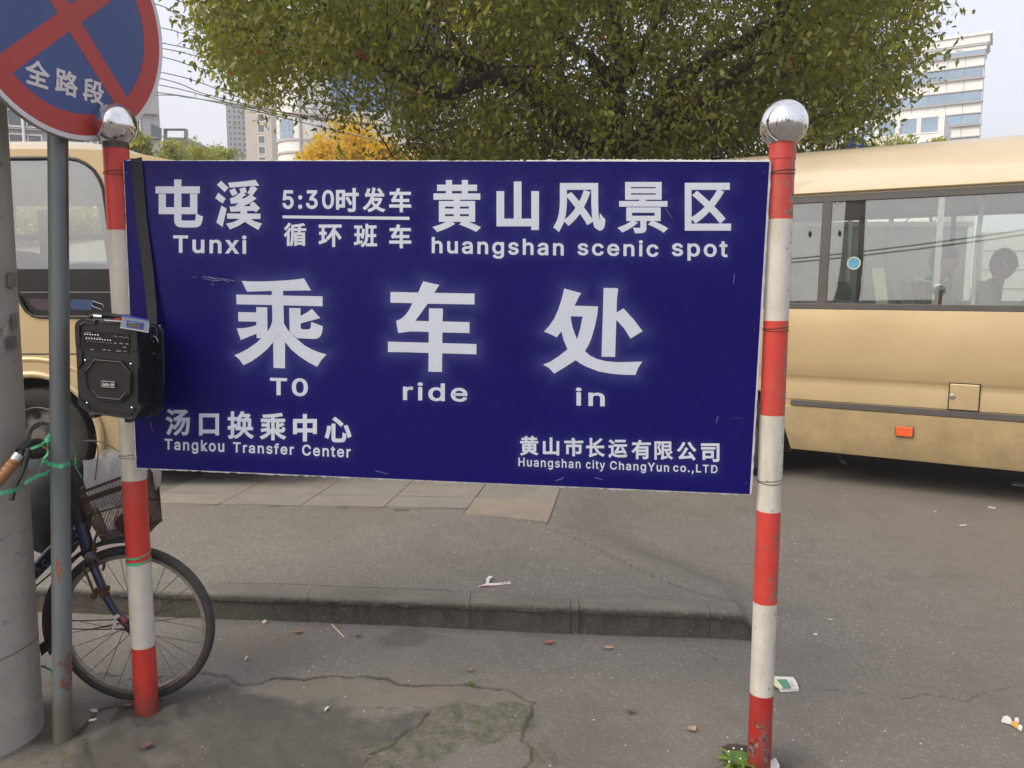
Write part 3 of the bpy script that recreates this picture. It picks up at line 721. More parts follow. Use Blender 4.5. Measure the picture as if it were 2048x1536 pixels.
# lighter blue halo round the letters
HAL = np.zeros(PT.shape[:2])
for lo, hi, rad, k in ((1.5, 9, .021, .85), (.9, 1.5, .015, .6), (0, .9, .010, .45)):
    sel = [q for q, g in txt_pts if lo <= g < hi]; kd = kdtree.KDTree(len(sel))
    for i, q in enumerate(sel): kd.insert(q, i)
    kd.balance()
    for j in range(NV + 1):
        for i in range(NU + 1):
            d = kd.find(Vector(PT[j, i]))[2]
            if d < .12: HAL[j, i] = 1 - (1 - HAL[j, i]) * (1 - k * math.exp(-(d / rad) ** 1.15))
Vf = PT.reshape(-1, 3); idx = np.arange((NU + 1) * (NV + 1)).reshape(NV + 1, NU + 1)
Ff = np.stack([idx[1:, :-1].ravel(), idx[1:, 1:].ravel(), idx[:-1, 1:].ravel(), idx[:-1, :-1].ravel()], 1)
def m_panel():
    t = NT('blue_vinyl_print'); pos = t.pos(True)
    h = t.attr('halo')
    c = t.mix(t.ramp(t.noise(2, 5, .6, pos), .3, .7), (.0045, .0025, .095, 1), (.006, .004, .115, 1))
    c = t.mix(t.math('MULTIPLY', h, .50), c, (.075, .095, .27, 1))
    scr = t.ramp(t.noise(5, 9, .75, pos, stretch=(.35, 1, 3.2), dist=1.2), .64, .70)
    c = t.mix(t.math('MULTIPLY', scr, .10), c, (.3, .3, .5, 1))
    t.base(c); t.b.inputs['Roughness'].default_value = .33; t.b.inputs['Specular IOR Level'].default_value = .16
    hh = t.math('ADD', t.noise(2.2, 3, .5, pos), t.math('MULTIPLY', t.noise(11, 5, .6, pos, dist=1.5), .22))
    t.bump(hh, .22, .03); return t.m
fm = np_mesh('printed_face', Vf, Ff); add_attr(fm, 'halo', HAL)
obj('printed_face', fm, m_panel(), board); fm.shade_smooth()
M_['foam'] = plain('white_foam_edge', (.55, .56, .60, 1), .7, 0, .15, 30, .3, 80)
bk = MB().prism([q - pn * .0015 for q in c3], -pn * .010)
obj('backing_sheet', bk, M_['foam'], board)
# ragged white rims
def rim(pa, pb, w0, w1, seed, n=120, out=(0, 1)):
    r = random.Random(seed); mb = MB(); vv = []; ff = []
    for i in range(n + 1):
        t = i / n; x = pa[0] * (1 - t) + pb[0] * t; y = pa[1] * (1 - t) + pb[1] * t
        w_ = w0(t) + r.random() * w1(t)
        a = B(x, y, .0008); b = B(x + out[0] * w_, y + out[1] * w_, -.001); c = B(x + out[0] * w_, y + out[1] * w_, -.009)
        vv += [a, b, c]
    for i in range(n):
        for k in range(2): ff.append((3 * i + k, 3 * i + 3 + k, 3 * i + 4 + k, 3 * i + 1 + k))
    return obj('torn_edge', mb.add(vv, ff), M_['foam'], board, smooth=False)
rim((252, 321.5), (1040, 322.5), lambda t: .6, lambda t: 1.6, 1, 150, (0, -1))
rim((1040, 322.5), (1540, 323.5), lambda t: 2.2 * math.sin(min(1, t * 3) * 1.5), lambda t: 3.0, 2, 130, (0, -1))
rim((273, 935.5), (1499.5, 988.5), lambda t: .8, lambda t: 2.6, 3, 240, (0, 1))
rim((1539, 324), (1499.5, 988), lambda t: 3.2, lambda t: 1.5, 4, 90, (1, 0))
rim((247.5, 322), (273, 935), lambda t: .4, lambda t: 1.4, 5, 90, (-1, 0))
M_['scr'] = plain('scratch_grey', (.30, .31, .42, 1), .7)
for pts in [[(385, 554), (392, 553)], [(405, 553), (422, 556), (440, 557), (470, 562)], [(408, 557), (430, 561), (446, 559), (458, 564)], [(418, 553), (434, 560)], [(425, 566), (426, 572)], [(1433, 846), (1437, 832)], [(1330, 418), (1345, 436)], [(750, 941), (775, 948)], [(1190, 955), (1204, 959)], [(1110, 962), (1128, 956)], [(1467, 566), (1470, 548)], [(300, 843), (306, 862)]]:
    obj('scratch', MB().strip([B(x + rnd.uniform(-1, 1), y + rnd.uniform(-.6, .6), .0013) for x, y in pts], .0009, .0003), M_['scr'], board)

M_['tie'] = plain('rusty_tie_wire', (.10, .06, .04, 1), .7, .4)
for (x, y, side) in ((251, 345, 0), (262, 640, 0), (271, 915, 0), (1537, 345, 1), (1519, 660, 1), (1502, 965, 1)):
    Bp, Tp, rp = (BL, TL, .0428) if side == 0 else (BR_, TR_, .0383)
    ax = (Tp - Bp).normalized(); q = B(x + (6 if side == 0 else -6), y); c = Bp + ax * ((q - Bp).dot(ax)); e1 = Vector((1, 0, 0)); e2 = ax.cross(e1).normalized(); e1 = e2.cross(ax)
    for k in range(2):
        ring = [c + e1 * rp * math.cos(a) + e2 * rp * math.sin(a) + ax * (.004 * math.sin(a + k * 2) + .005 * k) for a in [2 * math.pi * j / 26 for j in range(27)]]
        obj('tie_wire', MB().tube(ring, .0011, 5, caps=False), M_['tie'], board)
    obj('eyelet', MB().lathe([(.0025, -.001), (.0065, -.0015), (.007, 0)], q + pn * .0005, 14, 'y'), M_['steel'], board)
# ================================================================== BUSES
def frame(O, D):
    D = Vector((D[0], D[1], 0)).normalized(); Nn = Vector((D.y, -D.x, 0))
    if Nn.dot(C0 - Vector((O[0], O[1], 0))) < 0: Nn = -Nn
    O = Vector((O[0], O[1], 0))
    def pt(s, w, z): return O + D * s - Nn * w + Vector((0, 0, z))
    def sz(px, py, w=0.0):
        q = onplane(px, py, O - Nn * w, Nn); return (q - O).dot(D), q.z
    return O, D, Nn, pt, sz
def wheel(root, c, axis, r, wd=.22, holes=True, sides=(1,), name='wheel'):
    """axis = outward direction of the wheel face"""
    M = axis.to_track_quat('Z', 'X').to_matrix()
    t = obj(name, MB().lathe([(r * .60, wd * .40), (r * .68, wd * .5), (r * .90, wd * .5), (r * .975, wd * .44), (r, wd * .3), (r, -wd * .3), (r * .975, -wd * .44), (r * .9, -wd * .5), (r * .6, -wd * .5)], c, 48, 'z', M), M_['rubber'], root, smooth=True)
    obj('rim', MB().lathe([(r * .62, wd * .42), (r * .60, wd * .44), (r * .56, wd * .30), (r * .52, wd * .12), (r * .42, wd * .18), (r * .3, wd * .20), (r * .22, wd * .08), (0.001, wd * .08)], c, 40, 'z', M), M_['wheelsteel'], t, smooth=True)
    obj('hub', MB().lathe([(r * .2, wd * .05), (r * .19, wd * .34), (r * .15, wd * .42), (.001, wd * .43)], c, 24, 'z', M), M_['wheelsteel'], t, smooth=True)
    if holes:
        for k in range(8):
            a = 2 * math.pi * k / 8 + .25; q = Vector((math.cos(a) * r * .44, math.sin(a) * r * .44, wd * .17 + .004))
            mb = MB().lathe([(.001, .012), (r * .062, .0115), (r * .07, .008)], (0, 0, 0), 14); mb.v = [tuple(c + M @ (Vector(v) + q)) for v in mb.v]
            obj('vent_hole', mb, M_['dark_under'], t)
    return t
M_['wheelsteel'] = plain('wheel_steel', (.12, .115, .105, 1), .5, .3, .25, 14, .2, 70)
PROF_LOW = [(.262, .075), (.268, .055), (.32, .035), (.42, .018), (.54, .006), (.612, .0), (.618, .006), (.668, .006), (.674, 0), (.80, .003), (.835, .010), (.85, .002), (.87, -.006), (1.0, -.014), (1.15, -.014), (1.28, -.006), (1.368, .006)]
PROF_TOP = [(2.215, .062), (2.235, .060), (2.245, .052), (2.31, .068), (2.42, .11), (2.51, .185), (2.57, .30), (2.612, .475), (2.638, .735), (2.646, 1.0)]
def low_side(pt, s0, s1, arches, far=None, ds=.05, prof=PROF_LOW):
    """lower body skin with wheel openings; far = total width for the other side"""
    n = int((s1 - s0) / ds); mb = MB(); cols_ = []
    for i in range(n + 1):
        s = s0 + (s1 - s0) * i / n
        zlo = prof[0][0]
        for (c, r, zc) in arches:
            if abs(s - c) < r: zlo = max(zlo, zc + math.sqrt(r * r - (s - c) ** 2) * .98)
        k0 = prof[0]; col_ = []
        for (z, w) in prof:
            if z < zlo:
                z_ = zlo
                ws = np.interp(zlo, [p[0] for p in prof], [p[1] for p in prof]); w = ws; z = z_
            wv = w if far is None else far - w
            col_.append(pt(s, wv, z))
        cols_.append(col_)
    m = len(prof); vv = [q for c in cols_ for q in c]; ff = []
    for i in range(n):
        for k in range(m - 1): ff.append((i * m + k, (i + 1) * m + k, (i + 1) * m + k + 1, i * m + k + 1))
    if far is not None: ff = [tuple(reversed(f)) for f in ff]
    return mb.add(vv, ff)
def box_pt(pt, s0, s1, w0, w1, z0, z1):
    vv = [pt(s, w_, z) for s in (s0, s1) for w_ in (w0, w1) for z in (z0, z1)]
    return MB().add(vv, [(0, 1, 3, 2), (4, 6, 7, 5), (0, 4, 5, 1), (2, 3, 7, 6), (0, 2, 6, 4), (1, 5, 7, 3)])
def person(name, pos, face, label, jm, hm, parent=None, stripe=True, lean=.12):
    """seated passenger, pos = seat point (top of the cushion), face = direction looked in"""
    f = Vector(face).normalized(); r = Vector((f.y, -f.x, 0)); u = Vector((0, 0, 1)); p = Vector(pos)
    root = thing(name, p, label, 'person', 'passengers sitting in the right bus')
    def q(a, b, c): return p + f * a + r * b + u * c
    nodes = [q(0, 0, .10), q(.02 + lean * .4, 0, .34), q(.03 + lean, 0, .52), q(.05 + lean * 1.2, 0, .60)]
    rad = [(.17, .13), (.16, .12), (.13, .10), (.055, .055)]
    ed = [(0, 1), (1, 2), (2, 3)]
    def add(pt_, rd, par): nodes.append(pt_); rad.append(rd); ed.append((par, len(nodes) - 1)); return len(nodes) - 1
    for sgn in (-1, 1):
        a = add(q(.03 + lean, .19 * sgn, .50), (.065, .065), 2); b = add(q(.08 + lean, .26 * sgn, .26), (.048, .048), a)
        c = add(q(.30, .16 * sgn, .17), (.036, .036), b); d = add(q(.37, .12 * sgn, .15), (.028, .02), c)
        a = add(q(.06, .10 * sgn, .06), (.085, .085), 0); b = add(q(.44, .12 * sgn, .08), (.062, .062), a); c = add(q(.46, .12 * sgn, -.34), (.04, .04), b); add(q(.58, .12 * sgn, -.40), (.035, .03), c)
    me = bpy.data.meshes.new('clothed_body'); me.from_pydata(nodes, ed, []); me.update()
    o = bpy.data.objects.new('clothed_body', me); COL.objects.link(o); me.materials.append(jm)
    md = o.modifiers.new('skin', 'SKIN'); sv = me.skin_vertices[0].data
    for i, (a, b) in enumerate(rad): sv[i].radius = (a, b)
    sv[0].use_root = True; ss = o.modifiers.new('sub', 'SUBSURF'); ss.levels = 2; ss.render_levels = 2
    o.parent = root; o.matrix_parent_inverse = parent_inv(root)
    hc = q(.08 + lean * 1.3, 0, .735)
    Mf = Matrix((r, f, u)).transposed()
    hb = MB(); vs_ = []; nu, nv = 24, 18
    for j in range(nv + 1):
        th = math.pi * j / nv
        for i in range(nu):
            ph = 2 * math.pi * i / nu; x, y, z = math.sin(th) * math.cos(ph), math.sin(th) * math.sin(ph), math.cos(th)
            k = 1.0
            jaw = 1 - .22 * max(0, -z) ** 1.2
            v = Vector((x * .078 * jaw, y * .092 * (1 - .16 * max(0, -z)), z * .120))
            if y > .8: v.y += .013 * math.exp(-((x / .16) ** 2 + ((z + .08) / .18) ** 2))     # nose
            if y > .4: v.y -= .006 * math.exp(-(((abs(x) - .38) / .16) ** 2 + ((z - .1) / .12) ** 2)); v.y += .006 * math.exp(-((x / .3) ** 2 + ((z + .48) / .08) ** 2))
            vs_.append(hc + Mf @ v)
    ff = [(j * nu + i, j * nu + (i + 1) % nu, (j + 1) * nu + (i + 1) % nu, (j + 1) * nu + i) for j in range(nv) for i in range(nu)]
    hb.add(vs_, [tuple(reversed(x)) for x in ff])
    for sgn in (-1, 1):
        hb.ball(hc + Mf @ Vector((.078 * sgn, -.005, -.01)), .026, 8, 6, (.45, .8, 1.2))
    hb.tube([q(.05 + lean * 1.2, 0, .58), q(.06 + lean * 1.25, 0, .66)], .048, 12)
    obj('head', hb, M_['skin'], root, smooth=True)
    hh = MB(); vs_ = []
    for j in range(11):
        for i in range(nu):
            ph = 2 * math.pi * i / nu; back = max(0, -math.sin(ph)); th = (.42 + .33 * back) * math.pi * j / 10 * (1.12 if math.sin(ph) > .3 and j > 8 else 1.2)
            v = Vector((math.sin(th) * math.cos(ph) * .083, math.sin(th) * math.sin(ph) * .101 - .006, math.cos(th) * .127 + .004))
            vs_.append(hc + Mf @ (v * (1 + .03 * rnd.random())))
    hh.add(vs_, [(j * nu + i, (j + 1) * nu + i, (j + 1) * nu + (i + 1) % nu, j * nu + (i + 1) % nu) for j in range(10) for i in range(nu)])
    obj('hair', hh, hm, root, smooth=True)
    if stripe:
        ring = [q(.03 + lean * 1.05 + .115 * math.cos(a), .115 * math.sin(a), .575 - .03 * math.cos(a)) for a in [2 * math.pi * k / 20 for k in range(21)]]
        obj('collar_stripe', MB().tube(ring, .007, 6), M_['white_plastic'], root, smooth=True)
    return root
def seat(pt, s, w, mat, hgt, root=None, nm='seat'):
    """coach seat facing +s: cushion and back with head rest"""
    back = MB(); n = 14
    outl = []
    for k in range(n + 1):
        t = k / n; z = .55 + hgt * t
        hw = .22 if t < .62 else .22 - .10 * ((t - .62) / .38) ** 1.3
        if t > .93: hw *= .8
        outl.append((z, hw, s - .16 * t - .02))
    vv = []; ff = []
    for (z, hw, s_) in outl:
        for (ds, dw) in [(.045, -1), (.065, -.5), (.07, .5), (.045, 1), (-.04, .9), (-.05, 0), (-.04, -.9)]:
            vv.append(pt(s_ + ds, w + hw * dw, z))
    for i in range(n):
        for k in range(7): ff.append((i * 7 + k, i * 7 + (k + 1) % 7, (i + 1) * 7 + (k + 1) % 7, (i + 1) * 7 + k))
    ff.append(tuple(range(7))); ff.append(tuple(n * 7 + k for k in reversed(range(7))))
    back.add(vv, ff)
    o = obj(nm, back, mat, root, smooth=True)
    obj('cushion', box_pt(pt, s - .02, s + .42, w - .22, w + .22, .47, .60), mat, o, bevel=.03)
    return o

# ---- right bus
O, D, Nn, pt, sz = frame((2.81, 5.80), (.857, -.515))
bus = thing('gold_bus', pt(0, 1.0, -.01), 'gold minibus at the right with passengers behind its long side windows', 'bus', 'gold minibuses parked behind the board')
S0, S1, WD = -2.6, 4.0, 2.03
ZG = -.01; sW = -1.22
arches = [(sW, .445, ZG + .36), (2.95, .43, ZG + .36)]
obj('lower_body', low_side(pt, S0, S1, arches), M_['gold'], bus, smooth=True)
obj('lower_body', low_side(pt, S0, S1, arches, WD), M_['gold'], bus, smooth=True)
def roof_skin(pt, s0, s1, WD, drop=None, n=24):
    mb = MB(); vv = []; pr = PROF_TOP + [(z, WD - w) for (z, w) in reversed(PROF_TOP)]; m = len(pr)
    for i in range(n + 1):
        s = s0 + (s1 - s0) * i / n; d = drop(s) if drop else 0
        for (z, w) in pr: vv.append(pt(s, w, z - d * (z - 2.0) / .6))
    ff = [(i * m + k, (i + 1) * m + k, (i + 1) * m + k + 1, i * m + k + 1) for i in range(n) for k in range(m - 1)]
    ff.append(tuple(range(m))); ff.append(tuple(n * m + k for k in reversed(range(m))))
    return mb.add(vv, ff)
obj('roof', roof_skin(pt, S0, S1, WD), M_['roof'], bus, smooth=True)
obj('headlining', box_pt(pt, S0 + .05, S1 - .05, .1, WD - .1, 2.20, 2.205), M_['interior'], bus)
obj('gutter', MB().tube([pt(S0, .047, 2.243), pt(S1, .047, 2.243)], .008, 6), M_['gold'], bus)
sg = lambda px, py=500: sz(px, py)[0]
s_a, s_b, s_c = sg(1638), sg(1657), sg(1876)
bars = [(S0, S0 + .12), (s_a - 1.22, s_a - 1.08), (s_a, s_b), (s_b + 1.62, s_b + 1.75), (s_b + 3.2, s_b + 3.32), (S1 - .1, S1)]
bars = [b for b in bars if b[0] < S1]
ZW0, ZW1 = 1.368, 2.222
def wlean(z): return .006 + .055 * (z - ZW0) / (ZW1 - ZW0)
def side_frame(side):
    f = (lambda w: w) if side == 0 else (lambda w: WD - w)
    def bar(s0, s1, z0, z1, dep=.035, pr=.0):
        vv = [pt(s, f(wlean(z) + pr + (dep if k else 0)), z) for s in (s0, s1) for k in (0, 1) for z in (z0, z1)]
        return MB().add(vv, [(0, 1, 3, 2), (4, 6, 7, 5), (0, 4, 5, 1), (2, 3, 7, 6), (0, 2, 6, 4), (1, 5, 7, 3)])
    wf = obj('window_frame', bar(S0, S1, ZW1 - .052, ZW1), M_['wframe'], bus, bevel=.003)
    obj('rail', bar(S0, S1, ZW0 + .001, ZW0 + .045), M_['wframe'], wf, bevel=.003)
    for (a, b) in bars: obj('mullion', bar(a, b, ZW0 + .045, ZW1 - .052, .035, .002), M_['wframe'], wf, bevel=.003)
    for (a, b) in zip(bars[:-1], bars[1:]):
        s0, s1 = a[1], b[0]
        vv = [pt(s, f(wlean(z) + .016), z) for (s, z) in ((s0, ZW0 + .045), (s1, ZW0 + .045), (s1, ZW1 - .052), (s0, ZW1 - .052))]
        mb = MB().add(vv, [(0, 1, 2, 3)])
        obj('window_pane', mb, M_['glass'] if side == 0 else M_['glass_far'], bus)
        mid = (s0 + s1) / 2 if not (abs(a[0] - s_a) < .01) else s_c
        if s1 - s0 > 1.2: obj('sash', bar(mid - .02, mid + .02, ZW0 + .045, ZW1 - .052, .012, .021), M_['trim'] if side else M_['steel'], wf)
side_frame(0); side_frame(1)
for px, py in ((1617, 467), (1677, 466)):
    s, z = sz(px, py); obj('latch', MB().ball(pt(s, -.002 + wlean(z), z), .014, 12, 8, (.7, .7, 1.7)), M_['black'], bus, smooth=True)
# body details
s0, _ = sz(1560, 800)
obj('rub_strip', box_pt(pt, -.74, 2.5, -.006, .004, .620, .666), M_['trim'], bus, bevel=.004)
sa, za = sz(1897, 818); sb, zb = sz(1960, 770)
h = obj('fuel_hatch', box_pt(pt, sa, sb, -.014, .0, za, zb), M_['gold'], bus, bevel=.006)
obj('gap', box_pt(pt, sa - .007, sb + .007, -.0085, .0, za - .007, zb + .007), M_['dark_under'], h, bevel=.006)
sl, zl = sz(1905, 793); Mx = Nn.to_track_quat('Z', 'X').to_matrix()
obj('lock', MB().lathe([(.019, 0), (.019, .004), (.012, .006), (.011, .003), (.001, .003)], pt(sl, -.014, zl), 20, 'z', Mx), M_['steel'], h, smooth=True)
M_['orange'] = plain('orange_reflector', (.75, .13, .03, 1), .25, 0, .1, 40)
sa, za = sz(1791, 871); sb, zb = sz(1826, 855)
mk = obj('side_marker', box_pt(pt, sa, sb, -.010, .03, za, zb), M_['orange'], bus, bevel=.004)
obj('base', box_pt(pt, sa - .004, sb + .006, -.004, .03, za - .006, zb + .003), M_['trim'], mk, bevel=.003)
print_text('SHIYE', [(1800, 859), (1816, 859.6), (1816, 866), (1800, 865.4)], lambda x, y, o_: pt(*((lambda q: (q[0], -.0112, q[1]))(sz(x, y)))), .02, M_['rust'], mk, 'moulded_print', 0) if False else None
wheel(bus, pt(sW, .14, ZG + .36), Nn, .36); wheel(bus, pt(2.95, .14, ZG + .36), Nn, .36)
wheel(bus, pt(sW, WD - .14, ZG + .36), -Nn, .36); wheel(bus, pt(2.95, WD - .14, ZG + .36), -Nn, .36)
obj('floor_pan', box_pt(pt, S0 + .1, S1 - .1, .12, WD - .12, .47, .53), M_['dark_under'], bus)
obj('wheel_housing', box_pt(pt, sW - .46, sW + .46, .26, .4, .2, .95), M_['dark_under'], bus)
for (a, b, w0, w1, z0, z1) in [(-.55, .05, .25, .9, .20, .45), (.6, .95, .2, .8, .21, .45), (1.0, 1.35, .25, .7, .17, .4), (.95, 2.6, .3, .42, .23, .45), (1.75, 2.3, .3, 1.1, .16, .45), (-2.2, 2.6, 1.0, 1.12, .25, .45)]:
    obj('chassis_part', box_pt(pt, a, b, w0, w1, z0, z1), M_['dark_under'], bus, bevel=.02)
for s_, fr in ((S0, True), (S1, False)):
    e = .04 if s_ == S0 else -.04
    obj('end_wall', box_pt(pt, min(s_, s_ + e), max(s_, s_ + e), .07, WD - .07, .3, 1.36), M_['gold'], bus, bevel=.02)
    for w_ in (.1, WD - .1): obj('corner_pillar', box_pt(pt, min(s_, s_ + e), max(s_, s_ + e), w_ - .035, w_ + .035, 1.362, 2.24), M_['gold'], bus)
    obj('end_pane', box_pt(pt, min(s_, s_ + e / 4), max(s_, s_ + e / 4), .14, WD - .14, 1.365, 2.2), M_['glass_far'], bus)
for k, (s_, w_, m) in enumerate([(sz(1812, 555, .55)[0], .42, 'seat'), (sz(1812, 555, .55)[0] - .75, .42, 'seat_dark'), (sz(1905, 555, .5)[0] - .13, .42, 'seat_dark'), (sz(1990, 555, .5)[0] + .1, .42, 'seat_dark'),
                                (sz(1800, 555, 1.4)[0], 1.5, 'seat_dark'), (sz(1900, 555, 1.4)[0] + .1, 1.5, 'seat_dark'), (sz(1720, 555, 1.4)[0], 1.5, 'seat_dark'), (-1.3, .42, 'seat_dark')]):
    seat(lambda s, w, z: pt(s, w, z + .33), s_, w_, M_[m], .80 if m == 'seat' else .70, bus)
sp_, _ = sz(1949, 560, .3)
obj('grab_pole', MB().tube([pt(sp_, .3, .55), pt(sp_, .3, 1.83), pt(sp_ + .02, .3, 2.2)], .016, 10), M_['white_plastic'], bus, smooth=True)
s1_, z1_ = sz(1900, 513, .46)
person('person', pt(s1_ - .27, .46, z1_ - .735 - .03), D, 'seated man in dark jacket with white collar stripe, nearest the right bus window', M_['jacket'], M_['hair'])
s2_, z2_ = sz(1970, 528, 1.3)
person('person', pt(s2_ - .1, 1.3, z2_ - .74), D, 'passenger in olive coat on the far side of the bus beyond the grab pole', M_['coat2'], M_['hair'], stripe=False)
s3_, z3_ = sz(2052, 545, .6)
person('person', pt(s3_ - .05, .6, z3_ - .74), D, 'passenger in dark clothes cut off by the right edge of the photo', M_['jacket'], M_['hair'], stripe=False)
# round sticker on the pane
sq, zq = sz(1706, 526)
M_['sticker'] = plain('blue_sticker', (.10, .32, .50, 1), .5, 0, .4, 60); M_['sticker2'] = plain('sticker_rim', (.55, .58, .42, 1), .5)
stk = MB().lathe([(.040, 0), (.0475, .0006)], (0, 0, 0), 28); stk.v = [tuple(pt(sq, wlean(zq) + .013, zq) + Mx @ Vector(v)) for v in stk.v]
stp = obj('window_sticker', stk, M_['sticker2'], bus)
stk = MB().lathe([(.001, 0), (.040, .0006)], (0, 0, 0), 28); stk.v = [tuple(pt(sq, wlean(zq) + .013, zq) + Mx @ Vector(v)) for v in stk.v]
obj('emblem', stk, M_['sticker'], stp)

# ---- left bus (side square to the view)
YB = 5.50
def X5(px, py=500, Y=YB): return P(px, py, Y).x
def pt2(s, w, z): return Vector((s, YB + w, z))
bus2 = thing('gold_bus', Vector((-3.6, YB + 1, H)), 'gold minibus at the left seen from the side with its dark rounded driver window', 'bus', 'gold minibuses parked behind the board')
xF = X5(545); xW = X5(72, 873); zW = H + .355
def Q(px, py, w=0.0): q = P(px, py, YB + w); return q
hole_px = [(-420, 588), (-420, 319), (-100, 318), (96, 316), (135, 316.5), (155, 320), (172, 328), (188, 341), (199, 358), (207, 378), (213, 420), (219, 470), (226, 540), (243, 590), (252, 615), (250, 628), (240, 634), (80, 634), (66, 631), (53, 622), (45, 609), (40, 597), (30, 589)]
def zc(px, py): return Q(px, py).z
out_px = [(-1500, 707), (-1500, 298), (96, 298), (160, 298), (240, 302), (300, 311), (350, 322), (385, 334), (415, 360), (440, 400), (500, 530), (525, 600), (535, 707)]
poly = [Q(*q) for q in out_px]; holep = [Q(*q) for q in hole_px]
tri = tessellate_polygon([poly, holep]); allp = poly + holep
vn = lambda t: (allp[t[1]] - allp[t[0]]).cross(allp[t[2]] - allp[t[0]]).y
mb = MB().add(allp, [tuple(t) if vn(t) < 0 else tuple(reversed(t)) for t in tri])
n0 = len(poly); nh = len(holep)
o_ = len(mb.v); mb.v += [tuple(q + Vector((0, .03, 0))) for q in holep]
mb.f += [(n0 + i, n0 + (i + 1) % nh, o_ + (i + 1) % nh, o_ + i) for i in range(nh)]
obj('upper_body', mb, M_['gold'], bus2)
ring = [q + Vector((0, -.004, 0)) for q in holep]
obj('window_rubber', MB().tube(ring + [ring[0]], .012, 8), M_['black'], bus2, smooth=True)
pm_ = [q + Vector((0, .015, 0)) for q in holep]
tri = tessellate_polygon([pm_]); vn = lambda t: (pm_[t[1]] - pm_[t[0]]).cross(pm_[t[2]] - pm_[t[0]]).y
obj('side_window', MB().add(pm_, [tuple(t) if vn(t) < 0 else tuple(reversed(t)) for t in tri]), M_['glass_left'], bus2)
blk = [(-420, 538), (226, 538), (243, 590), (252, 615), (250, 628), (240, 633.5), (80, 633.5), (66, 630.5), (53, 621.5), (45, 608.5), (40, 596.5), (30, 588.5), (-420, 587.5)]
bb = obj('door_trim', MB().prism([Q(*q) + Vector((0, .009, 0)) for q in blk], (0, .003, 0)), M_['black_gloss'], bus2)
obj('trim_line', MB().tube([Q(40, 584.5) + Vector((0, .007, 0)), Q(226, 584.5) + Vector((0, .007, 0))], .002, 6), M_['grey_line'], bb)
M_['bluecloth'] = plain('blue_cloth', (.02, .05, .13, 1), .7); M_['plum'] = plain('plum_cloth', (.05, .03, .045, 1), .7)
obj('lower_pane', MB().prism([Q(*q) + Vector((0, .0065, 0)) for q in [(140, 598), (184, 600), (183, 620), (140, 619)]], (0, .0015, 0)), M_['bluecloth'], bb)
obj('lower_pane', MB().prism([Q(*q) + Vector((0, .0065, 0)) for q in [(56, 597), (99, 598), (99, 621), (72, 619), (60, 610)]], (0, .0015, 0)), M_['plum'], bb)
# lower side with the wheel opening and its two pressed ridges
ZT = zc(0, 709)
prof2 = [(.262, .07), (.268, .05), (.34, .03), (.5, .012), (.7, .004), (.85, .0), (1.0, -.004), (ZT - .002, 0)]
obj('lower_body', low_side(pt2, -9.0, xF, [(xW, .435, zW + .015), (xW - 3.9, .43, zW)], None, .04, prof2), M_['gold'], bus2, smooth=True)
obj('lower_body', low_side(pt2, -9.0, xF, [(xW, .43, zW), (xW - 3.9, .43, zW)], WD, .06, prof2), M_['gold'], bus2, smooth=True)
obj('panel_gap', box_pt(pt2, -9, xF, -.0015, .004, ZT - .002, ZT + .007), M_['dark_under'], bus2)
def arc(rx, rz, a0, a1, n=40, w=0.0, zc_=0.0): return [pt2(xW + rx * math.cos(R(a)), w, zW + zc_ + rz * math.sin(R(a))) for a in np.linspace(a0, a1, n)]
obj('arch_lip', MB().strip(arc(.455, .447, -15, 195, 50, -.022), .045, .03, side=(0, 0, 0.0001)) if False else MB().tube(arc(.452, .452, -18, 198, 60, .0), [.026] * 60, 10), M_['gold'], bus2, smooth=True)
obj('arch_ridge', MB().tube(arc(.62, .555, 20, 160, 60, .012), [.010 + .014 * math.sin(math.pi * k / 59) for k in range(60)], 10), M_['gold'], bus2, smooth=True)
wheel(bus2, pt2(xW, .13, zW), Vector((0, -1, 0)), .355); wheel(bus2, pt2(xW, WD - .13, zW), Vector((0, 1, 0)), .355)
wheel(bus2, pt2(xW - 3.9, .13, zW), Vector((0, -1, 0)), .355)
obj('wheel_housing', box_pt(pt2, xW - .5, xW + .5, .27, .34, .25, 1.0), M_['dark_under'], bus2)
obj('wheel_housing', box_pt(pt2, xW - .5, xW + .5, .03, .3, .96, .99), M_['dark_under'], bus2)
obj('floor_pan', box_pt(pt2, -8.9, xF - .1, .08, WD - .08, .45, .50), M_['dark_under'], bus2)
for (a, b, w0, w1, z0, z1) in [(xW + .6, xF - .2, .2, 1.8, .30, .46), (-6.5, xW - .6, .4, .6, .28, .46), (xW - .4, xW + .4, .9, 1.1, .3, .46)]:
    obj('chassis_part', box_pt(pt2, a, b, w0, w1, z0, z1), M_['dark_under'], bus2, bevel=.02)
obj('headlining', box_pt(pt2, -8.9, X5(300), .04, WD - .06, 2.27, 2.275), M_['interior'], bus2)
xr0 = X5(165, 280, YB + .4)
def drop(s):
    d = max(0, s - xr0); return .42 * d * d + .10 * d
PT2 = [(2.395, .05), (2.44, .10), (2.49, .17), (2.55, .33), (2.575, .50), (2.595, .75), (2.60, 1.0)]
def roof2():
    mb = MB(); vv = []; pr = PT2 + [(z, WD - w) for (z, w) in reversed(PT2)]; m = len(pr); xe = X5(470, 400); n = 50
    zz0 = zc(0, 300)
    for i in range(n + 1):
        s = -9.0 + (xe + 9.0) * (1 - (1 - i / n) ** 1.8); d = drop(s)
        for (z, w) in pr:
            vv.append(pt2(s, max(0.0, w - .05), z - d * min(1, max(.35, (z - 2.05) / .5))))
    ff = [(i * m + k, (i + 1) * m + k, (i + 1) * m + k + 1, i * m + k + 1) for i in range(n) for k in range(m - 1)]
    return mb.add(vv, ff)
obj('roof', roof2(), M_['roof'], bus2, smooth=True)
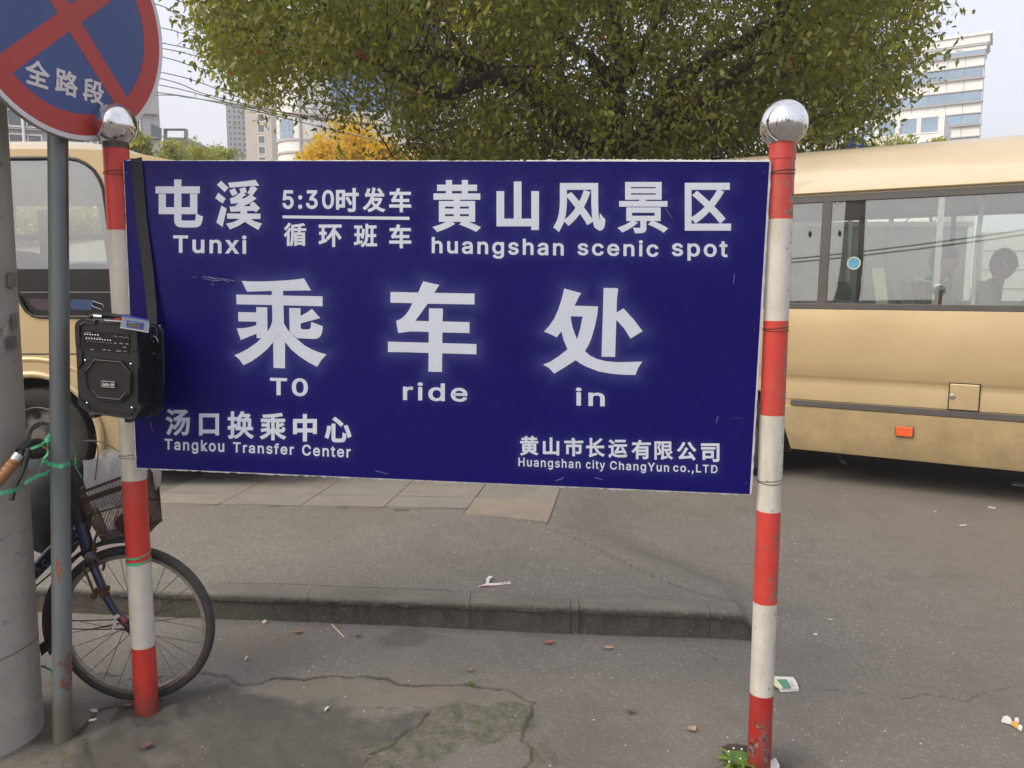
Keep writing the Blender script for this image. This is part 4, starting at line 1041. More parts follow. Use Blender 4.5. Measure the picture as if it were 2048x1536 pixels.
# far side of the cab with its own window opening
fo = [P(a, b, YB + WD - .1) for a, b in [(-1200, 640), (-1200, 310), (150, 310), (200, 330), (250, 400), (300, 540), (330, 640)]]
fh = [P(a, b, YB + WD - .1) for a, b in [(30, 528), (33, 372), (38, 356), (50, 351), (150, 348), (166, 353), (178, 366), (187, 386), (197, 420), (206, 470), (214, 520), (212, 534), (40, 534)]]
fh2 = [P(a, b, YB + WD - .1) for a, b in [(-420, 534), (-420, 352), (0, 352), (8, 360), (10, 534)]]
allp = fo + fh + fh2; tri = tessellate_polygon([fo, fh, fh2])
obj('far_side', MB().add(allp, [tuple(t) for t in tri]), M_['interior'], bus2)
M_['greyrail'] = plain('grey_rail', (.25, .26, .26, 1), .6)
obj('window_rail', MB().prism([P(a, b, YB + WD - .15) for a, b in [(30, 470), (214, 468), (214, 479), (30, 481)]], (0, .03, 0)), M_['greyrail'], bus2)
obj('window_post', MB().prism([P(a, b, YB + WD - .16) for a, b in [(74, 420), (104, 420), (108, 534), (82, 534)]], (0, .03, 0)), M_['greyrail'], bus2)
seat(lambda s, w, z: pt2(s, w, z + .36), X5(84, 500, YB + .7), .75, M_['white_plastic'], .72, bus2, 'driver_seat')
obj('dashboard', MB().prism([P(a, b, YB + .9) for a, b in [(15, 500), (34, 505), (60, 516), (82, 529), (100, 534), (140, 529), (165, 526), (205, 528), (212, 545), (15, 545)]], (0, .35, 0)), M_['black'], bus2)
obj('nose', MB().prism([Q(*q) for q in [(528, 640), (545, 700), (552, 800), (548, 880), (520, 900), (480, 905), (470, 640)]], (0, WD, 0)), M_['gold'], bus2, bevel=.05)
M_['roof_stay'] = M_['grey_line']
# pale wire lying on the roof edge
obj('wiper_arm', MB().tube([Q(49, 283, .35), Q(56, 278.5, .4), Q(68, 276, .5)], .003, 6), M_['grey_line'], bus2)
# ================================================================== TREES
def project(A):
    d = A - np.array([0, 0, CZ]); z = d[:, 1] * cp - d[:, 2] * sp
    return 1024 + FPX * d[:, 0] / z, 768 - FPX * (d[:, 1] * sp + d[:, 2] * cp) / z
def leaves(name, cen, per, spread, size, mat, parent, seed=1, droop=.55, flat=.8):
    r = np.random.default_rng(seed); n = len(cen) * per
    c = np.repeat(cen, per, 0) + r.normal(size=(n, 3)) * spread * np.array([1, 1, flat])
    L = size * r.uniform(.6, 1.25, n)[:, None]; W_ = L * r.uniform(.36, .5, n)[:, None]
    d = r.normal(size=(n, 3)); d[:, 2] -= droop * 1.6; d /= np.linalg.norm(d, axis=1)[:, None]
    s = np.cross(d, r.normal(size=(n, 3))); s /= np.linalg.norm(s, axis=1)[:, None]
    nn = np.cross(d, s)
    v = np.empty((n, 4, 3)); v[:, 0] = c; v[:, 1] = c + d * L * .42 + s * W_ / 2 + nn * L * .06; v[:, 2] = c + d * L; v[:, 3] = c + d * L * .42 - s * W_ / 2 + nn * L * .06
    me = np_mesh(name, v.reshape(-1, 3), np.arange(n * 4).reshape(n, 4))
    ct = np.repeat(r.beta(2.0, 2.4, len(cen)), per) * .75 + r.random(n) * .25
    ct = np.where(r.random(n) < .006, 1.0, ct * .95)
    add_attr(me, 'tint', np.repeat(ct, 4))
    o = obj(name, me, mat, parent); o['kind'] = 'stuff'; return o
def smooth_path(pts, k=5, wob=.03):
    out = []; pts = [Vector(p) for p in pts]
    for i in range(len(pts) - 1):
        p0 = pts[max(i - 1, 0)]; p1 = pts[i]; p2 = pts[i + 1]; p3 = pts[min(i + 2, len(pts) - 1)]
        for j in range(k):
            t = j / k
            q = .5 * ((2 * p1) + (p2 - p0) * t + (2 * p0 - 5 * p1 + 4 * p2 - p3) * t * t + (3 * p1 - p0 - 3 * p2 + p3) * t ** 3)
            out.append(q + Vector((rnd.uniform(-wob, wob), rnd.uniform(-wob, wob), rnd.uniform(-wob, wob))))
    return out + [pts[-1]]
tree = thing('camphor_tree', Vector((1.28, 9.7, H)), 'big spreading evergreen tree with olive green crown standing behind the blue board', 'tree')
fork = P(1228, 335, 9.5); base_t = Vector((1.28, 9.7, H - .05))
tr = smooth_path([base_t, base_t + Vector((.02, 0, .9)), fork + Vector((.0, .1, -.7)), fork], 6, .012)
obj('trunk', MB().tube(tr, list(np.linspace(.25, .185, len(tr))), 16), M_['bark'], tree, smooth=True)
limbs = [
 ([(1228, 335, 9.5), (1200, 300, 9.4), (1130, 262, 9.1), (1060, 180, 8.9), (1005, 150, 8.7), (930, 120, 8.5), (850, 97, 8.4), (790, 95, 8.4), (715, 88, 8.3), (650, 100, 8.2), (560, 112, 8.2)], .115, .02),
 ([(1080, 200, 9.0), (1010, 160, 8.6), (945, 165, 8.3), (890, 190, 8.1), (855, 180, 8.0), (800, 150, 7.9), (745, 120, 7.9), (700, 118, 7.9), (640, 128, 8.0), (600, 138, 8.0)], .085, .018),
 ([(1228, 335, 9.5), (1232, 250, 9.3), (1240, 170, 9.0), (1238, 90, 8.8), (1225, 0, 8.6), (1190, -150, 8.5), (1170, -320, 8.6)], .12, .03),
 ([(1235, 330, 9.5), (1290, 270, 9.3), (1325, 215, 9.1), (1345, 175, 9.0), (1380, 140, 8.9), (1440, 105, 8.7), (1520, 60, 8.5), (1590, 10, 8.4), (1640, -80, 8.4), (1690, -200, 8.6)], .11, .03),
 ([(1320, 220, 9.1), (1380, 212, 8.9), (1430, 180, 8.7), (1480, 140, 8.6), (1540, 100, 8.4), (1600, 70, 8.4), (1650, 40, 8.4)], .085, .02),
 ([(1300, 255, 9.3), (1390, 242, 9.2), (1470, 250, 9.3), (1530, 252, 9.4), (1620, 240, 9.5), (1700, 215, 9.5)], .05, .015),
 ([(1240, 200, 9.1), (1210, 150, 8.9), (1180, 115, 8.8), (1130, 80, 8.7), (1080, 20, 8.7), (1040, -90, 8.8), (1000, -250, 9)], .08, .02),
 ([(1240, 160, 9.0), (1275, 110, 8.8), (1300, 70, 8.7), (1330, 10, 8.7), (1360, -120, 8.8)], .07, .02),
 ([(1150, 270, 9.2), (1110, 215, 9.5), (1075, 160, 9.8), (1070, 100, 10), (1080, 0, 10.2), (1090, -150, 10.4)], .07, .02),
 ([(960, 135, 8.6), (920, 90, 8.6), (880, 50, 8.6), (850, 10, 8.7), (830, -80, 8.9)], .045, .015),
 ([(990, 150, 8.7), (940, 105, 9), (900, 60, 9.3), (890, 0, 9.6), (880, -120, 9.9)], .05, .015),
 ([(1440, 175, 8.7), (1500, 165, 8.9), (1580, 150, 9.2), (1660, 145, 9.4), (1740, 160, 9.6), (1800, 170, 9.6)], .04, .012),
 ([(1310, 240, 9.2), (1350, 300, 9.5), (1400, 310, 9.8), (1440, 325, 10)], .03, .012),
 ([(1228, 335, 9.6), (1180, 290, 10.3), (1150, 240, 11), (1120, 120, 11.4), (1130, -40, 11.5)], .08, .02),
 ([(1228, 335, 9.6), (1300, 280, 10.3), (1400, 200, 11), (1520, 120, 11.4), (1600, 0, 11.5)], .08, .02),
 ([(860, 185, 8.0), (880, 215, 8.0), (850, 260, 8.05), (800, 300, 8.1), (760, 335, 8.1)], .012, .005)]
lp = []
for pts, r0, r1 in limbs:
    q = smooth_path([P(a, b, c) for a, b, c in pts], 4, .02); lp += q
    obj('limb', MB().tube(q, list(np.linspace(r0, r1, len(q))), 10), M_['bark'], tree, smooth=True)
N0 = 90000
r = np.random.default_rng(5)
U = r.uniform(-1, 1, (N0, 3)); cc = np.array([.75, 9.3, 5.6]); rad = np.array([5.3, 3.6, 3.3])
q = (np.abs(U) ** 2.6).sum(1) ** (1 / 2.6)
keep = (q < 1) & (r.random(N0) < .25 + .75 * q ** 2)
cen = cc + U[keep] * rad
px, py = project(cen)
outl = [(352, -200), (352, 0), (372, 40), (392, 110), (404, 150), (440, 188), (480, 215), (520, 226), (560, 222), (612, 226), (650, 262), (660, 300), (720, 330), (780, 440), (1590, 440), (1600, 300), (1680, 285), (1735, 272), (1785, 245), (1812, 210), (1842, 180), (1862, 140), (1876, 90), (1886, 50), (1893, 0), (1910, -300), (1700, -1100), (600, -1100)]
outl = [(a + 48, b) if a < 660 and b > -1000 else ((a - 46, b) if a > 1700 else (a, b)) for a, b in outl]
ins = in_poly(px, py, outl) & (cen[:, 2] > 2.5)
dens = np.ones(len(cen)); dens[(cen[:, 1] < 8.7) & (px > 780) & (px < 1640) & (py > 90) & (py < 340)] = .22; dens[(cen[:, 1] > 10)] *= 1.6
dens[(px > 560) & (px < 800) & (py > 130) & (py < 350)] = .42; dens[(px > 610) & (px < 830) & (py > 225) & (py < 350)] = .18
dens[(px > 535) & (px < 640) & (py > -50) & (py < 235)] *= .5
dens[(px > 660) & (px < 900) & (py > 200) & (py < 330)] *= .45
dens[(px > 1340) & (px < 1560) & (py > -60) & (py < 90)] = .45
dens[py < -120] *= .5
big_n = fbm(px, py, 1 / 55., 3, 91)
dens = dens * np.clip(.75 + 1.5 * big_n, .12, 1.3)
cen = cen[ins & (r.random(len(cen)) < dens)]
cen = cen[r.permutation(len(cen))][:5600]
lpa = np.array([tuple(v) for v in lp]); tw = MB()
for k in range(0, min(1100, len(cen))):
    c = cen[k]; d = np.linalg.norm(lpa - c, axis=1); j = np.argsort(d)[rnd.randint(0, 3)]
    if d[j] > 2.4: continue
    a = Vector(lpa[j]); b = Vector(c); m = a.lerp(b, .5) + Vector((rnd.uniform(-.12, .12), rnd.uniform(-.12, .12), rnd.uniform(-.02, .2)))
    tw.tube([a, a.lerp(m, .6) + Vector((0, 0, .03)), m.lerp(b, .4), b], [.011, .008, .006, .003], 4, caps=False)
o = obj('twigs', tw, M_['bark'], tree); o['kind'] = 'stuff'
print('crown clusters', len(cen))
leaves('foliage', cen, 50, .16, .078, M_['leaf'], tree, 3)

def small_tree(px_, top, Yt, wpx, mat, label, name='small_tree', n=170, per=22, size=.12, group=None, base=None, zb=None, seed=1, cat='tree'):
    t_ = P(px_, top, Yt); x = t_.x; zt = t_.z; rw = wpx / 2 / FPX * Yt; zc_ = max(1.2, zt - rw * 1.15); g0 = 0.1
    root = thing(name, Vector((x, Yt, g0)), label, cat, group)
    obj('trunk', MB().tube([Vector((x, Yt, g0 - .1)), Vector((x + .03, Yt, zc_ * .6)), Vector((x, Yt, zc_ + rw * .5))], [rw * .08 + .03, rw * .07 + .02, .02], 8), M_['bark'], root, smooth=True)
    for k in range(5):
        a = 2 * math.pi * k / 5 + seed; s0_ = Vector((x + .02, Yt, zc_ * (.55 + .08 * k)))
        obj('limb', MB().tube([s0_, s0_ + Vector((math.cos(a) * rw * .4, math.sin(a) * rw * .4, rw * .45)), s0_ + Vector((math.cos(a) * rw * .75, math.sin(a) * rw * .75, rw * .8))], [rw * .03 + .015, rw * .02 + .01, .008], 6), M_['bark'], root, smooth=True)
    rr_ = np.random.default_rng(seed); u = rr_.normal(size=(n, 3)); u /= np.linalg.norm(u, axis=1)[:, None]; u *= (rr_.random(n) ** .4)[:, None]
    hh = max(.5, (zt - zc_))
    low = u[:, 2] < 0; c = np.array([x, Yt, zc_]) + u * np.array([rw, rw, hh]) * (.86 + .28 * rr_.random((n, 1)))
    c[:, 2] = np.maximum(c[:, 2], .5)
    leaves('foliage', c, per, rw * .14, size, mat, root, seed + 9)
    return root
small_tree(395, 283, 22, 95, M_['leaf_g'], 'pale lime tree seen just above the left bus roof, beside the dark windowed tower', n=150, size=.13, seed=2, group='small trees behind the left bus')
small_tree(438, 291, 23, 80, M_['leaf_g'], 'lower lime green tree at the foot of the grey and beige tower', n=130, size=.13, seed=3, group='small trees behind the left bus')
small_tree(338, 288, 20, 60, M_['leaf_g'], 'small lime bush top poking above the sloping bus roof end', n=90, size=.12, seed=4, group='small trees behind the left bus')
small_tree(276, 262, 19, 50, M_['leaf_g'], 'yellow green shoots right behind the left chrome ball', n=80, size=.12, seed=5, group='small trees behind the left bus')
small_tree(705, 242, 20, 170, M_['leaf_y'], 'taller golden yellow tree below the hanging branches, left of the trunk', n=460, size=.14, seed=6, group='golden trees behind the board')
small_tree(655, 278, 19, 100, M_['leaf_y'], 'low golden tree touching the board top near the round white tower', n=260, size=.13, seed=7, group='golden trees behind the board')
small_tree(770, 287, 19.5, 110, M_['leaf_y'], 'golden tree to the right of the tallest yellow one', n=380, size=.13, seed=8, group='golden trees behind the board')
small_tree(865, 292, 21, 110, M_['leaf_y'], 'golden green tree half hidden behind the drooping leaves', n=320, size=.14, seed=9, group='golden trees behind the board')
small_tree(960, 300, 24, 150, M_['leaf_g'], 'yellow green tree low behind the left side of the main trunk', n=200, size=.14, seed=10)
small_tree(1790, 268, 19, 110, M_['leaf_g'], 'yellowish tree top above the right bus roof in front of the banded tower', n=200, size=.12, seed=11, group='trees behind the right bus')
small_tree(1870, 278, 20, 70, M_['leaf_g'], 'small green tree top at the corner of the banded tower', n=110, size=.12, seed=12, group='trees behind the right bus')
small_tree(50, 395, 13, 150, M_['leaf_g'], 'lime tree seen through the left bus window beside the driver seat', n=220, size=.10, seed=13, group='trees seen through the left bus')
small_tree(160, 400, 14, 130, M_['leaf_g'], 'lime tree seen through the bus window right of the grey pole', n=220, size=.10, seed=14, group='trees seen through the left bus')

# ================================================================== SIGN POLE AND ROUND SIGN
sp0 = G(123.5, 1480); sp0.z = -.03; sp1 = P(113, -40, 2.70)
b0 = P(124, 1470, 2.585); b0.z = -.03
pole = thing('sign_pole', b0, 'slim grey galvanised pole with rust patches, carrying the round traffic sign', 'pole')
pts = [b0.lerp(sp1, k / 12) for k in range(13)]
obj('tube', MB().tube(pts, .0305, 32), M_['gpole'], pole, smooth=True)
obj('rust_seam', MB().strip([P(132.5, 283, 2.627), P(134, 420, 2.613), P(135, 520, 2.602)], [.008, .009, .004], .002), M_['rust'], pole)
th, ro, le = .40523, -.061518, .053646
u_ = Vector((math.sin(th), math.cos(th), 0)); v_ = Vector((0, 0, 1)); n_ = u_.cross(v_)
v_ = (math.cos(le) * v_ + math.sin(le) * n_); su = u_ * math.cos(ro) + v_ * math.sin(ro); sv_ = v_ * math.cos(ro) - u_ * math.sin(ro)
sn = su.cross(sv_).normalized()
scn = P(138.3, 36.0, 2.635)
if sn.dot(C0 - scn) < 0: sn = -sn
RS = .3703
def SL(a, b, off=0.0): return scn + su * a + sv_ * b + sn * off
def disc(r0, r1, off, n=72):
    mb = MB(); vv = []; ff = []
    for k in range(n):
        a = 2 * math.pi * k / n; vv += [SL(r0 * math.cos(a), r0 * math.sin(a), off), SL(r1 * math.cos(a), r1 * math.sin(a), off)]
    for k in range(n):
        j = (k + 1) % n; f = (2 * k, 2 * k + 1, 2 * j + 1, 2 * j); ff.append(f)
    return mb.add(vv, ff)
M_['s_red'] = plain('sign_red', (.40, .035, .028, 1), .35, 0, .08, 3); M_['s_blue'] = plain('sign_blue', (.035, .065, .22, 1), .35, 0, .1, 3)
M_['s_white'] = plain('sign_white', (.62, .60, .60, 1), .4, 0, .06, 6); M_['s_alu'] = plain('sign_aluminium', (.30, .28, .29, 1), .45, .4, .1)
sg_ = thing('traffic_sign', SL(0, -RS, -.02), 'round blue no stopping sign with red ring and cross at the top left corner', 'sign')
mb = MB(); n = 72
rimp = [(.0, -.018), (RS - .004, -.018), (RS + .001, -.014), (RS + .001, -.001), (RS - .004, .0005), (0.0, .0005)]
vv = [SL(r_ * math.cos(2 * math.pi * k / n), r_ * math.sin(2 * math.pi * k / n), z) for (r_, z) in rimp for k in range(n)]
mb.add(vv, [(i * n + k, i * n + (k + 1) % n, (i + 1) * n + (k + 1) % n, (i + 1) * n + k) for i in range(5) for k in range(n)])
obj('plate', mb, M_['s_alu'], sg_, smooth=True)
obj('white_rim', disc(.955 * RS, RS - .0015, .0022), M_['s_white'], sg_)
obj('red_ring', disc(.775 * RS, .957 * RS, .0019), M_['s_red'], sg_)
obj('blue_field', disc(.0, .78 * RS, .0012), M_['s_blue'], sg_)
hw = .078 * RS; Lb = .80 * RS
for k, sgn in enumerate((1, -1)):
    dx, dy = math.cos(R(45)), math.sin(R(45)) * sgn
    c = [SL(dx * L - dy * w_, dy * L + dx * w_, .0016 + .0004 * k) for L, w_ in ((-Lb, -hw), (Lb, -hw), (Lb, hw), (-Lb, hw))]
    obj('cross_bar', MB().add(c, [(0, 1, 2, 3)]), M_['s_red'], sg_)
def S2(px, py):
    q = onplane(px, py, scn, sn) - scn; return q.dot(su), q.dot(sv_)
for ch, (cx, cy) in (('全', (74, 147)), ('路', (132.5, 165.5)), ('段', (186, 183))):
    a, b = S2(cx, cy); sx_, sy_ = .0405, .0385
    print_text(ch, [(a - sx_, b + sy_), (a + sx_, b + sy_), (a + sx_, b - sy_), (a - sx_, b - sy_)], lambda x, y, o_: SL(x, y, .0026 + o_ * .3), .026, M_['s_white'], sg_, 'lettering', 0)
for bz in (-.12, .15):
    obj('clamp', MB().tube([SL(-.06, bz, -.024), SL(.06, bz, -.024)], .012, 8), M_['s_alu'], sg_)
# concrete pole
cpl = thing('utility_pole', Vector((-1.84, 2.60, 0)), 'thick weathered concrete utility pole at the left edge of the photo', 'pole')
obj('shaft', MB().tube([Vector((-1.84 + .022 * z, 2.60, z)) for z in (-.05, .1, .5, 1, 1.5, 2, 2.6, 4, 6, 8)], [.195, .190, .188, .184, .181, .178, .174, .165, .15, .14], 48), M_['concrete'], cpl, smooth=True)
obj('tie_wire', MB().tube([Vector((-1.84 + .022 * .3 + .19 * math.cos(a), 2.60 + .19 * math.sin(a), .30 + .03 * math.cos(a))) for a in [2 * math.pi * k / 40 for k in range(41)]], .0014, 5), M_['rust'], cpl)
def pole_patch(px_, py_, w_, h_, mat, nm):
    vv = []; 
    n = 5
    for j in (0, 1):
        for i in range(n):
            d = ray(px_ - w_ / 2 + w_ * i / (n - 1), py_ - h_ / 2 + h_ * j + rnd.uniform(-2, 2)); cx = -1.84 + .04; cy = 2.60
            A = d.x ** 2 + d.y ** 2; Bq = -2 * (d.x * cx + d.y * cy); Cq = cx * cx + cy * cy - .1845 ** 2
            t = (-Bq - math.sqrt(max(0, Bq * Bq - 4 * A * Cq))) / (2 * A); vv.append(C0 + d * t)
    obj(nm, MB().add(vv, [(i, i + 1, i + 1 + n, i + n) for i in range(n - 1)]), mat, cpl)
M_['poster'] = plain('torn_paper', (.13, .12, .11, 1), .8, 0, .2, 40); M_['poster2'] = plain('torn_paper_brown', (.19, .16, .14, 1), .8, 0, .2, 40)
pole_patch(24, 684, 20, 24, M_['poster'], 'torn_notice'); pole_patch(30, 642, 13, 30, M_['poster2'], 'torn_notice'); pole_patch(24, 560, 18, 30, M_['poster2'], 'torn_notice')

# ================================================================== WIRES
M_['wire'] = plain('cable', (.11, .11, .12, 1), .6)
wires = [([(200, -20, 20), (318, 10, 19), (362, 35, 19), (480, 110, 18), (600, 150, 18)], 'steepest thin cable crossing the sky right of the round sign'),
 ([(100, 5, 22), (325, 56, 21), (372, 69, 21), (560, 120, 20)], 'second cable down beside the round sign'),
 ([(100, 40, 22), (325, 86, 21), (390, 100, 21), (600, 150, 20)], 'third cable down, upper of a close pair'),
 ([(100, 60, 22), (325, 97, 21), (392, 112, 21), (600, 160, 20)], 'fourth cable down, lower of a close pair'),
 ([(100, 62, 22), (325, 114, 21), (392, 134, 21), (620, 200, 20)], 'fifth cable down, bending under the pair'),
 ([(100, 100, 22), (325, 145, 21), (400, 165, 21), (480, 195, 20), (587, 212, 20), (720, 234, 19), (980, 284, 18)], 'cable that runs on below the tree towards the golden leaves'),
 ([(100, 120, 22), (325, 158, 21), (400, 185, 21), (470, 203, 20), (600, 232, 20), (760, 250, 19), (970, 278, 18)], 'cable sagging just above the pale building edge'),
 ([(100, 140, 22), (325, 171, 21), (465, 207, 20), (620, 238, 20), (900, 262, 19), (1100, 285, 18)], 'cable second from the bottom beside the round sign'),
 ([(100, 165, 22), (325, 186, 21), (466, 212, 20), (585, 240, 20), (700, 268, 19), (800, 290, 18)], 'lowest cable beside the round sign, passing the dark tower'),
 ([(100, 190, 22), (325, 190, 21), (370, 194, 21), (466, 208, 20), (640, 236, 20)], 'nearly level cable crossing the lowest ones')]
for pts, lb in wires:
    q = smooth_path([P(*p) for p in pts], 5, 0)
    q = [q[0] + (P(pts[0][0] - 420, pts[0][1] - 30, 23) - q[0]) * 3.0] + q + [q[-1] + Vector((1.6, .3, -.1))]
    o = obj('overhead_cable', MB().tube(q, .013, 5), M_['wire']); tag(o, lb, 'cable', 'overhead cables at upper left')
# cables and a street tree on the near side of the road: they show as reflections
for k, (z, lb) in enumerate(((3.55, 'lower cable above the photographer reflected in the bus glass'), (3.63, 'upper cable above the photographer reflected in the bus glass'))):
    q = [Vector((x, -2.6 - .02 * x, z + .35 * ((x + 4) / 8) ** 2 + .08 * k * (x > 0))) for x in np.linspace(-14, 12, 20)]
    o = obj('overhead_cable', MB().tube(q, .016, 6), M_['wire']); tag(o, lb, 'cable')
st_ = thing('street_tree', Vector((-4.35, -2.0, 0)), 'leaning dark tree trunk across the pavement, mirrored in the right bus window', 'tree')
obj('trunk', MB().tube(smooth_path([(-4.75, -2.0, -.1), (-4.5, -2.0, 1.2), (-4.25, -2.1, 2.4), (-4.12, -2.1, 3.2), (-4.05, -2.0, 5.0), (-4, -2, 7)], 5, .015), list(np.linspace(.30, .14, 26)), 14), M_['bark'], st_, smooth=True)
rr_ = np.random.default_rng(77); c = np.array([-4.2, -2.6, 7.4]) + rr_.normal(size=(260, 3)) * np.array([1.1, 1.1, .8])
leaves('foliage', c, 24, .2, .1, M_['leaf_d'], st_, 78)
for k, (x, y, h_, w_, lb) in enumerate([(-4, -30, 11, 5, 'tall dark conifer on the far side of the road, seen in the chrome balls'), (1.5, -32, 9, 5, 'middle dark conifer of the group mirrored in the chrome balls'), (5.5, -31, 7.5, 6, 'lower broad dark tree right of the conifers mirrored in the chrome balls'), (-16, -36, 7, 8, 'round dark tree far left in the mirror image'), (17, -40, 8, 10, 'broad dark tree far right in the mirror image')]):
    t_ = thing('dark_tree', Vector((x, y, 0)), lb, 'tree')
    obj('trunk', MB().tube([Vector((x, y, -.1)), Vector((x, y, h_ * .9))], [.25, .05], 8), M_['bark'], t_, smooth=True)
    r3 = np.random.default_rng(100 + k); zz_ = r3.random(320) ** .8; an = r3.random(320) * 6.283; rd = w_ / 2 * (1 - zz_ * .85) * r3.random(320) ** .4
    leaves('foliage', np.stack([x + rd * np.cos(an), y + rd * np.sin(an), 1.2 + zz_ * (h_ - 1.2)], 1), 20, .35, .4, M_['leaf_d'], t_, 110 + k)

# ================================================================== BUILDINGS
def panes(parent, org, du, dv, us, vs2, wu, hv, mat, nrm, rec=.06, frame_mat=None, name='window'):
    """window grid on a wall; each window a recessed frame part with its pane"""
    base_w = None
    for u in us:
        for v in vs2:
            c = org + du * u + dv * v
            if base_w is None:
                def qd(off, k=1.0):
                    return [(-du * wu * k / 2 - dv * hv * k / 2) + nrm * off, (du * wu * k / 2 - dv * hv * k / 2) + nrm * off, (du * wu * k / 2 + dv * hv * k / 2) + nrm * off, (-du * wu * k / 2 + dv * hv * k / 2) + nrm * off]
                a = qd(.04, 1.10); b = qd(.04, .94); a2 = qd(-.02, 1.10); b2 = qd(.005, .94)
                mb = MB().add(a + b + a2 + b2, [(i, (i + 1) % 4, 4 + (i + 1) % 4, 4 + i) for i in range(4)] + [(i, 8 + i, 8 + (i + 1) % 4, (i + 1) % 4) for i in range(4)] + [(4 + i, 4 + (i + 1) % 4, 12 + (i + 1) % 4, 12 + i) for i in range(4)])
                base_w = bpy.data.meshes.new(name); base_w.from_pydata(mb.v, [], mb.f); base_w.materials.append(frame_mat or M_['w_white'])
                mb = MB().add(qd(.012, .95), [(0, 1, 2, 3)]); base_p = bpy.data.meshes.new('pane'); base_p.from_pydata(mb.v, [], mb.f); base_p.materials.append(mat)
            f = bpy.data.objects.new(name, base_w); COL.objects.link(f); f.parent = parent; f.matrix_parent_inverse = parent_inv(parent); f.location = c
            g = bpy.data.objects.new('pane', base_p); COL.objects.link(g); g.parent = f; g.matrix_parent_inverse = Matrix.Identity(4)
def bbox_building(name, label, c, du, L, depth, h, mat, z0=0.0):
    """c = front left foot, du = along the front"""
    du = du.normalized(); back = Vector((-du.y, du.x, 0))
    if back.y < 0: back = -back
    root = thing(name, Vector((c.x, c.y, z0)), label, 'building')
    b = [Vector((c.x, c.y, z0)), Vector((c.x, c.y, z0)) + du * L, Vector((c.x, c.y, z0)) + du * L + back * depth, Vector((c.x, c.y, z0)) + back * depth]
    obj('wall', MB().prism(b, (0, 0, h)), mat, root)
    return root, b[0], du, back
UZ = Vector((0, 0, 1))
# right tower with blue bands
cT = P(1938, 570, 60); duT = Vector((.857, -.515, 0))
x0T = Vector((cT.x, cT.y, 0)) - duT * 14
tow, oT, du, bk_ = bbox_building('office_tower', 'white office tower with blue glass bands and a flared top at the right', x0T, duT, 14, 3, P(1942, 98, 60).z, M_['w_white'])
nT = -bk_
for k in range(7):
    yb = 149 + 47.2 * k * .99
    zt = P(1942, 93 + 46.2 * k, 60).z; zb_ = P(1942, 93 + 46.2 * k + 16, 60).z
for k, (ya, yb) in enumerate([(91, 107), (132, 153), (180, 201), (226, 247), (273, 294), (319, 340), (365, 386)]):
    za_, zb_ = P(1942, ya, 60).z, P(1942, yb, 60).z
    bd = obj('window_band', box_pt(lambda s, w, z: oT + du * s + bk_ * w + UZ * z, .3, 13.95, -.03, .2, zb_, za_), M_['w_line'], tow)
    obj('ledge', box_pt(lambda s, w, z: oT + du * s + bk_ * w + UZ * z, .2, 14.12, -.22, .0, zb_ - .12, zb_), M_['w_line'], tow)
    obj('ledge', box_pt(lambda s, w, z: oT + du * s + bk_ * w + UZ * z, .2, 14.08, -.12, .0, za_, za_ + .07), M_['w_line'], tow)
    for j in range(12):
        a = .4 + j * 1.13
        obj('pane', box_pt(lambda s, w, z: oT + du * s + bk_ * w + UZ * z, a, a + 1.08, -.06, .0, zb_ + .04, za_ - .04), M_['bluepane'], bd)
zt = P(1942, 98, 60).z
for j in range(12):
    obj('cladding_joint', box_pt(lambda s, w, z: oT + du * s + bk_ * w + UZ * z, .36 + j * 1.13, .40 + j * 1.13, -.012, .0, 1, zt), M_['w_line'], tow)
for k, (o_, z0, z1) in enumerate([(.08, 0, .30), (.16, .30, .42), (.26, .42, .95), (.40, .95, 1.12)]):
    obj('cornice', box_pt(lambda s, w, z: oT + du * s + bk_ * w + UZ * z, -o_, 14 + o_, -o_, 3, zt + z0 + .003, zt + z1), M_['w_white'], tow)
w2, o2, d2, b2 = bbox_building('tower_wing', 'lower white wing with pale blue windows beside the banded tower, half behind leaves', P(1690, 570, 56).xy.to_3d(), duT, 5.5, 8, P(1800, 228, 54).z, M_['w_white'])
panes(w2, o2 - b2 * .0, d2, UZ, [.9 + 1.25 * i for i in range(4)], [P(1800, 252, 54).z, P(1800, 300, 54).z], 1.05, 1.0, M_['bluepane'], -b2)
# pale building behind the left bus
xa = P(327, 400, 34)
lb_, oL, dL, bL = bbox_building('pale_apartment_block', 'pale grey apartment block behind the round sign at the left', Vector((xa.x, 34, 0)) - Vector((.92, .39, 0)).normalized() * 16, Vector((.92, .39, 0)), 16, 6, P(327, 152, 34).z, M_['w_grey'])
def LW(px_, py_):
    q_ = onplane(px_, py_, oL, -bL); return (q_ - oL).dot(dL), q_.z
panes(lb_, oL, dL, UZ, [LW(x, 235)[0] for x in (-60, 34, 62, 150, 210, 262)], [LW(34, y)[1] for y in (236, 285, 190)], .62, .62, M_['darkpane'], -bL)
obj('gable_window_frame', MB().prism([onplane(a, b, oL - bL * .1, -bL) for a, b in [(302, 247), (322, 256), (322, 280), (303, 277)]], (0, .08, 0)), M_['darkpane'], lb_)
for y in (258, 208): obj('ledge', box_pt(lambda s, w, z: oL + dL * s + bL * w + UZ * z, 0, 15.9, -.12, 0, LW(60, y)[1] - .06, LW(60, y)[1]), M_['w_line'], lb_)
for x in (46, 120, 180): obj('down_pipe', MB().tube([oL + dL * LW(x, 235)[0] - bL * .1, oL + dL * LW(x, 235)[0] - bL * .1 + UZ * P(327, 155, 34).z], .05, 6), M_['w_white'], lb_)
rf = thing('roof_shelter', P(348, 300, 36).xy.to_3d(), 'small open roof frame right of the pale apartment block', 'structure')
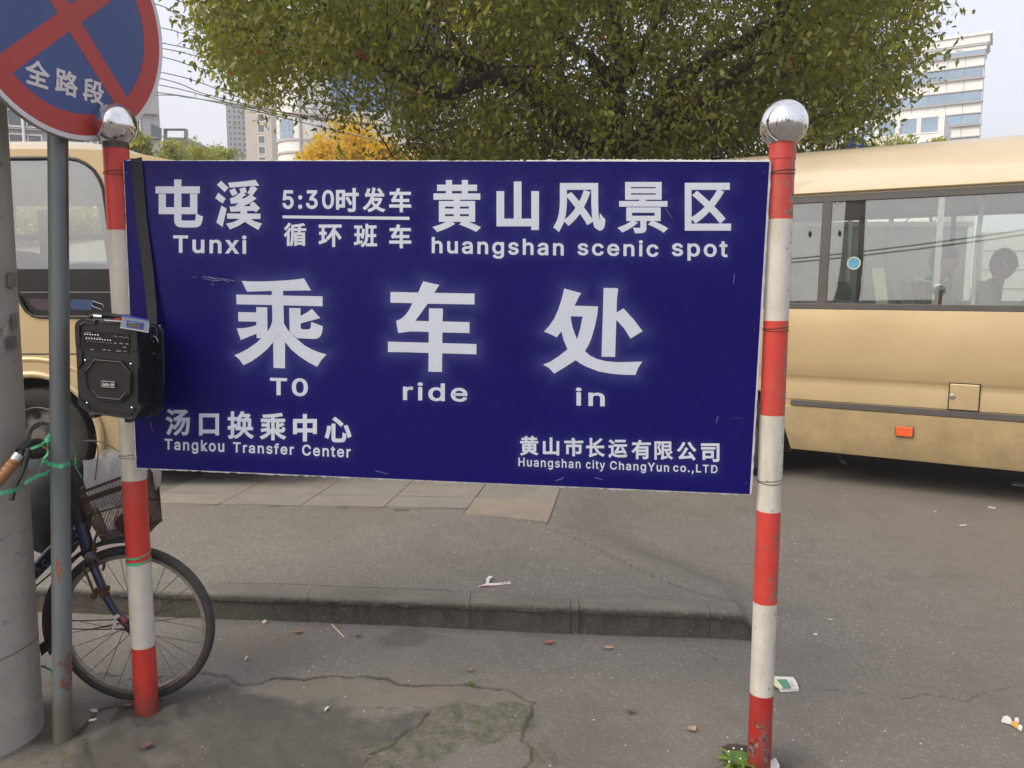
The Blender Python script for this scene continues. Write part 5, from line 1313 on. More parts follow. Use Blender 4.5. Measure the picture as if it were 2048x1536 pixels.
obj('deck', MB().prism([P(a, b, 36) for a, b in [(327, 275), (374, 275), (374, 330), (327, 330)]], (0, 3, 0)), M_['w_grey'], rf)
for a, b, c, d in ((327, 257, 370, 259), (368, 257, 371, 276), (327, 257, 329, 276)):
    obj('beam', MB().prism([P(a, b, 36), P(c, b, 36), P(c, d, 36), P(a, d, 36)], (0, .3, 0)), M_['w_line'], rf)
# twin faced high rise
tb, oB, dB, bB = bbox_building('high_rise', 'slate blue and beige high rise with rows of small windows left of the round tower', P(466, 560, 80).xy.to_3d(), Vector((.95, .31, 0)), P(502, 560, 80).x - P(466, 560, 80).x, 4, P(484, 205, 80).z, M_['w_blue'])
panes(tb, oB, dB, UZ, [.32 + .42 * i for i in range(4)], [P(484, y, 80).z for y in range(222, 330, 11)], .30, .34, M_['darkpane'], -bB)
tb2, oB, dB, bB = bbox_building('high_rise', 'beige tiled slab with one column of windows between the slate tower and the round tower', P(502.3, 560, 80).xy.to_3d(), Vector((1, .1, 0)), P(552, 560, 80).x - P(502, 560, 80).x, 4, P(520, 170, 80).z, M_['w_beige'])
panes(tb2, oB, dB, UZ, [P(530.5, 500, 80).x - oB.x], [P(520, y, 80).z for y in (214, 235, 256.5, 279, 300, 321)], .62, .72, M_['darkpane'], -bB)
# round white tower
rc = P(604, 560, 62); rc = Vector((rc.x, 64.2, 0)); RR = 2.05; zt = P(600, 20, 62).z
rt = thing('round_tower', rc, 'round white tower with a curved glass bay, beside the golden trees', 'building')
obj('wall', MB().lathe([(RR, 0), (RR, zt), (0.01, zt)], rc, 48), M_['w_white'], rt, smooth=True)
zg = [P(575, y, 62).z for y in (233, 275)]
for k in range(9):
    a0 = R(178 + k * 9.2); a1 = R(178 + k * 9.2 + 8.2)
    for j in range(3):
        z0 = zg[1] + (zg[0] - zg[1]) * j / 3 + .03; z1 = zg[1] + (zg[0] - zg[1]) * (j + 1) / 3 - .03
        c_ = [rc + Vector(((RR + .05) * math.cos(a), (RR + .05) * math.sin(a), z)) for (a, z) in ((a0, z0), (a1, z0), (a1, z1), (a0, z1))]
        obj('pane', MB().add(c_, [(0, 1, 2, 3)]), M_['bluepane'] if k > 4 else M_['w_white'], rt)
for z in [P(575, y, 62).z for y in (280, 305, 228, 180, 130)]:
    obj('ring_ledge', MB().lathe([(RR, z), (RR + .10, z), (RR + .10, z + .16), (RR, z + .16)], rc, 48), M_['w_beige'], rt)
obj('rib', MB().tube([rc + Vector((.2, -RR - .02, 0)), rc + Vector((.2, -RR - .02, zt))], .12, 8), M_['w_line'], rt)
# blue curtain wall building behind the tree
cb, oC, dC, bC = bbox_building('glass_office', 'building of bright blue curtain glass glimpsed through the left of the tree', P(650, 560, 70).xy.to_3d(), Vector((1, .15, 0)), P(880, 560, 70).x - P(650, 560, 70).x, 12, P(700, -260, 70).z, M_['w_white'])
zz0 = P(700, 222, 70).z; zz1 = P(700, -250, 70).z; nr_ = 10; nc_ = 8; Lc = P(880, 560, 70).x - P(650, 560, 70).x
for i in range(nc_):
    for j in range(nr_):
        s0_, s1_q = Lc * i / nc_ + .05, Lc * (i + 1) / nc_ - .05; z0, z1 = zz0 + (zz1 - zz0) * j / nr_ + .06, zz0 + (zz1 - zz0) * (j + 1) / nr_ - .06
        obj('glass_panel', box_pt(lambda s, w, z: oC + dC * s + bC * w + UZ * z, s0_, s1_q, -.08, 0, z0, z1), M_['bluewall'], cb)
obj('parapet', box_pt(lambda s, w, z: oC + dC * s + bC * w + UZ * z, -.3, Lc + .3, -.4, 0, zz0 - .9, zz0 - .05), M_['w_white'], cb)
# low white wall behind the right bus
gw = thing('grey_wall', Vector((5.2, 13.3, 0)), 'dull grey green wall glimpsed through the middle of the right bus windows', 'wall')
obj('wall', MB().box((4.6, 13.3, 1.25), (5.6, .2, 2.5)), plain('grey_green_render', (.20, .22, .19, 1), .8, 0, .3, 2), gw)
obj('coping', MB().box((4.6, 13.28, 2.54), (5.7, .3, .08)), M_['w_line'], gw)
wl = thing('white_wall', Vector((9.4, 13, 0)), 'white tiled wall glimpsed through the right end of the bus windows', 'wall')
obj('wall', MB().box((9.5, 13, 1.2), (4, .2, 2.4)), M_['w_white'], wl)
for z in (.9, 1.2, 1.5, 1.8, 2.1): obj('tile_course', MB().box((9.5, 12.895, z), (3.98, .006, .02)), M_['w_line'], wl)
# white van seen through the left bus window
van = thing('white_van', P(190, 600, 9.2).xy.to_3d(), 'white van parked beyond the left bus, seen through its window', 'van')
xv = P(150, 520, 9.2).x
prv = [(xv - 2.2, .45), (xv + 2.2, .45), (xv + 2.3, 1.0), (xv + 1.9, 1.15), (xv + 1.2, 1.86), (xv + .6, 1.97), (xv - .5, 1.93), (xv - 2.1, 1.9), (xv - 2.25, 1.0)]
obj('body', MB().prism([Vector((x, 9.2, z + .08)) for x, z in prv], (0, 1.7, 0)), M_['s_white'], van, bevel=.06, seg=3)
obj('side_window', MB().prism([Vector((x, 9.195, z + .08)) for x, z in [(xv - 1.9, 1.2), (xv + 1.35, 1.2), (xv + .85, 1.75), (xv - 1.9, 1.72)]], (0, -.008, 0)), M_['bluepane'], van)
for x in (xv - 1.4, xv + 1.5): wheel(van, Vector((x, 9.28, H + .3)), Vector((0, -1, 0)), .3, .18, False)
# blue round pedestrian sign above the right bus
bs = thing('blue_round_sign', P(1712, 560, 13).xy.to_3d(), 'blue round sign with a white walking figure peeking over the right bus roof', 'sign')
cs = P(1711, 302, 13); rs_ = 26 / FPX * 13
obj('pole', MB().tube([Vector((cs.x, 13.06, 0)), Vector((cs.x, 13.06, cs.z + .1))], .03, 10), M_['steel'], bs)
obj('plate', MB().lathe([(.001, -.015), (rs_, -.015), (rs_, .0), (.001, .0)], cs, 40, 'y'), plain('bright_blue_sign', (.02, .12, .42, 1), .4), bs)
hd = MB().lathe([(.001, .0), (.045, .0)], P(1716.5, 284.5, 12.985), 20, 'y'); obj('pictogram', hd, M_['s_white'], bs)
bod = [(1700, 301), (1703, 297), (1710, 293), (1717, 294), (1716, 299), (1712, 300), (1716, 320), (1711, 320), (1708, 308), (1703, 322), (1698, 320), (1704, 305), (1704, 299)]
obj('pictogram', MB().prism([P(a, b, 12.984) for a, b in bod], (0, .006, 0)), M_['s_white'], bs)

# explicit rust patches on the slim pole
def pole_rust(pts_px, nm='rust_patch'):
    mb = MB(); vv = []; dirp = (sp1 - b0).normalized()
    c_ = sum((Vector((a, b, 0)) for a, b in pts_px), Vector()) / len(pts_px); allp_ = [(c_.x, c_.y)] + pts_px
    for (a, b) in allp_:
        d = ray(a, b); best = None
        for t in np.linspace(2.4, 3.0, 900):
            q_ = C0 + d * t; k_ = (q_ - b0).dot(dirp); dist = (q_ - b0 - dirp * k_).length
            if dist <= .0309: best = q_; break
        if best is None: 
            t = min(np.linspace(2.4, 3.0, 900), key=lambda t: (C0 + d * t - b0 - dirp * ((C0 + d * t - b0).dot(dirp))).length); best = C0 + d * t
        vv.append(best)
    n = len(pts_px); mb.add(vv, [(0, 1 + (i + 1) % n, 1 + i) for i in range(n)]); obj(nm, mb, M_['rustp'], pole)
M_['rustp'] = plain('rust_patch_orange', (.30, .10, .035, 1), .85, 0, .45, 60, .4, 200)
pole_rust([(113, 1115), (116, 1112), (124, 1113), (127, 1117), (128, 1130), (124, 1142), (120, 1150), (119, 1166), (116, 1166), (114, 1150), (112, 1136)])
pole_rust([(116, 1278), (120, 1272), (124, 1275), (127, 1268), (132, 1267), (135, 1272), (134, 1286), (130, 1298), (128, 1306), (121, 1306), (117, 1298), (115, 1288)])
pole_rust([(107, 1390), (114, 1387), (128, 1387), (141, 1384), (142, 1400), (136, 1408), (126, 1409), (116, 1416), (108, 1413), (106, 1402)])
pole_rust([(118, 1360), (121, 1360), (121, 1374), (118, 1375)])
# ================================================================== SPEAKER ON THE LEFT POST
YS = 2.50
def S_(px, py, dy=0.0): return P(px, py, YS + dy)
spk = thing('portable_speaker', S_(215, 835, .08), 'black portable loudspeaker hung on the left striped post', 'speaker')
outs = [(152.5, 650), (156, 643.5), (164, 640.5), (268, 652), (274, 657), (275, 700), (277, 810), (272, 822), (264, 834), (178, 822.5), (166, 813), (158, 803), (156, 760), (154, 700)]
obj('cabinet', MB().prism([S_(*q) for q in outs], (0, .155, 0)), M_['black'], spk, bevel=.006, seg=3)
M_['black2'] = plain('black_moulding', (.017, .018, .02, 1), .35, 0, .2, 30)
M_['grille'] = plain('speaker_grille', (.007, .007, .008, 1), .6, 0, .3, 40, .8, 900)
obj('corner_guard', MB().prism([S_(*q, -.004) for q in [(150.5, 652), (154, 643), (163, 638.5), (190, 641.5), (189, 648), (168, 645.5), (159, 651), (158, 690), (152, 690)]], (0, .02, 0)), M_['black2'], spk, bevel=.002)
obj('corner_guard', MB().prism([S_(*q, -.004) for q in [(157, 796), (163, 800), (182, 818), (250, 827), (264, 829.5), (280, 808), (281, 816), (266, 839), (262, 839), (178, 826), (163, 815), (156, 806)]], (0, .02, 0)), M_['black2'], spk, bevel=.002)
obj('corner_guard', MB().prism([S_(*q, -.004) for q in [(153, 691), (163, 702), (164, 726), (155, 736)]], (0, .01, 0)), M_['black2'], spk, bevel=.002)
obj('corner_guard', MB().prism([S_(*q, -.004) for q in [(274, 698), (277, 735), (266.5, 722), (266, 707)]], (0, .01, 0)), M_['black2'], spk, bevel=.002)
cpn = obj('control_panel', MB().prism([S_(*q, -.002) for q in [(168, 660.5), (259, 669), (257, 706), (166.5, 698)]], (0, .01, 0)), M_['black_gloss'], spk, bevel=.001)
for k in range(6): obj('button', MB().ball(S_(170.3 + 5.25 * k, 668.6 + .35 * k, -.004), .0026, 8, 6), M_['chrome'], cpn, smooth=True)
for k in range(10): obj('button', MB().ball(S_(173.5 + 5.28 * k, 677.2 + .42 * k, -.004), .0026, 8, 6), M_['chrome'], cpn, smooth=True)
for x, y in ((230, 677.5), (242.5, 679), (253.5, 680)):
    kb = obj('knob', MB().lathe([(.001, -.016), (.0085, -.016), (.0095, -.012), (.0095, 0)], S_(x, y, -.002), 20, 'y'), M_['black_gloss'], cpn, smooth=True)
    kb.data.update()
    obj('knob_ring', MB().tube([S_(x, y, -.016) + Vector((.009 * math.cos(a), -.001, .009 * math.sin(a))) for a in np.linspace(.5, 2.2, 10)], .0009, 5), M_['chrome'], cpn)
lm = MB()
for x, y, w_ in [(170.5, 664, 11), (171, 673.5, 3), (176, 673.8, 3), (181.5, 674.2, 3), (187.5, 674.5, 3), (194, 675, 9), (228, 685.5, 5), (239, 686, 6), (250.5, 687, 7), (246, 693.5, 6), (181, 698, 7), (205, 698.5, 8), (216, 699.8, 5), (232, 701, 10), (247, 702, 2), (251, 702.3, 2)]:
    lm.prism([S_(x, y, -.0026), S_(x + w_, y + w_ * .09, -.0026), S_(x + w_, y + w_ * .09 + 1.3, -.0026), S_(x, y + 1.3, -.0026)], (0, .0004, 0))
for k in range(10): lm.prism([S_(174.2 + 5.28 * k, 681.4 + .42 * k, -.0026), S_(175.3 + 5.28 * k, 681.5 + .42 * k, -.0026), S_(175.3 + 5.28 * k, 683.2 + .42 * k, -.0026), S_(174.2 + 5.28 * k, 683.1 + .42 * k, -.0026)], (0, .0004, 0))
obj('panel_print', lm, M_['grey_line'], cpn)
obj('badge', MB().lathe([(.001, -.003), (.0075, -.003), (.008, 0)], S_(171, 696, -.001), 16, 'y'), M_['grey_line'], cpn)
obj('socket', MB().lathe([(.002, -.004), (.0045, -.004), (.005, 0)], S_(227, 695, -.001), 16, 'y'), M_['steel'], cpn)
oc = [(189, 717.5), (244, 722), (262, 747), (261, 786), (240, 803), (196, 798.5), (176, 776), (171, 745)]
gr = obj('speaker_grille', MB().prism([S_(*q, -.006) for q in oc], (0, .012, 0)), M_['grille'], spk, bevel=.004, seg=2)
def bars(pts): 
    for a, b in zip(pts[:-1], pts[1:]): obj('grille_bar', MB().tube([S_(*a, -.008), S_(*b, -.008)], .0017, 6), M_['trim'], gr)
bars([(172, 742), (189, 719.7), (242, 724.2), (262, 748)]); bars([(184, 779), (197, 794.8), (239, 799.2), (251, 785)])
pa = [(203.3, 762), (229.8, 764.2), (229.8, 775.3), (203.3, 773)]
np_ = obj('name_plate', MB().prism([S_(*q, -.0105) for q in pa], (0, .004, 0)), M_['black_gloss'], spk)
obj('plate_edge', MB().tube([S_(*q, -.0108) for q in pa + [pa[0]]], .0008, 5), M_['white_line'], np_)
print_text('daile 08', [(205.3, 765), (227.5, 766.8), (227.5, 773), (205.3, 771.2)], lambda x, y, o_: S_(x, y, -.0108 - o_ * .2), .03, M_['white_line'], np_, 'lettering', 0)
for x, y in ((170.5, 720.5), (261.8, 728), (174, 806), (264, 815.5)):
    obj('screw', MB().ball(S_(x, y, -.002), .0042, 12, 8, (1, .8, 1)), M_['chrome'], spk, smooth=True)
for x, y in ((194, 829), (264, 838)): obj('foot', MB().box(S_(x, y, .05), (.022, .06, .014)), M_['black'], spk, bevel=.003)
M_['strap'] = plain('webbing', (.022, .022, .026, 1), .85, 0, .2, 30, .3, 300); M_['strap2'] = plain('mauve_strap', (.07, .06, .10, 1), .8, 0, .2, 40)
hb_ = [S_(178, 641, .07), S_(181, 634, .07), S_(192, 631, .07), S_(215, 631, .075), S_(250, 636, .08), S_(268, 645, .08), S_(271, 655, .08)]
obj('handle', MB().tube(smooth_path(hb_, 4, 0), .0085, 10), M_['black'], spk, smooth=True)
obj('handle_ferrule', MB().tube([S_(188.5, 632.5, .06), S_(204.5, 633.5, .06)], .0062, 12), M_['chrome'], spk, smooth=True)
obj('top_strip', MB().tube([S_(209, 640.5, .02), S_(243, 643.0, .02)], .0016, 6), M_['white_line'], spk)
obj('ticket', MB().prism([S_(226, 637, .03), S_(240, 638, .03), S_(240, 641, .03), S_(226, 640, .03)], (0, .03, 0)), M_['s_red'], spk)
# black tag with a silver edge on the thin antenna
rd_ = [(185, 602), (204.5, 608.5), (207.5, 613), (206, 617.5), (203, 619), (186, 613), (183, 608)]
tg = obj('antenna_tag', MB().prism([S_(*q, .05) for q in rd_], (0, .004, 0)), M_['black_gloss'], spk)
obj('tag_edge', MB().tube([S_(*q, .049) for q in rd_ + [rd_[0]]], .0008, 5), M_['chrome'], tg)
obj('antenna', MB().tube([S_(206, 618, .05), S_(204, 630, .055)], .0012, 5), M_['black'], spk)
# shoulder strap over the board
stp_ = [B(272, 317.5, -.012), B(272.5, 317.0, .006), B(274, 330, .007), B(283, 440, .008), B(296, 540, .012), B(303, 610, .02), B(305, 650, .03)]
obj('shoulder_strap', MB().strip(stp_, [.036, .036, .036, .036, .035, .034, .03], .0022, side=(1, 0, 0)), M_['strap'], spk)
bk_l = [S_(302, 654, .09), S_(302.5, 680, .09), S_(301, 700, .09)]
obj('buckle', MB().tube(smooth_path([S_(300, 701, .09), S_(298, 690, .09), S_(302, 676, .09), S_(308, 672, .09), S_(315, 680, .09), S_(316, 699, .09)], 4, 0), .0014, 6), M_['steel'], spk)
obj('buckle_plate', MB().prism([S_(*q, .085) for q in [(297, 690), (303, 676), (311, 675), (317, 690), (317, 716), (297, 713)]], (0, .008, 0)), M_['black_gloss'], spk, bevel=.002)
obj('buckle_loop', MB().tube([S_(299, 652, .09), S_(304, 676, .09)], .0013, 6), M_['strap2'], spk); obj('buckle_loop', MB().tube([S_(300, 652, .09), S_(311, 653, .09), S_(314, 664, .09), S_(313, 675, .09)], .0013, 6), M_['strap2'], spk)
obj('pin', MB().ball(S_(320, 651.5, .09), .002, 8, 6), M_['chrome'], spk); obj('pin', MB().ball(S_(306.5, 684, .082), .0015, 8, 6), M_['chrome'], spk); obj('pin', MB().ball(S_(308, 707, .082), .0015, 8, 6), M_['chrome'], spk)
obj('side_strap', MB().strip(smooth_path([S_(304, 714, .15), S_(306, 750, .15), S_(307.5, 790, .15), S_(309, 815, .15), S_(306, 828, .15), S_(293, 834, .15)], 4, 0), .010, .003, side=(1, 0, .3)), M_['strap2'], spk)
obj('back_box', MB().prism([S_(*q, .10) for q in [(285, 658), (306, 657), (310, 664), (313, 760), (309, 822), (302, 830), (285, 828)]], (0, .05, 0)), M_['black'], spk, bevel=.006)
# clear blue card pouch on the speaker
M_['pouch'] = m_glass('clear_pouch', (.55, .68, .80, 1), .06, .15, .5); M_['pouchblue'] = plain('blue_pouch_trim', (.02, .07, .40, 1), .4); M_['card'] = plain('grey_card', (.20, .25, .32, 1), .5)
pch = thing('card_pouch', S_(268, 660, -.01), 'clear plastic card pouch with blue frame lying on the speaker top corner', 'pouch')
obj('sleeve', MB().prism([S_(*q, -.016) for q in [(244.8, 629), (297.5, 640), (299, 649), (297, 665), (240, 655)]], (0, .0012, 0)), M_['card'], pch)
obj('frame', MB().prism([S_(*q, -.0172) for q in [(253.3, 640), (287.8, 646.4), (286, 659), (252.5, 653.6)]], (0, .001, 0)), M_['pouchblue'], pch)
obj('card', MB().prism([S_(*q, -.0184) for q in [(257, 643), (282, 647.5), (280.5, 657), (255.5, 653)]], (0, .001, 0)), M_['trim'], pch)
obj('top_edge', MB().prism([S_(*q, -.0175) for q in [(244.8, 628.6), (297.5, 639.6), (297.3, 642), (244.5, 632)]], (0, .001, 0)), M_['pouchblue'], pch)
obj('print_line', MB().prism([S_(*q, -.0192) for q in [(257.5, 643.6), (270, 645.7), (270, 647), (257.5, 645)]], (0, .0005, 0)), M_['grey_line'], pch)
obj('stitching', MB().tube([S_(240, 655, -.017), S_(297, 665, -.017)], .0009, 5), M_['white_line'], pch)

# ================================================================== BICYCLE
YW = 2.83
bike = thing('bicycle', G(269, 1404), 'old navy bicycle leaning behind the left striped post, front wheel and basket showing', 'bicycle')
Cw = P(269, 1254, YW); RW = .298; Cw.z = RW + .004
def T_(R0, r0, nm, mat, par, c=Cw, n=72):
    pr = [(R0 + r0 * math.cos(a), r0 * math.sin(a)) for a in np.linspace(0, 2 * math.pi, 13)]
    return obj(nm, MB().lathe(pr, c, n, 'y'), mat, par, smooth=True)
M_['tyre'] = plain('bike_tyre', (.040, .039, .037, 1), .8, 0, .3, 30, .5, 200); M_['rim'] = plain('dull_rim', (.30, .275, .235, 1), .4, .55, .3, 30)
M_['spoke'] = plain('dull_spoke', (.10, .09, .075, 1), .5, .6)
def bike_wheel(c, par, nsp=28):
    wrim = obj('wheel', MB().lathe([(RW - .030, -.011), (RW - .043, -.010), (RW - .047, 0), (RW - .043, .010), (RW - .030, .011), (RW - .026, .006), (RW - .026, -.006), (RW - .030, -.011)], c, 80, 'y'), M_['rim'], par, smooth=True)
    T_(RW - .0165, .0175, 'tyre', M_['tyre'], wrim, c)
    obj('hub', MB().lathe([(.001, -.05), (.006, -.05), (.007, -.038), (.022, -.034), (.022, -.028), (.012, -.025), (.012, .025), (.022, .028), (.022, .034), (.007, .038), (.006, .05), (.001, .05)], c, 20, 'y'), M_['spoke'], wrim, smooth=True)
    ms = []
    for sg2, sk in ((-1, .9), (-1, -.9), (1, .9), (1, -.9)):
        mb = MB().tube([Vector((.02 * math.sin(sk), .031 * sg2, .02 * math.cos(sk))), Vector((0, 0, RW - .044))], .0012, 4); me = bpy.data.meshes.new('spoke'); me.from_pydata(mb.v, [], mb.f); me.materials.append(M_['spoke']); ms.append(me)
    for k in range(nsp):
        s_ = bpy.data.objects.new('spoke', ms[k % 4]); COL.objects.link(s_); s_.parent = wrim; s_.location = c; s_.rotation_euler = (0, 2 * math.pi * (k + .35) / nsp, 0); s_.matrix_parent_inverse = parent_inv(wrim)
    return wrim
bike_wheel(Cw, bike)
Cr = Cw + Vector((-1.02, .0, 0)); bike_wheel(Cr, bike)
def bt_(nm, pts, r, mat, n=10, par=None, sm=0, wob=0): 
    q = smooth_path(pts, sm, wob) if sm else pts
    return obj(nm, MB().tube(q, r if not isinstance(r, list) else list(np.interp(np.linspace(0, 1, len(q)), np.linspace(0, 1, len(r)), r)), n), mat, par or bike, smooth=True)
bt_('head_tube', [P(160, 1045, YW), P(180, 1112, YW)], .023, M_['navy'], 16)
bt_('stem', [P(160, 1045, YW), P(147, 975, YW), P(137, 925, YW), P(122, 900, YW)], .014, M_['black'], 12, None, 3)
bt_('headset', [P(176, 1098, YW), P(179, 1106, YW)], .028, M_['rust'], 16)
bt_('fork', [P(181, 1112, YW - .02), P(190, 1140, YW - .05), P(214, 1196, YW - .055), P(243, 1240, YW - .055), P(266, 1259, YW - .055)], [.015, .015, .014, .011, .009], M_['navy'], 12, None, 4)
bt_('fork', [P(181, 1112, YW + .02), P(190, 1138, YW + .05), P(214, 1192, YW + .055), P(243, 1234, YW + .055), P(266, 1253, YW + .055)], [.015, .015, .014, .011, .009], M_['navy'], 12, None, 4)
bt_('fork_crown', [P(180, 1113, YW - .05), P(180, 1111, YW + .05)], .018, M_['navy'])
dt = bt_('down_tube', [P(165, 1058, YW), P(110, 1100, YW), P(70, 1142, YW), P(-60, 1260, YW), P(-230, 1290, YW)], .026, M_['navy'], 16, None, 4)
M_['decal'] = plain('silver_decal', (.22, .22, .24, 1), .4)
for ch, (cx, cy) in (('N', (61, 1154)), ('A', (76, 1139)), ('C', (90, 1126))):
    e1 = Vector((.72, 0, .69)); e2 = Vector((-.69, 0, .72)); c0_ = P(cx, cy, YW - .0275)
    print_text(ch, [(-.011, .013), (.011, .013), (.011, -.013), (-.011, -.013)], lambda x, y, o_: c0_ + e1 * x + e2 * y + Vector((0, -.0005 - o_ * .1, 0)), .008, M_['decal'], dt, 'lettering', 0)
bt_('lower_rod', [P(103, 1146, YW - .03), P(72, 1172, YW - .03), P(20, 1210, YW - .03)], .003, M_['black'])
bt_('seat_tube', [P(-230, 1290, YW), P(-300, 1000, YW)], .016, M_['navy']); bt_('chain_stay', [P(-230, 1290, YW - .04), Cr + Vector((0, -.05, 0))], .009, M_['navy']); bt_('seat_stay', [P(-295, 1020, YW - .03), Cr + Vector((0, -.05, 0))], .008, M_['navy'])
bt_('chain_stay', [P(-230, 1290, YW + .04), Cr + Vector((0, .05, 0))], .009, M_['navy']); bt_('seat_stay', [P(-295, 1020, YW + .03), Cr + Vector((0, .05, 0))], .008, M_['navy'])
sd0 = P(-305, 985, YW); obj('saddle', MB().prism([sd0 + Vector(q) for q in [(-.14, -.09, 0), (-.02, -.07, 0), (.14, -.018, 0), (.14, .018, 0), (-.02, .07, 0), (-.14, .09, 0)]], (0, 0, .05)), M_['black'], bike, bevel=.02, seg=3)
# mudguard: a curved channel round the rear of the front wheel
fd = MB(); vv = []; n = 60
for k in range(n + 1):
    a = R(88 + 112 * k / n); rr_f = RW + .022
    for t in np.linspace(-1.25, 1.25, 7): vv.append(Cw + Vector(((rr_f + .016 * (math.cos(t) - .3)) * math.cos(a), .034 * math.sin(t) / math.sin(1.25), (rr_f + .016 * (math.cos(t) - .3)) * math.sin(a))))
fd.add(vv, [(7 * k + j, 7 * k + j + 1, 7 * k + 8 + j, 7 * k + 7 + j) for k in range(n) for j in range(6)])
o = obj('mudguard', fd, M_['black'], bike, smooth=True); sm_ = o.modifiers.new('s', 'SOLIDIFY'); sm_.thickness = .002
obj('mud_flap', MB().prism([P(a, b, YW - .03) for a, b in [(77, 1290), (97, 1282), (98, 1290), (83, 1312)]], (0, .06, 0)), M_['rubber'], bike)
for dy in (-.045, .045):
    bt_('mudguard_stay', [Cw + Vector((0, dy, 0)), P(180, 1259, YW + dy), P(84, 1255, YW + dy * .8)], .0022, M_['rust'], 6)
    bt_('mudguard_stay', [P(262, 1238, YW + dy), P(180, 1241, YW + dy), P(86, 1243, YW + dy * .8)], .0022, M_['rust'], 6)
# rusty brake parts
bt_('brake_arm', [P(187, 1135, YW - .075), P(184, 1122, YW - .075), P(176, 1118, YW - .075), P(168, 1122, YW - .075), P(167, 1135, YW - .075), P(173, 1148, YW - .07), P(186, 1180, YW - .07), P(192, 1193, YW - .07)], .0045, M_['rust'], 8, None, 4)
bt_('brake_arm', [P(197, 1062, YW - .07), P(189, 1082, YW - .075), P(188, 1105, YW - .08), P(197, 1122, YW - .08), P(208, 1128, YW - .075), P(206, 1140, YW - .07)], .005, M_['rust'], 8, None, 4)
obj('brake_clamp', MB().box(P(203, 1183, YW - .065), (.045, .03, .022), Matrix.Rotation(.5, 3, 'Y')), M_['rust'], bike, bevel=.005)
obj('brake_clamp', MB().ball(P(188, 1192, YW - .07), .012, 8, 6, (1, 1, 1), .3), M_['rust'], bike); obj('brake_clamp', MB().ball(P(215, 1176, YW - .07), .010, 8, 6, (1, 1, 1), .3), M_['rust'], bike)
M_['reflpink'] = plain('faded_pink_tape', (.30, .07, .09, 1), .5); obj('tape_patch', MB().tube([P(243, 1233, YW - .056), P(252, 1243, YW - .056)], .0125, 12), M_['reflpink'], bike)
ic = obj('key_tag', MB().prism([P(a, b, YW - .07) for a, b in [(225, 1233), (236, 1228), (240, 1233), (232, 1238), (231, 1252), (226, 1262), (224, 1256), (228, 1240)]], (0, .003, 0)), M_['white_line'], bike)
# handlebar, grips, brake lever
hbp = [P(-45, 1003, 2.40), P(0, 958, 2.45), P(38, 912, 2.50), P(50, 896, 2.53), P(66, 884, 2.58), P(85, 884, 2.65), P(112, 898, 2.78), P(122, 902, 2.83), P(118, 896, 2.95), P(100, 892, 3.05), P(90, 905, 3.15), P(78, 940, 3.22)]
bt_('handlebar', hbp, .011, M_['black'], 12, None, 4)
M_['grip'] = plain('tan_grip', (.27, .125, .045, 1), .65, 0, .25, 40, .3, 120)
gp = obj('grip', MB().tube([P(-45, 1003, 2.40), P(0, 958, 2.45), P(32, 920, 2.495)], .0175, 16), M_['grip'], bike, smooth=True)
for k in range(9):
    t = k / 9; a = P(-45, 1003, 2.40).lerp(P(32, 920, 2.495), t); b = P(-45, 1003, 2.40).lerp(P(32, 920, 2.495), t + .02)
    obj('grip_ring', MB().tube([a, b], .0186, 16), M_['rust'], gp, smooth=True)
bt_('grip', [P(97, 893, 3.06), P(90, 905, 3.15), P(80, 935, 3.21)], .017, M_['grip'], 12)
bt_('bar_collar', [P(31, 921, 2.493), P(40, 909, 2.503)], .0185, M_['steel'], 16); bt_('lever_mount', [P(42, 906, 2.51), P(60, 889, 2.55)], .020, M_['black'], 14)
bt_('brake_lever', [P(58, 898, 2.52), P(50, 925, 2.50), P(42, 950, 2.48), P(30, 975, 2.46), P(23, 1000, 2.44)], [.012, .009, .007, .0065, .008], M_['black'], 10, None, 5)
obj('lever_pivot', MB().ball(P(50, 930, 2.50), .004, 8, 6), M_['steel'], bike)
obj('shifter', MB().ball(P(72, 905, 2.6), .024, 12, 8, (1.3, 1, .9), .1), M_['black'], bike, smooth=True)
# cables
bt_('brake_cable', [P(80, 893, 2.6), P(118, 888, 2.7), P(145, 886, 2.72), P(178, 881, 2.72), P(205, 885, 2.78), P(228, 897, 2.84), P(245, 912, 2.86), P(250, 960, 2.86), P(222, 1060, 2.84), P(196, 1070, 2.84)], .0024, M_['steel'], 6, None, 6)
bt_('brake_cable', [P(143, 885, 2.7), P(165, 882, 2.74), P(190, 886, 2.8), P(196, 905, 2.85), P(190, 960, 2.88)], .0020, M_['trim'], 6, None, 6)
bt_('brake_cable', [P(150, 940, 2.75), P(160, 965, 2.75), P(150, 1020, 2.77), P(142, 1080, 2.8)], .0022, M_['black'], 6, None, 5)
# basket of expanded metal
M_['bask'] = plain('brown_mesh_wire', (.075, .038, .030, 1), .6, .1, .3, 40)
def mid(a, b, t): return a.lerp(b, t)
TN0, TN1 = P(146, 991, 2.835), P(296, 935, 2.835)      # near rim, handlebar end and front end
TF0 = P(176, 966, 3.08)
TF1 = P(318, 966, 3.07)
BN0, BN1 = P(203, 1082, 2.85), P(294, 1070, 2.85); BF0, BF1 = P(216, 1062, 3.02), P(324, 1040, 3.02)
bsk = obj('basket', MB().tube([TN0, TN1, TF1, TF0, TN0], .0055, 8), M_['bask'], bike, smooth=True)
obj('basket_rod', MB().tube([BN0, BN1, BF1, BF0, BN0], .004, 8), M_['bask'], bsk); obj('basket_rod', MB().tube([mid(TN0, BN0, .45), mid(TN1, BN1, .45), mid(TF1, BF1, .45), mid(TF0, BF0, .45), mid(TN0, BN0, .45)], .0035, 8), M_['bask'], bsk)
obj('basket_band', MB().strip([mid(TN0, BN0, .16), mid(TN1, BN1, .16)], .020, .002), M_['bask'], bsk)
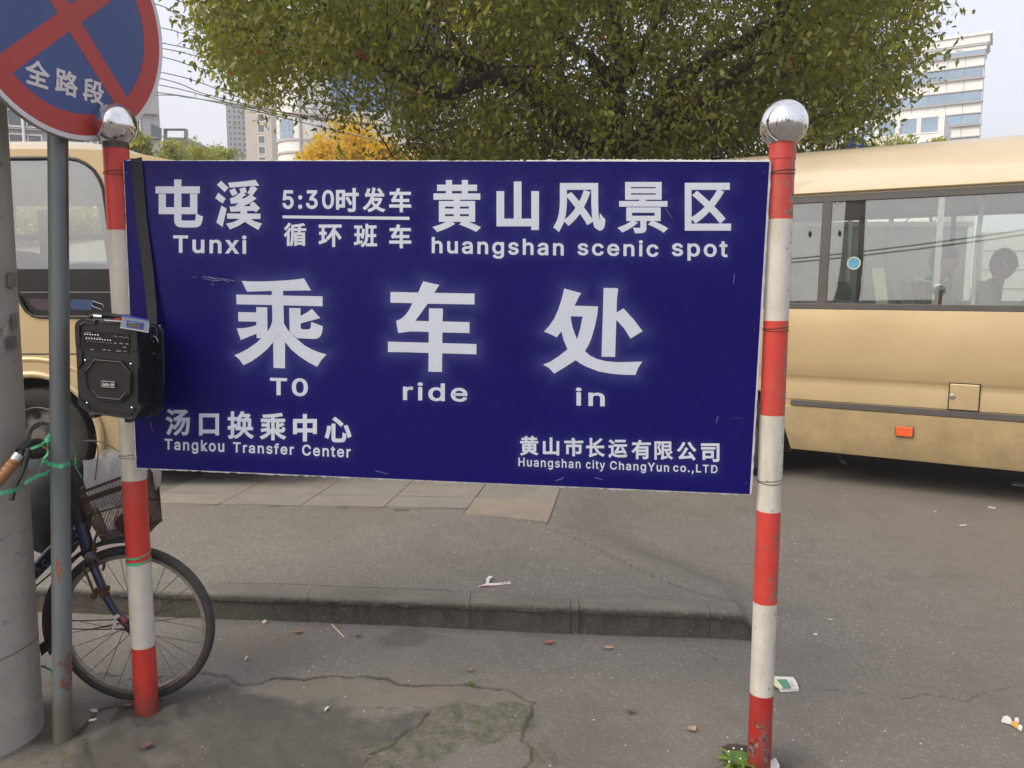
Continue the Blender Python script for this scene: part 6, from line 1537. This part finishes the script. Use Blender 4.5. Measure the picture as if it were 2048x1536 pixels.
def meshwall(a, b, c, d, nu, nv):
    """a-b top, d-c bottom: diagonal wires both ways"""
    mb = MB()
    def pp(u, v): return a.lerp(b, u).lerp(d.lerp(c, u), v)
    for sgn in (1, -1):
        for k in range(-nv, nu + nv):
            pts = []
            for j in range(nv + 1):
                u = (k + j) / nu if sgn > 0 else (k + nv - j) / nu
                if 0 <= u <= 1: pts.append(pp(u, j / nv))
            if len(pts) > 1: mb.tube([pts[0], pts[-1]], .0010, 3, caps=False)
    return mb
wm = MB()
for (a, b, c, d, nu, nv) in ((TN0, TN1, BN1, BN0, 22, 13), (TF0, TF1, BF1, BF0, 22, 13), (TN1, TF1, BF1, BN1, 18, 13), (TN0, TF0, BF0, BN0, 18, 12), (BN0, BN1, BF1, BF0, 12, 14)):
    m_ = meshwall(a, b, c, d, nu, nv); wm.add(m_.v, m_.f)
o = obj('wire_mesh', wm, M_['bask'], bsk); o['kind'] = 'stuff'
M_['maroon'] = plain('maroon_cloth', (.10, .035, .03, 1), .8, 0, .3, 20, .4, 60)
def blob(nm, c, r, sq, mat, label, cat, rough=.22, fr=5.0, seed=1, par=None):
    mb = MB(); vs_ = []; nu, nv = 40, 26; rg = random.Random(seed); ph_ = [rg.uniform(0, 6) for _ in range(6)]
    for j in range(nv + 1):
        th_ = math.pi * j / nv
        for i in range(nu):
            p_ = 2 * math.pi * i / nu; x, y, z = math.sin(th_) * math.cos(p_), math.sin(th_) * math.sin(p_), math.cos(th_)
            k = 1 + rough * (abs(math.sin(fr * x + ph_[0] + 2 * z)) + abs(math.sin(fr * 1.3 * y + ph_[1] - 2.5 * x)) + .6 * abs(math.sin(fr * 2.1 * z + ph_[2] + 3 * y)) - 1.3)
            vs_.append(Vector(c) + Vector((x * sq[0], y * sq[1], z * sq[2])) * r * k)
    mb.add(vs_, [(j * nu + i, (j + 1) * nu + i, (j + 1) * nu + (i + 1) % nu, j * nu + (i + 1) % nu) for j in range(nv) for i in range(nu)])
    o = obj(nm, mb, mat, par, smooth=True)
    if label: tag(o, label, cat)
    return o
def m_film():
    t = NT('milky_plastic'); t.base((.78, .78, .79, 1)); t.b.inputs['Roughness'].default_value = .22
    t.bump(t.noise(28, 4, .5, dist=2.5), .7, .01)
    tr = t.n('BsdfTransparent'); tl = t.n('BsdfTranslucent'); tl.inputs[0].default_value = (.65, .65, .66, 1)
    m1 = t.n('MixShader'); m1.inputs[0].default_value = .35; t.l(t.b.outputs[0], m1.inputs[1]); t.l(tl.outputs[0], m1.inputs[2])
    m2 = t.n('MixShader'); m2.inputs[0].default_value = .34; t.l(m1.outputs[0], m2.inputs[1]); t.l(tr.outputs[0], m2.inputs[2]); t.l(m2.outputs[0], t.out.inputs[0]); return t.m
M_['film'] = m_film()
# open crumpled bag standing in the basket
def bag(c, r, h_, seed, label):
    rg = random.Random(seed); nu, nv = 48, 22; vs_ = []; ph_ = [rg.uniform(0, 6) for _ in range(8)]
    for j in range(nv + 1):
        t = j / nv
        for i in range(nu):
            a = 2 * math.pi * i / nu; k = r * (.62 + .45 * t) * (1 + .07 * math.sin(3 * a + ph_[0] + 3 * t) + .05 * math.sin(7 * a + ph_[1] - 5 * t) + .03 * math.sin(13 * a + 9 * t + ph_[2]))
            zt_ = h_ * t + (.016 * math.sin(2 * a + ph_[3]) + .010 * math.sin(5 * a + ph_[4])) * t
            vs_.append(Vector(c) + Vector((k * math.cos(a) + .02 * t, k * math.sin(a), zt_)))
    o = obj('plastic_bag', MB().add(vs_, [(j * nu + i, j * nu + (i + 1) % nu, (j + 1) * nu + (i + 1) % nu, (j + 1) * nu + i) for j in range(nv) for i in range(nu)]), M_['film'], None, smooth=True)
    return tag(o, label, 'bag', 'things in the bicycle basket')
bag(P(210, 1010, 2.95), .075, .175, 3, 'milky crumpled plastic bag standing open in the bicycle basket, left of the post')
bag(P(252, 1003, 2.96), .08, .185, 8, 'second milky plastic bag in the basket, mostly behind the striped post')
tag(blob('bundle', P(268, 1045, 2.95), .055, (1.15, .9, .85), M_['maroon'], 'maroon cloth bundle lying in the bottom of the bicycle basket', 'bundle', .12, 3, 5), 'maroon cloth bundle lying in the bottom of the bicycle basket', 'bundle', 'things in the bicycle basket')
tag(blob('bubble_wrap', P(305, 952, 2.96), .048, (.55, .8, 1.1), M_['film'], '', 'wrap', .12, 6, 6), 'silvery wrapped packet in the basket just right of the post', 'packet', 'things in the bicycle basket')
# navy bag hanging behind the poles
M_['navycloth'] = plain('navy_nylon', (.006, .009, .018, 1), .7, 0, .3, 12, .5, 30)
tag(blob('navy_bag', P(104, 1012, 3.02), .20, (.72, .45, 1.0), M_['navycloth'], '', 'bag', .06, 3.2, 9), 'dark navy bag hanging from the handlebar between the two poles', 'bag')
# green plastic string tied round pole and bar
def rib(pts, w_, label, grp='green plastic string on pole and bicycle'):
    o = obj('green_string', MB().strip(smooth_path([P(*p) for p in pts], 5, .002), w_, .0008), M_['green_tape']); return tag(o, label, 'string', grp)
rib([(80, 921, 2.56), (95, 926, 2.535), (106, 930, 2.535), (118, 932, 2.53), (130, 930, 2.535), (141, 926, 2.56)], .013, 'green band wrapped once round the slim grey pole')
rib([(57, 899, 2.52), (68, 895, 2.51), (80, 890, 2.51), (96, 881, 2.52), (104, 876, 2.56)], .0085, 'green string end pointing left above the brake mount')
rib([(93, 884, 2.51), (96, 876, 2.50), (98, 868, 2.50), (101, 862, 2.52)], .008, 'short green string end standing up beside the slim grey pole')
rib([(93, 880, 2.50), (95, 890, 2.49), (96, 903, 2.50), (90, 915, 2.51), (82, 930, 2.53), (80, 934, 2.54)], .0075, 'green string running down from the knot left of the slim pole')
rib([(101, 941, 2.55), (88, 948, 2.52), (72, 953, 2.50), (55, 964, 2.48), (50, 968, 2.48)], .011, 'broad green string sloping down left behind the brake lever')
rib([(44, 972, 2.50), (30, 980, 2.42), (12, 984, 2.39), (-12, 990, 2.38)], .013, 'green tape across the concrete pole below the tan grip')
rib([(140, 888, 2.60), (146, 898, 2.62), (152, 910, 2.63), (150, 926, 2.63), (148, 930, 2.63)], .005, 'thin green string loop right of the slim pole')
rib([(150, 930, 2.65), (156, 942, 2.66), (163, 955, 2.66)], .004, 'thin green string going down to the basket corner')
rib([(82, 1332, 2.72), (92, 1335, 2.70), (104, 1344, 2.66)], .009, 'green string lying low between the concrete pole and the slim pole', 'green string near the ground')
kn = obj('green_knot', MB().ball(P(95, 880, 2.50), .009, 10, 8, (1, 1, 1), .5), M_['green_tape']); tag(kn, 'green string knot left of the slim grey pole', 'knot')

# ================================================================== WEEDS AND LITTER
M_['weed'] = m_leaf('weed_leaf', (.09, .19, .035, 1), (.24, .36, .08, 1), (.2, .3, .08, 1), .35)
def blade(mb, base, d, L, w_, up=.6, n=5):
    d = Vector(d).normalized(); s = d.cross(Vector((0, 0, 1))).normalized(); vv = []
    for i in range(n + 1):
        t = i / n; p = Vector(base) + d * L * t * (1 - .2 * t) + Vector((0, 0, 1)) * L * (up * t - .75 * up * t * t); ww = w_ * math.sin(math.pi * min(1, .12 + .88 * t)) ** .8 * (1 if i < n else 0.05)
        vv += [p - s * ww / 2, p + Vector((0, 0, -ww * .15)), p + s * ww / 2]
    mb.add(vv, [(3 * i + j, 3 * i + j + 1, 3 * i + 4 + j, 3 * i + 3 + j) for i in range(n) for j in (0, 1)])
def weed(px_, py_, n, L, w_, label, flower=False, seed=1):
    rg = random.Random(seed); b = G(px_, py_); b.z = gz(b.x, b.y); root = thing('weed', b, label, 'plant')
    for k in range(n):
        mb = MB(); a = rg.uniform(0, 6.28); blade(mb, b + Vector((rg.uniform(-.012, .012), rg.uniform(-.012, .012), 0)), (math.cos(a), math.sin(a), 0), L * rg.uniform(.55, 1.15), w_ * rg.uniform(.6, 1.3), rg.uniform(.5, 1.2))
        me = MB(); o = obj('leaf', mb, M_['weed'], root, smooth=True); add_attr(o.data, 'tint', [rg.random()] * len(o.data.vertices))
    return root, b
wd, wb = weed(1478, 1528, 34, .095, .012, 'green weed tuft with small white flowers at the foot of the right striped post', seed=3)
for (dx, dy) in ((-.055, .03), (-.02, .05), (.015, .045), (.02, .02)):
    mb = MB(); blade(mb, wb + Vector((0, 0, .01)), (dx, dy, 0), .075, .045, .7, 7); o = obj('broad_leaf', mb, M_['weed'], wd, smooth=True); add_attr(o.data, 'tint', [rnd.random() * .5] * len(o.data.vertices))
for k in range(5):
    p_ = wb + Vector((rnd.uniform(-.06, .03), rnd.uniform(-.07, .02), rnd.uniform(.035, .075))); obj('flower', MB().ball(p_, .0035, 6, 4), M_['white_plastic'], wd)
weed(944, 1366, 16, .030, .004, 'small tuft of grass growing out of the crack in the pavement', seed=5)
M_['soil'] = plain('dark_soil', (.055, .046, .036, 1), .95, 0, .4, 30, .6, 120)
sb_ = G(1467, 1500); tag(blob('soil_clump', (sb_.x + .01, sb_.y, .0), .036, (1.2, .7, .32), M_['soil'], '', 'soil', .25, 6, 12), 'dark clod of soil behind the weed at the right post', 'soil')
def fallen(px_, py_, L, col, label, rot, seed, asp=.55, curl=.25, z=0.0):
    b = G(px_, py_, z); b.z = gz(b.x, b.y) + .004; rg = random.Random(seed); mb = MB(); n = 8; vv = []
    for i in range(n + 1):
        t = i / n; wv = L * asp * math.sin(math.pi * t) ** .75 * (1 + rg.uniform(-.12, .12)) / 2 + .0004
        for s in (-1, 0, 1):
            x = (t - .5) * L; y = s * wv; zz = .003 + curl * L * ((t - .5) ** 2 * .8 + (abs(s) * .22)) + rg.uniform(0, .0015)
            vv.append(b + Vector((x * math.cos(rot) - y * math.sin(rot), x * math.sin(rot) + y * math.cos(rot), zz)))
    mb.add(vv, [(3 * i + j, 3 * i + 1 + j, 3 * i + 4 + j, 3 * i + 3 + j) for i in range(n) for j in (0, 1)])
    e = Vector((math.cos(rot), math.sin(rot), 0)); mb.tube([b + e * L * .48 + Vector((0, 0, .006)), b + e * L * .72 + Vector((0, 0, .004))], .0007, 4)
    nm = 'leafcol%d' % seed; o = obj('fallen_leaf', mb, plain(nm, col, .7, 0, .3, 60), None, smooth=True); return tag(o, label, 'leaf', 'fallen leaves on the pavement')
fallen(1097, 1286, .048, (.30, .12, .075, 1), 'reddish curled fallen leaf in front of the kerb, middle of the pavement', .1, 21)
fallen(1217, 1298, .046, (.38, .28, .17, 1), 'pale tan fallen leaf right of the reddish one in front of the kerb', -.2, 22)
fallen(596, 1268, .046, (.30, .17, .10, 1), 'brown fallen leaf left of the wooden stick below the kerb', .3, 23)
fallen(717, 1278, .030, (.07, .06, .055, 1), 'dark shrivelled leaf right of the wooden stick', 1.0, 24, .5, .6)
fallen(940, 1342, .030, (.24, .16, .10, 1), 'small brown leaf just behind the grass tuft', .6, 25, .8, .5)
fallen(1384, 1460, .036, (.36, .25, .16, 1), 'tan leaf nearest the right post, lower part of the pavement', .7, 26, .8)
fallen(290, 1493, .040, (.12, .07, .06, 1), 'round dull maroon leaf in front of the left post', .1, 27, .95, .1)
fallen(1262, 1426, .036, (.075, .07, .065, 1), 'flat dark leaf on the pavement below the tan ones', -.3, 28, .6, .1)
fallen(492, 1322, .020, (.45, .40, .30, 1), 'tiny cream leaf scrap beside the bicycle tyre', 1.1, 29, .4, .2)
fallen(258, 1412, .03, (.32, .2, .12, 1), 'small orange leaf under the tyre beside the left post', .1, 30, .5, .2)
q0, q1 = G(664, 1251), G(689, 1277)
M_['wood'] = plain('pale_wood', (.62, .52, .34, 1), .6, 0, .15, 60)
tag(obj('wooden_stick', MB().tube([q0 + Vector((0, 0, .005)), q1 + Vector((0, 0, .004))], [.0032, .0026], 8), M_['wood'], None, smooth=True), 'thin pale wooden stick lying below the kerb', 'stick')
pb = G(530, 1248); tag(obj('round_pebble', MB().ball(pb + Vector((0, 0, .010)), .012, 12, 8, (1, 1, .8), .15), M_['wood'], None, smooth=True), 'round yellowish pebble at the foot of the kerb', 'pebble')
# red and white wrapper on the platform
def G13(a, b): 
    q = G(a, b, H); q.z = gz(q.x, q.y) + .004; return q
wr = thing('plastic_wrapper', G13(990, 1168), 'crumpled white wrapper with red stripes lying on top of the kerb platform', 'wrapper')
obj('film', MB().strip([G13(958, 1172), G13(975, 1169) + Vector((0, 0, .004)), G13(995, 1168) + Vector((0, 0, .002)), G13(1021, 1164)], [.006, .016, .013, .018], .001, side=(0, 1, .4)), M_['white_plastic'], wr)
obj('film', MB().strip([G13(974, 1170) + Vector((0, 0, .003)), G13(976, 1162) + Vector((0, 0, .012)), G13(982, 1156) + Vector((0, 0, .010))], [.012, .016, .022], .001, side=(1, 0, 0)), M_['white_plastic'], wr)
obj('stripe', MB().strip([G13(960, 1171.5) + Vector((0, -.002, .002)), G13(976, 1171) + Vector((0, -.003, .003)), G13(990, 1170.5) + Vector((0, -.003, .003))], .004, .0006, side=(0, 1, .3)), M_['s_red'], wr)
for k in range(5): obj('stripe', MB().strip([G13(1004 + 3.4 * k, 1168.5 - .7 * k) + Vector((0, 0, .0045)), G13(1005 + 3.4 * k, 1164.5 - .7 * k) + Vector((0, 0, .0045))], .0025, .0004, side=(1, 0, 0)), M_['s_red'], wr)
# flattened paper cup by the right post
cb_ = thing('paper_carton', G(1570, 1374), 'flattened white and green paper carton lying right of the right post', 'litter')
def Gz(a, b, h_=0.0): 
    q = G(a, b); q.z = gz(q.x, q.y) + .004 + h_; return q
M_['cgreen'] = plain('carton_green', (.09, .27, .19, 1), .5); M_['cream'] = plain('carton_cream', (.62, .60, .42, 1), .6)
obj('sheet', MB().prism([Gz(1541, 1360), Gz(1560, 1361), Gz(1585, 1364, .006), Gz(1593, 1373, .004), Gz(1597, 1383), Gz(1585, 1384), Gz(1562, 1386), Gz(1552, 1372)], (0, 0, .009)), M_['white_plastic'], cb_, bevel=.002)
obj('fold', MB().prism([Gz(1541, 1360, .0095), Gz(1547, 1361, .012), Gz(1566, 1386, .012), Gz(1561, 1386.5, .0095), Gz(1550, 1380, .0095), Gz(1543, 1370, .0095)], (0, 0, .003)), M_['cream'], cb_)
obj('green_print', MB().prism([Gz(1552, 1367, .0105), Gz(1573, 1368.5, .0145), Gz(1582, 1384, .0125), Gz(1563, 1385.5, .0105)], (0, 0, .0015)), M_['cgreen'], cb_)
for a, b, c, d in [(1579, 1373, 1585, 1374), (1580, 1377, 1588, 1379), (1584, 1381, 1591, 1381.5)]: obj('print', MB().strip([Gz(a, b, .0145), Gz(c, d, .0145)], .0022, .0003, side=(0, 1, 0)), M_['trim'], cb_)
sc2 = thing('paper_scrap', G(2023, 1449), 'torn white and orange paper scrap at the right edge of the pavement', 'litter')
M_['corange'] = plain('scrap_orange', (.68, .36, .07, 1), .5)
obj('sheet', MB().prism([Gz(2002, 1446), Gz(2006, 1437), Gz(2014, 1435), Gz(2022, 1441), Gz(2024, 1452), Gz(2012, 1449)], (0, 0, .004)), M_['white_plastic'], sc2)
obj('orange_part', MB().prism([Gz(2021, 1451), Gz(2024, 1446), Gz(2036, 1450), Gz(2036, 1460), Gz(2030, 1457)], (0, 0, .005)), M_['corange'], sc2)
obj('sheet', MB().prism([Gz(2028, 1446), Gz(2030, 1440), Gz(2036, 1440), Gz(2038, 1448)], (0, 0, .006)), M_['white_plastic'], sc2); obj('sheet', MB().prism([Gz(2036, 1453), Gz(2041, 1452), Gz(2045, 1457), Gz(2042, 1464), Gz(2036, 1460)], (0, 0, .003)), M_['white_plastic'], sc2)
ct = tag(obj('paper_scrap', MB().prism([Gz(1541, 1521, .002), Gz(1551, 1519, .01), Gz(1559, 1534, .01), Gz(1556, 1545), Gz(1541, 1545)], (0, 0, .003)), M_['white_plastic']), 'white crumpled tissue at the foot of the right post', 'litter')
sgm = plain('dirty_paper', (.5, .49, .45, 1), .7)
def scrap(pts, label, z=0.0, h_=.003):
    def g(a, b): 
        q = G(a, b, z); q.z = gz(q.x, q.y) + .004; return q
    return tag(obj('litter_scrap', MB().prism([g(*p) for p in pts], (0, 0, h_)), sgm), label, 'litter', 'small scraps of litter')
scrap([(180, 1419), (193, 1418), (196, 1424), (184, 1424)], 'white paper bit left of the left post on the dark ground')
scrap([(1676, 917), (1684, 920), (1693, 930), (1682, 927)], 'white scrap in the shadow under the right bus', 0, .02)
scrap([(1918, 1051), (1932, 1050), (1933, 1053), (1920, 1054)], 'white scrap out in front of the right bus, clear of its shadow', 0)
scrap([(1975, 1014), (1992, 1016), (1990, 1019), (1978, 1018)], 'grey scrap at the edge of the bus shadow near the right border', 0)
scrap([(1867, 1023), (1873, 1023), (1872, 1027)], 'small white speck of paper just beyond the bus shadow', 0)
scrap([(1625, 1271), (1634, 1270), (1635, 1274), (1627, 1273)], 'lower of two tiny scraps right of the right post')
scrap([(1656, 1239), (1664, 1240), (1665, 1242), (1658, 1242)], 'upper of two tiny scraps right of the right post')
scrap([(649, 1420), (655, 1416), (659, 1417), (653, 1422), (649, 1426)], 'thin pale shred on the dark patch of pavement')
scrap([(2020, 966), (2044, 968), (2048, 974), (2024, 972)], 'pale scrap under the right bus at the photo border', 0, .012)
cg = G(184, 1442); tag(obj('cigarette_end', MB().tube([Gz(178, 1444, .004), Gz(193, 1440, .004)], .0042, 10), M_['white_plastic']), 'white cigarette end on the dark ground left of the left post', 'cigarette')
cg = tag(obj('cigarette_end', MB().tube([Gz(490, 1324, .003), Gz(494, 1317, .003)], .0035, 10), M_['cream']), 'cream cigarette end right of the bicycle tyre', 'cigarette')
# loose grit
r8 = np.random.default_rng(8); gv = []; gf = []; n = 1700
xs_ = r8.uniform(-2.2, 2.6, n); ys_ = 1.9 + 4.2 * r8.random(n) ** 1.4; hs = height(xs_, ys_)
for i in range(n):
    s = .0012 + .0034 * r8.random() ** 4; a = r8.random() * 6.28; z = hs[i] + .001; o_ = len(gv)
    for k in range(4): gv.append((xs_[i] + s * math.cos(a + 1.57 * k) * (1 + .5 * (k % 2)), ys_[i] + s * math.sin(a + 1.57 * k), z))
    gv.append((xs_[i], ys_[i], z + s * .8)); gf += [(o_ + k, o_ + (k + 1) % 4, o_ + 4) for k in range(4)]
gm2 = MB(); gm2.add(gv, gf); o = obj('grit', gm2, plain('pale_grit', (.46, .44, .40, 1), .9, 0, .4, 3)); o['kind'] = 'stuff'; tag(o, 'pale grit and crumbs scattered over the pavement', 'grit')
# ================================================================== HAZE
hz = obj('haze', MB().box((0, 30, 11.9), (190, 190, 26.0)), m_haze(.0032)); hz['kind'] = 'stuff'
hz['label'] = 'thin pale daylight haze over the whole place'; hz['category'] = 'haze'
